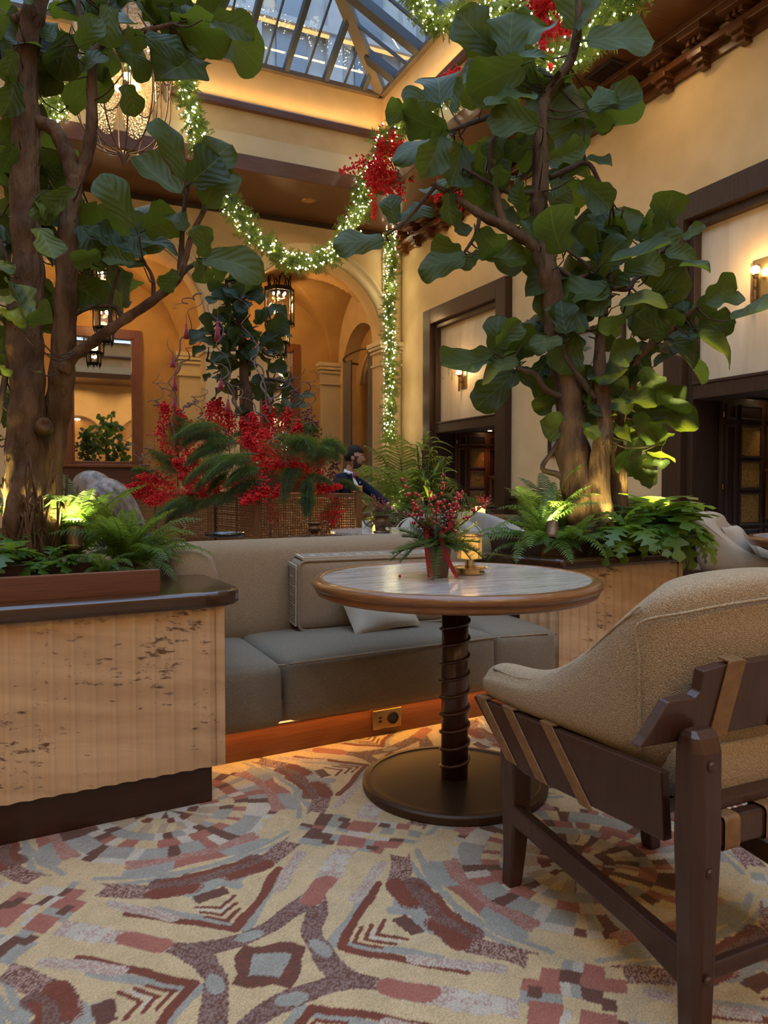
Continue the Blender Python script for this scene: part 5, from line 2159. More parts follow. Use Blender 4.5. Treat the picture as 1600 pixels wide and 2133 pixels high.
M['amber_cup'] = mat('lit_candle_glass', (.8, .5, .2), None, rough=.4, emit=(1, .62, .20), estr=2.0)
p = at(774, 1100, 5.3)
votive('small lit amber candle cup beside the larger bronze urn', (p.x, p.y, .744), .7)
t = thing('menu_card', 'small white folded card standing on the marble table', 'card', at(765, 1100, 5.2) * 1, -YAW)
t.location.z = .744
MB().add([(-.035, 0, 0), (.035, 0, 0), (.035, .018, .075), (-.035, .018, .075), (.035, .036, 0), (-.035, .036, 0)], [(0, 1, 2, 3), (3, 2, 4, 5)]) if False else None
mb = MB()
mb.add([(-.035, 0, 0), (.035, 0, 0), (.035, .018, .075), (-.035, .018, .075), (.035, .036, 0), (-.035, .036, 0)], [(0, 1, 2, 3), (3, 2, 4, 5)])
mb.build('card_sheet', M['paper'], t)
# far table with candle, far chairs
p = at(1000, 1074, 8.2)
ft = thing('far_table', 'dark round table with a candle near the distant door', 'table', (p.x, p.y, 0))
MB().lathe([(.001, .70), (.40, .70), (.42, .71), (.42, .738), (.001, .742)], 40).build('top', M['rimwood'], ft)
MB().lathe([(.05, .03), (.045, .70)], 16).build('stem', M['stemwood'], ft)
MB().lathe([(.001, 0), (.26, 0), (.26, .03), (.001, .03)], 32).build('base_plate', M['basebronze'], ft)
votive('lit amber candle glass on the far table by the distant door', (p.x - .06, p.y - .1, .742), 1.15)
b = bouquet('loose red berry arrangement on the far table near the candle', (p.x + .08, p.y + .06, .742), .85, 24, ribbon=False)


def tub(label, loc, rz, s=1.0):
    # low upholstered tub chair of the far seating
    t = thing('tub_chair', label, 'armchair', loc, rz)
    pth = [(-.34, .32), (-.36, .1), (-.34, -.12), (-.24, -.30), (-.08, -.36), (.08, -.36), (.24, -.30), (.34, -.12), (.36, .1), (.34, .32)]
    zt = [.60, .66, .74, .80, .82, .82, .80, .74, .66, .60]

    def sec(i, u):
        z = zt[i]
        return [(0, .12), (-.02, .4), (-.01, z - .04), (.02, z), (.09, z), (.13, z - .05), (.14, .40), (.14, .12)]
    mb = MB().sweep(pth, sec)
    mb.build('shell', M['greyfab'], t, smooth=True, sub=2, fix=True)
    MB().rbox((0, .05, .36), (.26, .32, .10), .05, (0, 0, .02), n=6).build('seat_cushion', M['greyfab'], t, smooth=True)
    MB().tube(catmull([(x * 1.02, y * 1.02, z - .03) for (x, y), z in zip(pth, zt)], 4), .007, 5).build('piping', M['pillow'], t, smooth=True)
    MB().lathe([(.001, 0), (.26, 0), (.26, .13), (.001, .13)], 24).build('base', M['plinthwood'], t)


p = at(916, 1100, 6.3)
tub('grey upholstered tub chair before the palms, left of the far pair', (p.x, p.y, 0), R(160))
p = at(1010, 1100, 6.9)
tub('grey upholstered tub chair before the far candle table, right of the pair', (p.x + .05, p.y, 0), R(-170))

# ================================================================== CANE PLANTER with arrangement
cp = thing('cane_planter', 'long woven cane planter box with wooden posts in the middle', 'planter', (1.488, 5.379, 0), R(8.5))
H0, H1, LX, LY = .50, .985, .87, 3.3


def cane(p, q):
    # open weave of cane strips between two posts, real gaps
    p, q = Vector(p), Vector(q)
    d = (q - p).normalized()
    n = Vector((d.y, -d.x, 0))
    L_ = (q - p).length
    mb = MB()
    pit, w = .0195, .0044
    kx, kz = int(L_ / pit), int((H1 - .03 - H0) / pit)
    for i in range(kx + 1):
        u = i * pit
        c = p + d * u + n * (.0015 if i % 2 else -.0015)
        mb.add([c - d * w + Vector((0, 0, H0)), c + d * w + Vector((0, 0, H0)), c + d * w + Vector((0, 0, H1 - .02)), c - d * w + Vector((0, 0, H1 - .02))], [(0, 1, 2, 3)])
    for j in range(kz + 1):
        z = H0 + j * pit
        c = n * (.0035 if j % 2 else -.0035)
        mb.add([p + c + Vector((0, 0, z - w)), q + c + Vector((0, 0, z - w)), q + c + Vector((0, 0, z + w)), p + c + Vector((0, 0, z + w))], [(0, 1, 2, 3)])
    mb.build('cane_panel', M['cane'], cp)
    a = math.atan2(d.y, d.x)
    m_ = (p + q) / 2
    MB().box((m_.x, m_.y, H1), (L_, .035, .03), a).build('top_rail', M['postwood'], cp, bevel=.004)
    MB().box((m_.x, m_.y, H0 - .02), (L_, .035, .04), a).build('bottom_rail', M['postwood'], cp, bevel=.004)
    MB().box((m_.x, m_.y, H0 / 2 - .02), (L_, .02, H0 - .04), a).build('skirt_board', M['plinthwood'], cp)


cane((0, 0, 0), (LX, 0, 0))
for k in range(4):
    cane((0, LY * k / 4, 0), (0, LY * (k + 1) / 4, 0))
    cane((LX, LY * k / 4, 0), (LX, LY * (k + 1) / 4, 0))
cane((0, LY, 0), (LX, LY, 0))
for (x, y) in [(0, 0), (LX, 0)] + [(0, LY), (LX, LY)]:
    MB().box((x, y, .525), (.05, .05, 1.05)).build('post', M['postwood'], cp, bevel=.006)
    MB().box((x, y, 1.035), (.062, .062, .05)).build('post_cap', M['brass'] if x > 0 else M['postwood'], cp, bevel=.006)
for k in (1, 2, 3):
    for x in (0, LX):
        MB().box((x, LY * k / 4, .49), (.03, .03, .98)).build('post', M['plinthwood'], cp, bevel=.004)
MB().b2((.03, .03, .24), (LX - .03, LY - .03, .42)).build('soil', M['soil'], cp)
for (x, y, pw_, c_) in ((.60, .25, 11, (1, .62, .28)), (.25, .9, 9, (1, .62, .3)), (.3, 2.0, 9, (1, .62, .3))):
    g = cp.matrix_basis
    lt = MB().lathe([(.03, 0), (.035, .08), (.028, .08), (.024, .06), (.001, .06)], 14, (x, y, .42)).build('planter_uplight', M['bronze'], cp)
    light('POINT', 'planter_glow', (x, y, .66), pw_, color=c_, size=.04, parent=cp)


# ================================================================== LEAVES AND FIG TREES
def leaf_mesh(name, m, seed, wave=.05, bend=.35, cup=.12):
    rnd = random.Random(seed)
    prof = [(0, .03), (.03, .14), (.08, .205), (.16, .225), (.26, .215), (.36, .225), (.48, .285), (.60, .34), (.72, .36), (.83, .335), (.91, .265), (.965, .16), (1, .02)]
    ph, ph2 = rnd.uniform(0, 6), rnd.uniform(0, 6)
    fq = rnd.uniform(9, 14)
    asym = rnd.uniform(-.06, .06)

    def w(v):
        for (a, b) in zip(prof[:-1], prof[1:]):
            if v <= b[0]:
                t = (v - a[0]) / (b[0] - a[0])
                return a[1] + (b[1] - a[1]) * t
        return .02

    def fn(u, v):
        s = 2 * u - 1
        ww = w(v) * (1 + .07 * math.sin(v * fq * 1.6 + (ph if s > 0 else ph2)) * abs(s))
        x = s * ww + asym * math.sin(PI * v)
        z = cup * abs(s) ** 1.5 * ww * 2 + wave * math.sin(v * fq + (ph if s > 0 else ph2)) * abs(s) ** 2 * (.3 + v)
        ang = bend * v * v
        y = v * (1 - .12 * bend * v)
        return (x, y, z - ang * v * .55)
    mb = MB()
    mb.grid(lambda u, v: fn(v, u), 16, 8, uv=lambda u, v: (v, u))
    mb.tube([(asym * 0, -.14, -.02), (0, -.05, 0), (0, .06, -.006)], .011, 5)
    return mb.mesh(name, m, True)


LEAF = [leaf_mesh('leaf', M['leaf'], k, wave=.035 + .012 * (k % 3), bend=[-.25, .15, .45, .75, .3, -.05][k % 6], cup=[.18, .05, .28, .12, -.08, .22][k % 6]) for k in range(6)]
LEAFD = [leaf_mesh('leaf', M['leafdark'], k + 30, wave=.05, bend=.2 + .15 * k, cup=.15) for k in range(4)]


def put_leaf(parent, o0, B, T, w, rnd, meshes, up_bias=.25):
    d = T - B
    L_ = d.length
    if L_ < .02:
        return
    d.normalize()
    view = (CAM - B).normalized()
    view = (view - d * view.dot(d))
    if view.length < .1:
        view = Vector((0, 0, 1)) - d * d.z
    view.normalize()
    side = d.cross(view)
    ap = min(1, w / .66)
    ang = math.acos(ap)
    sg = 1 if side.z > 0 else -1
    if w >= .5 and rnd.random() < .25:
        sg = -sg
    n = view * math.cos(ang) + side * sg * math.sin(ang)
    n = (n + Vector((rnd.uniform(-1, 1), rnd.uniform(-1, 1), rnd.uniform(-1, 1))) * .16)
    n = (n - d * n.dot(d)).normalized()
    x = d.cross(n)
    sx = L_ * max(1.0, min(1.35, w / .66)) * rnd.uniform(.94, 1.06)
    Mx = Matrix(((x.x * sx, d.x * L_, n.x * L_, 0), (x.y * sx, d.y * L_, n.y * L_, 0), (x.z * sx, d.z * L_, n.z * L_, 0), (0, 0, 0, 1)))
    Mx.translation = B - o0
    o = bpy.data.objects.new('leaf', rnd.choice(meshes))
    COL.objects.link(o)
    o.parent = parent
    o.matrix_local = Mx
    return o


def fig_tree(name, label, base, dep, stems, leaves, clusters, seed, meshes, L0, pre=None):
    rnd = random.Random(seed)
    t = thing(name, label, 'tree', base)
    o0 = Vector(base)
    wood, bases = [], []
    for (nm, pts, r0, r1) in stems:
        P = [at(q[0], q[1], dep + (q[2] if len(q) > 2 else 0)) - o0 for q in pts]
        C = catmull(P, 12 if r0 > 12 else 5)
        n = len(C)
        wood += C
        if r0 <= 12:
            C = [c + Vector((rnd.gauss(0, 1), rnd.gauss(0, 1), rnd.gauss(0, 1))) * (r1 * .08 * dep / FPX) for c in C]
        rad = []
        for k in range(n):
            u = k / (n - 1)
            r = r0 + (r1 - r0) * u
            rad.append(r * (1 + .05 * math.sin(k * .9 + seed)) * dep / FPX)
        mb = MB().tube(C, rad, 20 if r0 > 12 else 7)
        if r0 > 12:
            for i, v in enumerate(mb.v):
                c = C[min(n - 1, i // 20)]
                q = v + o0
                k = mnoise.noise(Vector((q.x * 14, q.y * 14, q.z * 4))) * .16 + mnoise.noise(Vector((q.x * 40, q.y * 40, q.z * 13))) * .07
                mb.v[i] = c + (v - c) * (1 + k)
        mb.build(nm, M['bark'] if r0 > 9 else M['barkdark'], t, smooth=True)
    for row in leaves:
        bx, by, tx, ty, w = row[:5]
        dd = row[5] if len(row) > 5 else rnd.uniform(-.22, .18)
        B = at(bx, by, dep + dd)
        L_px = math.hypot(tx - bx, ty - by) * dep / FPX
        T = at(tx, ty, dep + dd + rnd.uniform(-.45, .35) * L_px)
        put_leaf(t, o0, B, T, w, rnd, meshes)
        bases.append((B - o0, (T - B).normalized()))
    for (cx, cy, rx, ry, n, d0, d1) in clusters:
        for k in range(n):
            a, r = rnd.uniform(0, 2 * PI), math.sqrt(rnd.random())
            x, y = cx + rx * r * math.cos(a), cy + ry * r * math.sin(a)
            B = at(x, y, dep + rnd.uniform(d0, d1))
            L_ = L0 * rnd.uniform(.75, 1.15)
            d = Vector((rnd.gauss(0, 1), rnd.gauss(0, 1), rnd.gauss(-.05, .7))).normalized()
            put_leaf(t, o0, B, B + d * L_, rnd.uniform(.3, .7), rnd, meshes)
            bases.append((B - o0, d))
    # twigs that carry the leaves, from the nearest wood to each leaf base
    mb = MB()
    for (b, d) in bases:
        q = min(wood, key=lambda c: (c - b).length_squared + .6 * max(0, c.z - b.z) ** 2)
        L_ = (q - b).length
        if .04 < L_ < 1.0:
            m1 = q.lerp(b, .5) + Vector((0, 0, -.10 * L_)) - d * .10 * L_
            e = b - d * .12 * L0
            mb.tube(catmull([q, m1, e], 4), [.0052 * dep / 4 * (1 - .05 * k) for k in range(9)], 5)
    mb.build('twigs', M['barkdark'], t, smooth=True, kind='stuff')
    return t


def Z(ox, oy, s, rows):
    out = []
    for r in rows:
        out.append((ox + r[0] / s, oy + r[1] / s, ox + r[2] / s, oy + r[3] / s) + tuple(r[4:]))
    return out


# ---- tree in the right planter
LR = Z(800, 0, 2, [
    (480, 230, 305, 35, .62), (530, 250, 540, 30, .78), (805, 125, 790, -90, .8), (812, 128, 915, -20, .25), (840, 170, 1138, 150, .5), (235, 430, 210, 242, .8),
    (270, 545, 60, 470, .62), (115, 480, 5, 465, .9), (585, 268, 345, 390, .75), (640, 525, 830, 310, .78), (640, 525, 445, 465, .55), (860, 455, 975, 358, .55),
    (860, 455, 1066, 404, .45), (855, 470, 935, 545, .6), (235, 560, 165, 728, .66), (260, 553, 22, 628, .24), (325, 605, 262, 790, .62), (482, 550, 450, 645, .85),
    (612, 565, 515, 645, .7), (690, 665, 842, 605, .6), (690, 850, 800, 775, .75), (820, 755, 945, 870, .7), (1165, 960, 1205, 800, .9), (945, 1082, 992, 850, .9),
    (742, 1055, 690, 858, .85), (765, 900, 822, 880, .5), (935, 1100, 755, 975, .62), (1100, 1042, 1195, 922, .85), (1170, 1060, 1338, 1040, .5), (942, 1090, 1192, 1042, .22, -.25),
    (1000, 1135, 1182, 1060, .6), (718, 1080, 572, 1122, .62), (762, 1140, 588, 1172, .4), (942, 1222, 650, 1205, .4), (1335, 1262, 1505, 1190, .75), (1308, 1362, 1468, 1340, .7),
    (1450, 1332, 1660, 1280, .13, -.2), (822, 1240, 728, 1372, .85), (935, 1240, 845, 1305, .65), (978, 1272, 1178, 1203, .36, -.2), (1182, 1400, 1045, 1308, .75), (1180, 1290, 1262, 1352, .6),
    (342, 1070, 127, 1105, .45), (322, 1050, 205, 1010, .75), (402, 1050, 315, 1112, .62), (395, 955, 492, 1072, .85), (402, 1060, 592, 1072, .5), (270, 800, 282, 935, .62),
    (290, 920, 345, 992, .6), (330, 740, 425, 872, .72), (50, 930, 20, 798, .72), (60, 920, 202, 838, .4), (0, 1000, -215, 988, .42), (560, 600, 640, 480, .6),
    (300, 470, 330, 330, .3), (430, 440, 620, 370, .28, -.2), (600, 200, 690, 60, .6), (560, 240, 760, 210, .3), (690, 330, 600, 300, .5), (500, 700, 560, 590, .6),
    (460, 690, 500, 780, .8), (590, 880, 520, 760, .6), (560, 930, 480, 860, .6), (840, 660, 950, 690, .35), (640, 1000, 580, 900, .6), (700, 1010, 620, 950, .6),
    (880, 1060, 820, 930, .6), (1040, 990, 1120, 1000, .5), (1250, 1000, 1330, 945, .45), (1230, 1110, 1370, 1105, .25, -.2), (1080, 1000, 1130, 960, .4)])
LR += Z(800, 600, 2, [
    (460, 262, 478, 102, .72), (472, 242, 585, 135, .65), (460, 278, 243, 348, .42), (562, 310, 375, 345, .35), (552, 345, 370, 495, .52), (742, 212, 608, 222, .52),
    (800, 188, 728, 355, .85), (692, 280, 638, 385, .65), (642, 240, 478, 255, .4), (722, 440, 618, 515, .65), (785, 580, 658, 560, .8), (760, 190, 740, 45, .85),
    (890, 398, 1015, 410, .72), (868, 490, 1045, 458, .45), (1182, 142, 1046, 150, .8), (1062, 240, 942, 300, .72), (1078, 330, 1152, 445, .62), (1100, 545, 1328, 560, .52),
    (1050, 520, 1142, 642, .65), (958, 602, 1065, 606, .55), (1062, 620, 1000, 785, .62), (1080, 262, 1385, 270, .25), (1200, 222, 1352, 292, .52), (1308, 195, 1512, 272, .35),
    (1340, 192, 1328, 35, .55), (1350, 182, 1468, 118, .55), (878, 212, 962, 245, .72), (1100, 690, 1222, 690, .22), (1120, 720, 1192, 745, .5), (1035, 760, 1132, 800, .7),
    (898, 740, 912, 808, .7), (1130, 80, 1240, 170, .6), (1010, 120, 900, 180, .5), (860, 320, 800, 440, .5), (930, 340, 960, 440, .6), (1000, 620, 940, 560, .5),
    (830, 560, 870, 640, .5), (1150, 640, 1210, 600, .3), (900, 620, 850, 560, .5), (1000, 470, 1150, 470, .5), (840, 480, 905, 400, .5), (1270, 180, 1250, 40, .6)])
base = at(1232, 1140, 3.95)
base.z = .70
RS = [('trunk', [(1232, 1150), (1205, 1010), (1190, 900, .03), (1183, 800, .05), (1160, 690, .03), (1147, 590, 0), (1128, 500, 0), (1122, 420, .02)], 38, 17),
      ('trunk', [(1122, 440, .02), (1126, 340, .03), (1124, 270, .03), (1140, 200, .05), (1190, 120, .05), (1206, 30, 0), (1200, -40, 0)], 19, 6),
      ('trunk', [(1262, 1140, -.05), (1248, 980, -.08), (1262, 880, -.06), (1250, 790, -.04), (1252, 700, 0), (1264, 610, 0)], 24, 7),
      ('trunk', [(1290, 1140, .08), (1288, 980, .1), (1285, 890, .08), (1320, 780, .08), (1345, 730, .05), (1392, 690, 0), (1450, 640, -.05)], 20, 5),
      ('branch', [(1150, 545), (1120, 515), (1060, 475), (1010, 452), (955, 415), (900, 382)], 17, 5),
      ('branch', [(1050, 470), (1036, 420), (1030, 375), (1020, 330), (1030, 285)], 11, 4),
      ('branch', [(1185, 830), (1140, 815), (1115, 780), (1085, 770), (1060, 745)], 8, 4),
      ('branch', [(1195, 1020), (1165, 990), (1130, 976), (1150, 940), (1172, 905)], 8, 3),
      ('branch', [(1145, 370, .03), (1190, 350, .02), (1225, 340, 0), (1250, 380, 0), (1275, 420, 0)], 7, 3),
      ('branch', [(1122, 400), (1060, 400), (990, 365), (965, 350)], 6, 3),
      ('branch', [(1030, 240), (985, 255), (935, 275)], 7, 4),
      ('branch', [(1240, 830, -.05), (1210, 790, -.05), (1180, 745, -.05), (1170, 700, -.05)], 8, 4),
      ('branch', [(1265, 640), (1270, 580), (1268, 540), (1265, 500)], 8, 4),
      ('branch', [(1270, 600), (1310, 600), (1325, 580), (1360, 560), (1375, 520)], 7, 3),
      ('branch', [(1165, 560), (1200, 580), (1230, 560), (1180, 520)], 6, 3),
      ('branch', [(910, 385), (880, 420), (845, 460), (805, 490)], 5, 3),
      ('branch', [(1000, 450), (990, 490), (965, 530)], 5, 3),
      ('branch', [(1300, 760, .05), (1335, 740, .05), (1320, 790, .05)], 6, 3)]
fig_tree('fiddle_leaf_fig', 'tall fiddle-leaf fig tree rising from the right planter', base, 3.95, RS, LR,
         [(1080, 240, 180, 150, 20, .1, .5), (1060, 400, 130, 90, 12, .1, .5), (1280, 540, 180, 110, 22, 0, .5), (1260, 700, 190, 90, 20, 0, .5), (1310, 880, 90, 90, 14, .05, .45), (1150, 760, 80, 80, 6, .1, .4)], 41, LEAF, .29)

# ---- tree in the left planter
LL = Z(0, 0, 2, [
    (725, 100, 960, 165, .5), (880, 92, 1064, 140, .5), (600, 152, 785, 222, .56), (685, 172, 782, 128, .5), (508, 188, 632, 325, .52), (522, 352, 562, 488, .8),
    (780, 752, 688, 465, .46), (792, 762, 935, 630, .95), (850, 862, 965, 672, .72), (800, 758, 965, 590, .6), (562, 945, 445, 705, .56), (752, 805, 575, 680, .45),
    (600, 962, 745, 895, .85), (592, 1072, 478, 955, .62), (580, 1002, 752, 1002, .34), (772, 962, 705, 845, .62), (852, 1072, 828, 938, .75), (850, 1076, 1094, 1086, .45),
    (830, 1082, 850, 1185, .9), (738, 1130, 668, 1205, .7), (542, 1072, 362, 958, .4), (420, 1052, 298, 1080, .6), (562, 1100, 420, 1048, .5), (500, 1102, 602, 1122, .4),
    (290, 1180, 432, 1272, .75), (440, 1170, 400, 1290, .6), (330, 940, 412, 1055, .65), (110, 1342, 242, 1280, .52, -.35), (110, 1338, 38, 1175, .36, -.35), (102, 1372, 38, 1268, .62, -.3),
    (290, 140, 248, 332, .72), (190, 240, 202, 402, .6), (362, 232, 278, 108, .4), (200, 40, 375, 28, .52), (452, 20, 440, 182, .72), (702, 100, 580, 8, .5), (640, 90, 700, 10, .5),
    (760, 85, 790, 0, .6), (520, 130, 600, 200, .6), (60, 210, 8, 335, .6), (60, 330, 10, 480, .7), (70, 490, 0, 590, .7), (60, 600, 0, 720, .6), (150, 690, 245, 722, .55),
    (60, 700, 0, 790, .6), (200, 790, 185, 940, .6), (160, 950, 225, 1092, .6), (310, 790, 205, 890, .6), (0, 900, 110, 1000, .6), (-20, 1090, 50, 1145, .5), (150, 830, 232, 900, .4),
    (300, 960, 340, 1100, .4), (200, 1000, 320, 1060, .6), (340, 300, 420, 190, .4), (130, 20, 60, -60, .6), (330, 60, 250, -30, .6), (480, 30, 540, -60, .6), (600, 30, 690, -60, .6), (30, 60, -60, 140, .7),
    (700, 110, 640, 250, .5), (380, 20, 460, -60, .6), (240, 170, 160, 60, .6), (330, 200, 400, 60, .6)])
LL += Z(0, 500, 2.6667, [
    (60, 690, 200, 700, .2), (20, 480, -60, 560, .8), (60, 450, 20, 360, .5), (0, 120, 60, 150, .5), (20, 620, 100, 600, .25), (200, 860, 255, 880, .5), (205, 730, 230, 740, .5),
    (40, 520, 10, 620, .7), (-10, 330, 80, 330, .4), (0, 700, 60, 760, .6)])
base = at(70, 1200, 2.78)
base.z = .70
LS = [('trunk', [(66, 1215), (62, 1100), (55, 950), (58, 820), (52, 700), (58, 560), (52, 420), (55, 280), (52, 150), (68, 40), (92, -60)], 43, 20),
      ('trunk', [(95, 1215, .1), (100, 1000, .08), (118, 860, .06), (132, 740, .02), (140, 600, .0), (145, 470, 0), (158, 370, 0)], 31, 19),
      ('branch', [(158, 385), (180, 330), (192, 250), (192, 160), (205, 100), (245, 80), (300, 65), (360, 50)], 15, 4),
      ('branch', [(158, 380), (140, 320), (110, 268), (70, 250), (30, 225), (-20, 190)], 19, 10),
      ('branch', [(192, 170), (185, 120), (170, 60), (160, -20)], 8, 4),
      ('branch', [(132, 775), (150, 745), (190, 715), (250, 672), (320, 625), (370, 580), (385, 540), (400, 490), (428, 432)], 14, 5),
      ('branch', [(375, 570), (378, 520), (382, 450), (392, 380)], 7, 4),
      ('branch', [(372, 578), (395, 556), (425, 540)], 6, 4),
      ('branch', [(255, 665), (240, 640), (190, 640), (150, 660)], 6, 4),
      ('branch', [(320, 622), (318, 580), (300, 545)], 5, 3),
      ('branch', [(230, 690), (232, 620), (250, 560)], 5, 3),
      ('branch', [(70, 20), (30, 40), (-10, 20)], 12, 8),
      ('branch', [(-10, 900), (15, 760), (28, 640), (22, 560), (0, 500)], 7, 3),
      ('trunk', [(18, 1215, -.05), (25, 1080, -.08), (45, 1000, -.06), (50, 950, -.02)], 16, 16)]
tL = fig_tree('fiddle_leaf_fig', 'two-trunk fiddle-leaf fig tree rising from the left planter', base, 2.78, LS, LL,
              [(70, 150, 110, 140, 16, .1, .5), (300, 60, 200, 80, 14, .1, .45), (60, 420, 90, 120, 16, .1, .5), (180, 500, 110, 90, 12, .1, .5), (30, 650, 60, 120, 8, .1, .5), (40, 860, 50, 120, 8, .25, .6)], 42, LEAF, .27)
# aerial roots clinging to the foot of the trunk
rnd = random.Random(5)
for k in range(16):
    x0 = rnd.uniform(15, 115)
    pts = []
    x = x0
    for j in range(7):
        y = 1190 - j * rnd.uniform(22, 42)
        x += rnd.uniform(-14, 14)
        w = 46 - j * 1.5
        u = max(-1, min(1, (x - 62) / w))
        pts.append(at(x, y, 2.78 - .075 * math.sqrt(max(0, 1 - u * u)) - .01) - base)
    MB().tube(catmull(pts, 3), rnd.uniform(.003, .0065), 5).build('aerial_root', M['bark'], tL, smooth=True)
kn = at(92, 885, 2.70) - base
MB().lathe([(.001, .0), (.012, .004), (.020, .012), (.026, .008), (.030, -.02), (.034, -.06)], 14, M=Matrix.Translation(kn) @ Matrix.Rotation(R(80), 4, 'X')).build('cut_branch_stub', M['bark'], tL, smooth=True)

# ---- small tree in the cane planter
rnd = random.Random(9)
base = at(515, 1000, 6.35)
base.z = .55
LC = [(505, 590, 490, 555, .6), (470, 600, 430, 590, .6), (500, 620, 540, 610, .35), (480, 610, 520, 585, .6), (560, 640, 605, 650, .5), (555, 690, 600, 665, .8), (560, 700, 610, 690, .35),
      (430, 725, 395, 735, .5), (440, 780, 418, 790, .5), (560, 770, 600, 760, .8), (590, 830, 600, 800, .6), (620, 830, 657, 815, .35), (600, 850, 640, 840, .4), (440, 690, 425, 650, .6)]
CS = [('trunk', [(520, 1010), (516, 850), (508, 780), (505, 700), (488, 630), (478, 590)], 13, 4),
      ('branch', [(508, 770), (535, 730), (560, 700), (575, 680)], 6, 3), ('branch', [(505, 720), (470, 690), (445, 660)], 5, 3),
      ('branch', [(512, 800), (560, 790), (600, 800), (620, 820)], 5, 3), ('branch', [(508, 760), (470, 760), (430, 750)], 5, 3)]
fig_tree('small_fig_tree', 'small dark fig tree standing in the cane planter', base, 6.35, CS, LC,
         [(485, 610, 45, 35, 26, -.2, .25), (480, 690, 65, 60, 36, -.25, .3), (520, 770, 90, 60, 32, -.25, .3), (560, 690, 30, 40, 6, -.2, .2), (540, 850, 60, 40, 10, -.2, .3)], 43, LEAFD, .175)


# ================================================================== FERNS AND UNDERPLANTING
def frond_mesh(name, m, seed, n=26, e0=60, curl=95, wid=.16, pw=.020, tip=True):
    rnd = random.Random(seed)
    mb = MB()
    pts = []
    p = Vector((0, 0, 0))
    for k in range(n + 1):
        a = R(e0 - curl * (k / n) ** 1.2)
        pts.append(p.copy())
        p = p + Vector((0, math.cos(a), math.sin(a))) / n
    mb.tube(pts, [.007 * (1 - .8 * k / n) for k in range(n + 1)], 4)
    for k in range(2, n + 1):
        u = k / n
        L_ = wid * (math.sin(PI * min(1, u * .86 + .14)) ** .7) * (1 if u > .15 else .6) + .012
        t = (pts[k] - pts[k - 1]).normalized()
        nr = Vector((1, 0, 0)).cross(t)
        for s in (-1, 1):
            d = (Vector((s, 0, 0)) + t * .35 + nr * rnd.uniform(-.25, .1)).normalized()
            q = pts[k]
            w = t * pw
            e = q + d * L_ + Vector((0, 0, -L_ * .25))
            mid = q + d * L_ * .5 + Vector((0, 0, L_ * .06))
            mb.add([q - w * .45, q + w * .45, mid + w * .62, e, mid - w * .62], [(0, 1, 2, 4), (4, 2, 3)] if s > 0 else [(1, 0, 4, 2), (2, 4, 3)])
    return mb.mesh(name, m, False)


FROND = [frond_mesh('frond', M['fern'], k, n=26 + 2 * k, e0=[72, 55, 35, 80][k], curl=[95, 105, 90, 60][k], wid=[.15, .14, .15, .13][k]) for k in range(4)]


def fern(label, px, dep, n, L_, seed, z0=.745, spread=(0, 360), kinds=(0, 1, 2, 3), name='fern', meshes=None, part='frond', tilt=14):
    rnd = random.Random(seed)
    p = at(px, 1150, dep)
    t = thing(name, label, 'plant', (p.x, p.y, z0))
    ms = meshes or FROND
    for k in range(n):
        o = bpy.data.objects.new(part, ms[rnd.choice(kinds)])
        COL.objects.link(o)
        o.parent = t
        s0 = 0
        a = R(spread[0] + (spread[1] - spread[0]) * (k + rnd.uniform(.1, .9)) / n)
        s = L_ * rnd.uniform(.65, 1.12)
        o.matrix_local = Matrix.Rotation(a, 4, 'Z') @ Matrix.Rotation(R(rnd.uniform(-tilt, tilt)), 4, 'X') @ Matrix.Rotation(R(rnd.uniform(-14, 14)), 4, 'Y') @ Matrix.Diagonal((s, s, s, 1))
    return t


def lobed_mesh(name, m, seed, lobes=6, cut=.6, bend=.5):
    rnd = random.Random(seed)

    def fn(u, v):
        s = 2 * v - 1
        w = .30 * math.sin(PI * min(1, .08 + u * .92)) ** .8
        lob = 1 - cut * (.5 + .5 * math.cos(u * lobes * 2 * PI + .6 * abs(s))) ** 1.0 * abs(s) ** .7
        x = s * w * lob
        y = u + abs(x) * .35
        e = R(62) - bend * 2.2 * u
        return (x, .14 + y * .80 * math.cos(bend * u * 1.2 - .8), .42 + y * .62 * math.sin(1.05 - bend * u * 2.4) - abs(x) * .22)
    mb = MB()
    mb.grid(fn, lobes * 7, 8, uv=lambda u, v: (v, u))
    q = fn(0, .5)
    mb.tube(catmull([(0, 0, 0), (0, q[1] * .55, q[2] * .7), q], 4), .010, 5)
    return mb.mesh(name, m, True)


LOBE = [lobed_mesh('split_leaf', M['phil'], k, lobes=5 + k % 3, cut=.74, bend=.35 + .16 * k) for k in range(4)]

# left planter
fern('spreading fern at the right end of the left planter', 262, 2.80, 34, .30, 51)
fern('yellow-lit fern between the trunk and the spotlight, left planter', 150, 2.98, 20, .50, 52, kinds=(0, 3), spread=(20, 260))
fern('trailing fern overhanging the sofa end of the left planter', 292, 2.92, 20, .31, 53, spread=(150, 390), kinds=(1, 2, 0))
fern('small low fern in front of the spotlight, left planter', 215, 2.66, 14, .20, 54, kinds=(1, 2))
fern('split-leaf plant at the near left edge of the left planter', 25, 2.62, 18, .18, 55, name='split_leaf_plant', meshes=LOBE, part='split_leaf', tilt=34)
fern('split-leaf plant under the big trunk in the left planter', 105, 2.62, 16, .14, 56, name='split_leaf_plant', meshes=LOBE, part='split_leaf', tilt=34)
fern('split-leaf plant behind the trunk at the frame edge, left planter', -10, 2.85, 11, .26, 57, name='split_leaf_plant', meshes=LOBE, part='split_leaf', tilt=34)
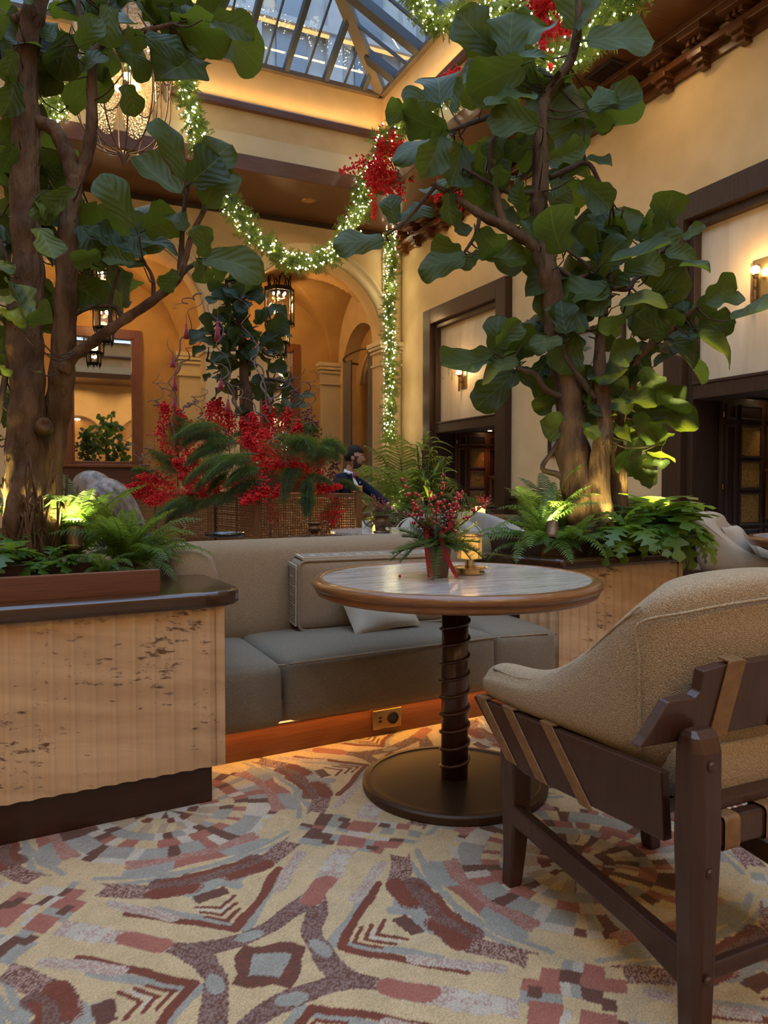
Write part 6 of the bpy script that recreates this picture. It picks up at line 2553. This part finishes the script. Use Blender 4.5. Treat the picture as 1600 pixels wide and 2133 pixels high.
# right planter
fern('wide fern at the left end of the right planter', 1128, 3.80, 34, .42, 61)
fern('fern lit by the spotlight left of the right fig trunk', 1185, 3.70, 22, .30, 62)
fern('fern behind the spotlight in the right planter', 1165, 4.05, 20, .48, 63, kinds=(0, 3))
fern('split-leaf plant between trunk and counter, right planter', 1300, 3.70, 24, .23, 64, name='split_leaf_plant', meshes=LOBE, part='split_leaf', tilt=34)
fern('lit split-leaf plant in the middle right of the right planter', 1362, 3.85, 30, .34, 65, name='split_leaf_plant', meshes=LOBE, part='split_leaf', tilt=34)
fern('split-leaf plant hanging over the right end of the right planter', 1405, 3.80, 26, .28, 66, name='split_leaf_plant', meshes=LOBE, part='split_leaf', tilt=34)
fern('tall split-leaf plant behind the right fig trunk', 1345, 4.15, 22, .36, 67, name='split_leaf_plant', meshes=LOBE, part='split_leaf', tilt=34)


def spotlight(label, px, py, dep, power, aim, z0=.742, group=None, ang=75):
    p = at(px, py, dep)
    t = thing('garden_spotlight', label, 'lamp', (p.x, p.y, z0))
    A = (at(*aim) - Vector((p.x, p.y, z0 + .08))).normalized()
    q = A.to_track_quat('Z', 'Y').to_matrix().to_4x4()
    MB().tube([(0, 0, -.02), (0, 0, .05)], .006, 6).build('spike', M['iron'], t)
    Mh = Matrix.Translation((0, 0, .05)) @ q
    MB().lathe([(.001, -.03), (.026, -.03), (.030, -.02), (.030, .055), (.026, .055), (.024, .04), (.001, .04)], 20, M=Mh).build('housing', M['bronze'], t)
    MB().lathe([(.001, .042), (.024, .042)], 16, M=Mh).build('lens', M['spotlens'], t)
    light('SPOT', 'spot_beam', Vector((0, 0, .05)) + A * .062, power, color=YEL, size=.02, rot=(-A).to_track_quat('Z', 'Y').to_euler() if False else A.to_track_quat('-Z', 'Y').to_euler(), spot=R(ang), blend=.7, parent=t)
    return t


spotlight('bronze garden spotlight among the ferns of the left planter', 156, 1150, 2.78, 32, (110, 760, 2.9), z0=.80, ang=125)
spotlight('garden spotlight glowing through leaves at the left frame edge', 8, 1150, 2.72, 60, (40, 560, 2.8), z0=.80, ang=120)
spotlight('garden spotlight in the fern at the left end of the right planter', 1150, 1120, 3.66, 60, (1170, 800, 4.0), z0=.78, ang=130)
spotlight('garden spotlight at the foot of the right fig trunk', 1278, 1100, 3.76, 60, (1260, 600, 4.0), z0=.77)
spotlight('garden spotlight in the split leaves right of the right fig trunk', 1392, 1100, 3.92, 90, (1340, 650, 4.05), z0=.80, ang=130)

# ---- palms by the corner
PALM = [frond_mesh('frond', M['palm'], 70 + k, n=30, e0=[82, 66, 50][k], curl=[70, 95, 100][k], wid=.30, pw=.016) for k in range(3)]
t = fern('feathery areca palm in front of the corner garland', 838, 10.6, 17, 1.45, 71, z0=.55, kinds=(0, 1, 2), name='areca_palm', meshes=PALM)
MB().lathe([(.001, -.55), (.20, -.55), (.26, 0), (.24, 0), (.22, -.06), (.001, -.06)], 24).build('pot', M['terra'], t)
rnd = random.Random(8)
lp = MB()


def strapf(u, v):
    w = .075 * math.sin(PI * (v * .92 + .06)) ** .8 * (2 * u - 1)
    return (w, v, .18 * v - .42 * v * v + abs(w) * .5)


lp.grid(lambda u, v: strapf(v, u), 6, 2, uv=lambda u, v: (v, u))
LANCE = lp.mesh('leaf', M['palm'], True)
p = at(888, 1100, 10.3)
t = thing('bamboo_palm', 'slender bamboo palm with lance leaves beside the far doorway', 'plant', (p.x, p.y, .45))
MB().lathe([(.001, -.45), (.18, -.45), (.22, 0), (.20, 0), (.18, -.05), (.001, -.05)], 24).build('pot', M['terra'], t)
for k in range(6):
    h = rnd.uniform(.9, 1.35)
    bx, by = rnd.uniform(-.12, .12), rnd.uniform(-.12, .12)
    tx, ty = bx + rnd.uniform(-.16, .16), by + rnd.uniform(-.16, .16)
    MB().tube([(bx, by, 0), ((bx + tx) / 2, (by + ty) / 2, h / 2), (tx, ty, h)], .011, 6).build('stem', M['barkdark'], t)
    for j in range(26):
        u = .22 + .80 * j / 26
        o = bpy.data.objects.new('leaf', LANCE)
        COL.objects.link(o)
        o.parent = t
        s = rnd.uniform(.22, .34)
        o.matrix_local = Matrix.Translation((bx + (tx - bx) * u, by + (ty - by) * u, h * u)) @ Matrix.Rotation(rnd.uniform(0, 6.28), 4, 'Z') @ Matrix.Rotation(R(rnd.uniform(-30, 35)), 4, 'X') @ Matrix.Diagonal((s, s, s, 1))
for (lab, px, d, pw_, aim) in (('floor spotlight under the areca palm', 822, 10.3, 42, (830, 750, 11.2)), ('floor spotlight under the bamboo palm', 880, 10.0, 42, (885, 800, 10.6)), ('floor spotlight left of the areca palm by the arcade', 795, 11.6, 42, (800, 600, 12.8))):
    spotlight(lab, px, 1150, d, pw_, aim, z0=.55 if px != 795 else .0, ang=80)

# ================================================================== ARRANGEMENT in the cane planter
rnd = random.Random(31)
ar0 = Vector((1.75, 6.2, .55))
ar = thing('winter_arrangement', 'large arrangement of red flower sprays, conifer boughs and curly willow in the cane planter', 'flowers', ar0)


def arr(x, y, d):
    return at(x, y, d) - ar0


# red sprays: base pixel -> tip pixel, depth, number of florets
SPR = [(375, 960, 345, 850, 6.6), (390, 940, 375, 860, 6.6), (400, 960, 365, 890, 6.5), (370, 990, 340, 900, 6.7), (430, 930, 440, 845, 6.7), (455, 930, 455, 840, 6.6), (478, 930, 475, 855, 6.5),
       (330, 1020, 268, 1010, 6.9), (350, 1030, 280, 1025, 6.9), (360, 1010, 300, 990, 6.8), (390, 1030, 320, 1035, 6.5), (410, 1000, 370, 960, 6.2), (420, 1010, 380, 990, 6.1), (440, 1000, 400, 950, 6.2),
       (450, 1020, 400, 1020, 6.0), (430, 1030, 390, 1005, 6.0), (460, 1030, 430, 980, 6.0), (560, 960, 530, 870, 5.9), (580, 950, 560, 850, 5.9), (600, 950, 600, 860, 5.9), (560, 980, 520, 910, 5.8),
       (590, 960, 550, 900, 5.7), (610, 930, 620, 880, 5.8), (540, 960, 510, 880, 6.0), (600, 980, 560, 960, 5.6), (640, 980, 640, 920, 5.8), (660, 990, 670, 940, 5.8), (640, 1000, 610, 960, 5.6),
       (690, 1090, 700, 1040, 5.85), (670, 1090, 690, 1050, 5.85), (580, 1090, 560, 1050, 5.7), (540, 1020, 510, 1040, 5.45), (560, 1020, 530, 1035, 5.45), (590, 1010, 570, 1030, 5.5), (550, 1000, 500, 1020, 5.5), (650, 1020, 700, 1010, 5.7), (520, 1000, 480, 1000, 5.9), (500, 1010, 460, 1000, 6.0)]
for (a, b, c, d, dp) in SPR:
    B, T = arr(a, b, dp), arr(c, d, dp + rnd.uniform(-.15, .1))
    mb = MB()
    L_ = (T - B).length
    red_spray(mb, B, T - B, L_ * 1.2, 330, rnd, .0085, droop=.1)
    o = mb.build('red_spray', M['red'], ar, kind='stuff')
    MB().tube([B + Vector((0, 0, -.1)), B, B.lerp(T, .8)], .004, 4).build('spray_stem', M['barkdark'], o)
# dark berry sprays
for (a, b, c, d, dp) in [(640, 930, 645, 870, 5.9), (650, 940, 655, 880, 5.9), (620, 900, 640, 860, 6.0), (690, 1000, 700, 960, 5.9)]:
    B, T = arr(a, b, dp), arr(c, d, dp)
    mb = MB()
    for k in range(60):
        u = rnd.random()
        mb.octa(B.lerp(T, u) + Vector((rnd.gauss(0, .03), rnd.gauss(0, .03), rnd.gauss(0, .03))), .011)
    mb.build('berry_spray', M['darkred'], ar, kind='stuff')
# conifer boughs: drooping pine and cedar
BG = [(470, 920, 395, 900, 6.0, .5), (480, 940, 400, 940, 5.9, .5), (500, 950, 420, 990, 5.7, .4), (480, 920, 440, 900, 6.1, .5), (520, 960, 450, 960, 5.6, .4), (540, 980, 480, 990, 5.5, .4), (600, 960, 640, 900, 5.6, .9),
      (610, 980, 590, 1000, 5.5, .8), (640, 970, 680, 920, 5.7, .6), (650, 960, 700, 905, 5.8, .7), (655, 980, 705, 915, 5.9, .6), (640, 990, 640, 1040, 5.45, .3), (620, 1000, 680, 990, 5.6, .4), (560, 1000, 470, 1020, 5.5, .3),
      (370, 950, 375, 880, 6.5, .1), (380, 1000, 330, 940, 6.6, .2), (370, 960, 340, 950, 6.6, .3), (330, 1000, 290, 970, 6.9, .3), (420, 1030, 330, 1060, 6.0, .3), (440, 1040, 360, 1065, 5.9, .3), (500, 1030, 430, 1040, 5.6, .2),
      (600, 900, 600, 860, 6.1, .3), (580, 940, 640, 870, 6.0, .5), (480, 980, 440, 1010, 5.8, .3), (700, 1000, 740, 1010, 5.9, .3), (560, 900, 500, 890, 6.2, .4), (640, 1020, 640, 1060, 5.4, .2)]
BG = BG + [(a + rnd.uniform(-25, 25), b + rnd.uniform(-20, 15), c + rnd.uniform(-25, 15), d + rnd.uniform(-20, 20), dp + rnd.uniform(-.1, .15), dr) for (a, b, c, d, dp, dr) in BG[:9]]
for (a, b, c, d, dp, dr) in BG:
    B, T = arr(a, b, dp), arr(c, d, dp + rnd.uniform(-.2, .1))
    L_ = (T - B).length * 1.15
    D = (T - B).normalized()
    mb = MB()
    pts = [B + D * L_ * j / 8 + Vector((0, 0, .30 * dr * L_ * math.sin(PI * j / 8) - .5 * dr * L_ * (j / 8) ** 2)) for j in range(9)]
    mb.tube(pts, .005, 4)
    for j in range(40):
        u = .06 + .94 * j / 40
        i = min(7, int(u * 8))
        q = pts[i].lerp(pts[i + 1], u * 8 - i)
        t_ = (pts[i + 1] - pts[i]).normalized()
        sd = t_.cross(Vector((rnd.uniform(-.4, .4), rnd.uniform(-.4, .4), 1))).normalized()
        for s in (-1, 1):
            e = (t_ * .8 + sd * s * .8 + Vector((0, 0, -.25 - .4 * dr))).normalized()
            sprig_into(mb, q, e, L_ * .50 * (1.1 - .75 * u), .0017, 9, spread=.55, nl=.62, rnd=rnd)
    mb.build('conifer_bough', M['conifer'], ar)


# curly willow
def willow(x0, y0, x1, y1, dp, seed, r=.009, amp=.05, n=16):
    rr = random.Random(seed)
    B, T = arr(x0, y0, dp), arr(x1, y1, dp + rr.uniform(-.2, .2))
    pts = []
    a = rr.uniform(0, 6)
    for k in range(n + 1):
        u = k / n
        a += rr.uniform(.7, 1.7)
        pts.append(B.lerp(T, u) + (_rt * math.cos(a) + _up * math.sin(a) * .5 + _fl * math.sin(a * .7)) * amp * (.25 + u * .8))
    C = catmull(pts, 4)
    MB().tube(C, [r * (1 - .78 * k / len(C)) for k in range(len(C))], 5).build('willow_twig', M['twig'], ar, smooth=True)
    return C


WL = [(362, 930, 358, 700, 6.4), (362, 760, 420, 605, 6.4), (420, 610, 365, 640, 6.4), (365, 780, 415, 700, 6.4), (360, 830, 330, 790, 6.4), (372, 860, 430, 810, 6.4), (380, 850, 420, 830, 6.3), (340, 900, 325, 780, 6.5),
      (500, 860, 450, 740, 5.9), (495, 870, 440, 620, 5.9), (565, 860, 520, 700, 5.8), (560, 850, 500, 620, 5.8), (560, 840, 610, 780, 5.8), (600, 860, 625, 770, 5.9), (620, 850, 655, 775, 5.9), (640, 860, 660, 800, 6.0),
      (560, 880, 470, 790, 5.8), (300, 980, 260, 900, 7.0), (310, 980, 310, 905, 7.0), (290, 960, 320, 920, 7.0), (600, 900, 560, 930, 5.5), (340, 1000, 290, 960, 6.8), (350, 860, 310, 830, 6.5), (430, 900, 400, 830, 6.3)]
for k, (a, b, c, d, dp) in enumerate(WL):
    willow(a, b, c, d, dp, 100 + k, r=.013 if k in (8, 10) else .008, amp=.045)
# tassels hung from the twigs
for (x, y, dp, h, lab) in [(388, 690, 6.38, .13, 'dark red tassel hanging free at the upper left of the willow twigs'), (360, 755, 6.38, .085, 'small dark red tassel on the left willow twig'), (364, 800, 6.38, .12, 'dark red tassel low on the left willow twig'),
                          (363, 840, 6.36, .09, 'dark red tassel just above the left red sprays'), (453, 690, 5.85, .16, 'long dark red tassel among the small fig leaves'), (460, 800, 5.85, .09, 'dark red tassel at mid height beside the small fig trunk'), (475, 845, 5.85, .10, 'dark red tassel above the middle red sprays')]:
    p = at(x, y, dp)
    t = thing('tassel', lab, 'tassel', p, 0, 'tassels on the willow twigs')
    MB().lathe([(.001, h * .5), (.008, h * .48), (.010, h * .40), (.007, h * .33), (.012, h * .25), (.020, -h * .1), (.026, -h * .5), (.001, -h * .5)], 12).build('fringe', M['ribbon'], t, smooth=True)
    MB().tube([(0, 0, h * .48), (.004, 0, h * .8), (0, 0, h * 1.2)], .0025, 5).build('cord', M['ribbon'], t)


# ================================================================== PEOPLE
def skin(name, V, Ed, m, parent, sub=2, root=0):
    me = bpy.data.meshes.new(name)
    ids = list(V)
    me.from_pydata([V[k][0] for k in ids], [(ids.index(a), ids.index(b)) for a, b in Ed], [])
    o = bpy.data.objects.new(name, me)
    COL.objects.link(o)
    if parent is not None:
        o.parent = parent
    s = o.modifiers.new('skin', 'SKIN')
    s.use_smooth_shade = True
    for i, k in enumerate(ids):
        sv = me.skin_vertices[0].data[i]
        r = V[k][1]
        sv.radius = (r, r) if isinstance(r, (int, float)) else r
        sv.use_root = (i == root)
    if sub:
        q = o.modifiers.new('sub', 'SUBSURF')
        q.levels = q.render_levels = sub
    me.materials.append(m)
    return o


def head_mesh(mb, c, Mr, s=1.0, face=True):
    # skull looking along +Y of the rotation Mr; ellipsoid shaped into jaw, brow, nose
    def fn(u, v):
        th, ph = 2 * PI * u, PI * v
        x, y, z = math.sin(ph) * math.cos(th), math.sin(ph) * math.sin(th), -math.cos(ph)
        X, Y, Z_ = x * .075, y * .095, z * .118
        if z < -.05:
            k = -z
            X *= 1 - .28 * k
            if y > 0:
                Y += .010 * k
            else:
                Y *= 1 - .35 * k
        if y > .55 and face:
            nx = math.exp(-(x / .16) ** 2)
            Y += .026 * nx * math.exp(-((z + .16) / .16) ** 2) + .012 * nx * math.exp(-((z - .05) / .25) ** 2)
            Y -= .010 * math.exp(-((abs(x) - .36) / .16) ** 2) * math.exp(-((z - .02) / .13) ** 2)
            Y += .008 * math.exp(-(x / .3) ** 2) * math.exp(-((z + .48) / .10) ** 2)
            Y += .008 * math.exp(-(x / .25) ** 2) * math.exp(-((z + .80) / .14) ** 2)
            Y += .006 * math.exp(-((abs(x) - .35) / .25) ** 2) * math.exp(-((z - .22) / .10) ** 2)
        return Mr @ (Vector((X, Y, Z_)) * s) + c
    mb.grid(fn, 36, 28, cu=True)


def hand(o, wrist, d, palm_n, s=1.0, curl=.5):
    # palm and five separate bent fingers, grown as skinned chains rooted in the palm
    d = d.normalized()
    n = (palm_n - d * palm_n.dot(d)).normalized()
    x = d.cross(n)
    V = {'w': (wrist, .022 * s), 'p': (wrist + d * .05 * s, (.036 * s, .016 * s)), 'q': (wrist + d * .085 * s, (.038 * s, .014 * s))}
    skin('hand', V, [('w', 'p'), ('p', 'q')], M['skin'], o, 2)
    for k, (off, L_) in enumerate(((-.027, .068), (-.009, .078), (.009, .073), (.026, .058))):
        b = wrist + d * .085 * s + x * off * s
        a1, a2 = curl * .6, curl * 1.3
        p1 = b + (d * math.cos(a1) + n * math.sin(a1)) * L_ * .5 * s
        p2 = p1 + (d * math.cos(a2) + n * math.sin(a2)) * L_ * .5 * s
        skin('finger', {'a': (b - d * .02 * s, .009 * s), 'b': (b, .009 * s), 'c': (p1, .0082 * s), 'd': (p2, .0068 * s)}, [('a', 'b'), ('b', 'c'), ('c', 'd')], M['skin'], o, 1)
    b = wrist + d * .03 * s - x * .026 * s
    p1 = b + (d * .7 - x * .6 + n * .3).normalized() * .040 * s
    p2 = p1 + (d * .9 - x * .1 + n * .4).normalized() * .030 * s
    skin('thumb', {'a': (b, .011 * s), 'b': (p1, .010 * s), 'c': (p2, .008 * s)}, [('a', 'b'), ('b', 'c')], M['skin'], o, 1)


def V3(*a):
    return Vector(a)


# ---- waiter
p = at(716, 1000, 7.85)
man = thing('person', 'dark-haired bearded waiter in navy jacket and red bow tie, turned right by the palms', 'person', (p.x, p.y, 0), R(-137))
man.scale = (.965, .965, .965)
J = {'pel': (V3(0, -.06, .76), (.145, .105)), 'bel': (V3(0, -.03, .90), (.140, .110)), 'che': (V3(0, .02, 1.08), (.170, .120)), 'nk': (V3(0, .06, 1.22), .060), 'nk2': (V3(0, .085, 1.30), .052), 'hd': (V3(0, .10, 1.36), .05),
     'sr': (V3(.165, .03, 1.175), .062), 'er': (V3(.235, -.06, .95), .048), 'wr': (V3(.12, .16, .955), .030),
     'sl': (V3(-.165, .04, 1.175), .062), 'el': (V3(-.235, .25, 1.02), .048), 'wl': (V3(-.19, .47, .88), .030),
     'hr': (V3(.085, -.03, .72), .088), 'kr': (V3(.10, .16, .42), .062), 'ar': (V3(.10, -.02, .08), .042), 'tr': (V3(.10, .15, .035), .036),
     'hl': (V3(-.085, -.03, .72), .088), 'kl': (V3(-.12, .26, .44), .062), 'al': (V3(-.13, .28, .08), .042), 'tl': (V3(-.13, .45, .035), .036)}
SK = [('pel', 'bel'), ('bel', 'che'), ('che', 'nk'), ('nk', 'nk2'), ('nk2', 'hd'), ('che', 'sr'), ('sr', 'er'), ('er', 'wr'), ('che', 'sl'), ('sl', 'el'), ('el', 'wl'), ('pel', 'hr'), ('hr', 'kr'), ('kr', 'ar'), ('ar', 'tr'), ('pel', 'hl'), ('hl', 'kl'), ('kl', 'al'), ('al', 'tl')]
th = lambda r, k: (r[0] * k, r[1] * k) if isinstance(r, tuple) else r * k
body = skin('body', {k: (v[0], th(v[1], .86)) for k, v in J.items()}, SK, M['skin'], man, 2)
up_ = ['pel', 'bel', 'che', 'sr', 'er', 'wr', 'sl', 'el', 'wl']
JV = {k: (J[k][0], th(J[k][1], 1.12)) for k in up_}
JV['wr'] = (J['wr'][0].lerp(J['er'][0], .12), .042)
JV['wl'] = (J['wl'][0].lerp(J['el'][0], .12), .042)
JV['skirt'] = (V3(0, -.07, .64), (.165, .125))
JV['col'] = (V3(0, .045, 1.20), .072)
skin('jacket', JV, [('pel', 'skirt'), ('pel', 'bel'), ('bel', 'che'), ('che', 'col'), ('che', 'sr'), ('sr', 'er'), ('er', 'wr'), ('che', 'sl'), ('sl', 'el'), ('el', 'wl')], M['navy'], man, 2)
TV = {k: (J[k][0], th(J[k][1], 1.14)) for k in ('pel', 'hr', 'kr', 'ar', 'hl', 'kl', 'al')}
skin('trousers', TV, [('pel', 'hr'), ('hr', 'kr'), ('kr', 'ar'), ('pel', 'hl'), ('hl', 'kl'), ('kl', 'al')], M['blackcloth'], man, 2)
for a, b in (('ar', 'tr'), ('al', 'tl')):
    skin('shoe', {'a': (J[a][0] + V3(0, -.03, -.025), .05), 'b': (J[b][0], .046), 'c': (J[b][0] + V3(0, .07, -.005), .036)}, [('a', 'b'), ('b', 'c')], M['black'], man, 2)
hm = MB()
Rh = Matrix.Rotation(R(22), 3, 'Z') @ Matrix.Rotation(R(-4), 3, 'X')
hc = V3(0, .125, 1.405)
head_mesh(hm, hc, Rh)
hd = hm.build('head', M['skin'], body, smooth=True)
hd.parent = man
for s in (-1, 1):
    c = hc + Rh @ V3(.075 * s, -.012, -.005)
    MB().sphere((0, 0, 0), (.010, .020, .032), 10, 8, M=Matrix.Translation(c) @ Rh.to_4x4() @ Matrix.Rotation(R(14), 4, 'X')).build('ear', M['skin'], hd, smooth=True)
    c = hc + Rh @ V3(.030 * s, .083, .006)
    MB().sphere(c, (.011, .008, .008), 8, 6).build('eye', M['white'], hd, smooth=True)
    c = hc + Rh @ V3(.031 * s, .0905, .006)
    MB().sphere(c, .005, 8, 6).build('pupil', M['black'], hd, smooth=True)
    c = hc + Rh @ V3(.031 * s, .090, .027)
    MB().sphere((0, 0, 0), (.018, .006, .005), 8, 5, M=Matrix.Translation(c) @ Rh.to_4x4()).build('eyebrow', M['hair'], hd, smooth=True)


def shell(fn_mask, grow, name, m, n=36, k=30):
    # cap following the skull where fn_mask(x, y, z) holds
    src = MB()
    head_mesh(src, V3(0, 0, 0), Matrix.Identity(3))
    mb = MB()
    w = 29
    keep = {}
    vs, fs = [], []
    for f in src.f:
        pts = [src.v[i] for i in f]
        c = sum(pts, V3(0, 0, 0)) / 4
        if fn_mask(c.x / .075, c.y / .095, c.z / .118):
            q = []
            for i in f:
                if i not in keep:
                    keep[i] = len(vs)
                    v = src.v[i]
                    vs.append(Rh @ (v * (1 + grow) + v.normalized() * grow * .05) + hc)
                q.append(keep[i])
            fs.append(tuple(q))
    mb.add(vs, fs)
    o = mb.build(name, m, hd, smooth=True)
    sd_ = o.modifiers.new('thick', 'SOLIDIFY')
    sd_.thickness = .008
    sd_.offset = -.2
    return o


shell(lambda x, y, z: (z > .42 - .15 * max(0, y) + (.0 if y < .3 else .12)) or (y < -.05 and z > -.35 and not (abs(x) > .75 and z < .1 and y > -.3)), .09, 'hair', M['hair'])
shell(lambda x, y, z: (z < -.52 and y > .0) or (z < -.30 and abs(x) < .34 and z > -.40 and y > .5) or (abs(x) > .6 and -.52 < z < .08 and .0 < y < .42), .02, 'beard', M['beard'])
MB().sphere(hc + Rh @ V3(0, .100, -.056), (.022, .007, .005), 10, 6).build('mouth', mat('lips', (.30, .12, .09), None), hd, smooth=True)
# shirt front, collar, bow tie, lapel pin
mb = MB()


def sf(u, v):
    z = 1.235 - .36 * v
    w = (.052 - .034 * v ** 1.2) * (2 * u - 1)
    y = .06 + .085 + .055 * math.sin(PI * min(1, v * 1.1)) - .06 * v - .10 * (1 - v) ** 3 + .02 - abs(w) * .3
    return (w, y, z)


mb.grid(sf, 8, 12)
o = mb.build('shirt_front', M['white'], man, smooth=True)
o.modifiers.new('thick', 'SOLIDIFY').thickness = .02
MB().lathe([(.062, -.022), (.060, .022), (.056, .022), (.058, -.022)], 24, M=Matrix.Translation((0, .066, 1.242)) @ Matrix.Rotation(R(-20), 4, 'X')).build('collar', M['white'], man, smooth=True)
bt = MB().sphere((0, .145, 1.222), (.012, .010, .012), 8, 6)
for s in (-1, 1):
    bt.prism([(s * .006, 1.214), (s * .006, 1.230), (s * .052, 1.246), (s * .058, 1.222), (s * .052, 1.200)], .135, .150, axis='Y')
bt.build('bow_tie', M['ribbon'], man, bevel=.003)
MB().sphere((-.085, .155, 1.135), (.010, .005, .010), 8, 6).build('lapel_pin', M['white'], man, smooth=True)
for s in (-1, 1):
    mb = MB()
    mb.add([(s * .055, .118, 1.235), (s * .085, .118, 1.20), (s * .095, .142, 1.10), (s * .022, .150, .90), (s * .018, .162, .93), (s * .045, .155, 1.08)], [(0, 1, 2, 3, 4, 5)])
    o = mb.build('lapel', M['navy'], man)
    o.modifiers.new('thick', 'SOLIDIFY').thickness = .012
hand(man, J['wr'][0], (J['wr'][0] - J['er'][0]) * .6 + V3(-.1, .15, -.02), V3(-.2, .2, -.9), .95, .7)
hand(man, J['wl'][0], J['wl'][0] - J['el'][0], V3(.3, -.1, -1), .95, .5)

# ---- woman bending on the rear banquette
p = at(214, 1030, 4.25)
wo = thing('person', 'seated person with long grey hair, head bent, behind the left planter ferns', 'person', (p.x, p.y, 0), R(62))
hz = p.z
K = {'pel': (V3(0, -.30, .53), (.165, .13)), 'bel': (V3(0, -.24, .66), (.145, .11)), 'che': (V3(0, -.12, .80), (.160, .115)), 'nk': (V3(0, -.03, .90), .055), 'hd': (V3(0, .02, hz - .06), .055),
     'sr': (V3(.16, -.10, .83), .055), 'er': (V3(.22, .08, .62), .042), 'wr': (V3(.13, .27, .56), .028), 'sl': (V3(-.16, -.10, .83), .055), 'el': (V3(-.22, .08, .62), .042), 'wl': (V3(-.10, .29, .55), .028),
     'hr': (V3(.09, -.27, .50), .085), 'kr': (V3(.10, .14, .50), .065), 'ar': (V3(.10, .16, .08), .04), 'tr': (V3(.10, .30, .035), .035),
     'hl': (V3(-.09, -.27, .50), .085), 'kl': (V3(-.10, .14, .50), .065), 'al': (V3(-.10, .16, .08), .04), 'tl': (V3(-.10, .30, .035), .035)}
SW = [('pel', 'bel'), ('bel', 'che'), ('che', 'nk'), ('nk', 'hd'), ('che', 'sr'), ('sr', 'er'), ('er', 'wr'), ('che', 'sl'), ('sl', 'el'), ('el', 'wl'), ('pel', 'hr'), ('hr', 'kr'), ('kr', 'ar'), ('ar', 'tr'), ('pel', 'hl'), ('hl', 'kl'), ('kl', 'al'), ('al', 'tl')]
bd = skin('body', {k: (v[0], th(v[1], .86)) for k, v in K.items()}, SW, M['skin'], wo, 2)
skin('navy_dress', {k: (v[0], th(v[1], 1.1)) for k, v in K.items() if k not in ('nk', 'hd', 'tr', 'tl', 'wr', 'wl')}, [e for e in SW if not set(e) & {'nk', 'hd', 'tr', 'tl', 'wr', 'wl'}], mat('navy_dress', (.012, .016, .07), None, rough=.8), wo, 2)
hm = MB()
hcw = V3(0, .05, hz)
Rw = Matrix.Rotation(R(-38), 3, 'X')
head_mesh(hm, hcw, Rw, .96)
hw = hm.build('head', M['skin'], wo, smooth=True)
mb = MB()


def hairf(u, v):
    # long hair: over the crown, then falling backwards and down over the shoulders
    a = (u - .5) * 2 * R(118)
    if v < .42:
        ph = v / .42 * R(82)
        q = V3(math.sin(a) * math.sin(ph) * .094, -math.cos(a) * math.sin(ph) * .112, math.cos(ph) * .132)
        return Rw @ q + hcw
    k = (v - .42) / .58
    q = V3(math.sin(a) * .094, -math.cos(a) * .112, math.cos(R(82)) * .132)
    b = Rw @ q + hcw
    fall = V3(-.02 - .05 * math.sin(a) * k, -.22, -.20)
    w = .0035 * math.sin(u * 60 + k * 3) + .004 * math.sin(u * 23 + 1)
    return b + fall * k + V3(w, w * .5, -.06 * k * k) + V3(math.sin(a) * .03 * math.sin(PI * k), 0, .05 * math.sin(PI * k))


mb.grid(hairf, 56, 24)
o = mb.build('long_hair', M['greyhair'], wo, smooth=True)
o.modifiers.new('thick', 'SOLIDIFY').thickness = .012
hand(wo, K['wr'][0], V3(-.2, 1, -.2), V3(0, 0, -1), .85)
hand(wo, K['wl'][0], V3(.2, 1, -.2), V3(0, 0, -1), .85)
for a in ('ar', 'al'):
    b = 't' + a[1]
    skin('shoe', {'a': (K[a][0] + V3(0, -.03, -.025), .045), 'b': (K[b][0], .04), 'c': (K[b][0] + V3(0, .05, -.005), .032)}, [('a', 'b'), ('b', 'c')], M['black'], wo, 2)
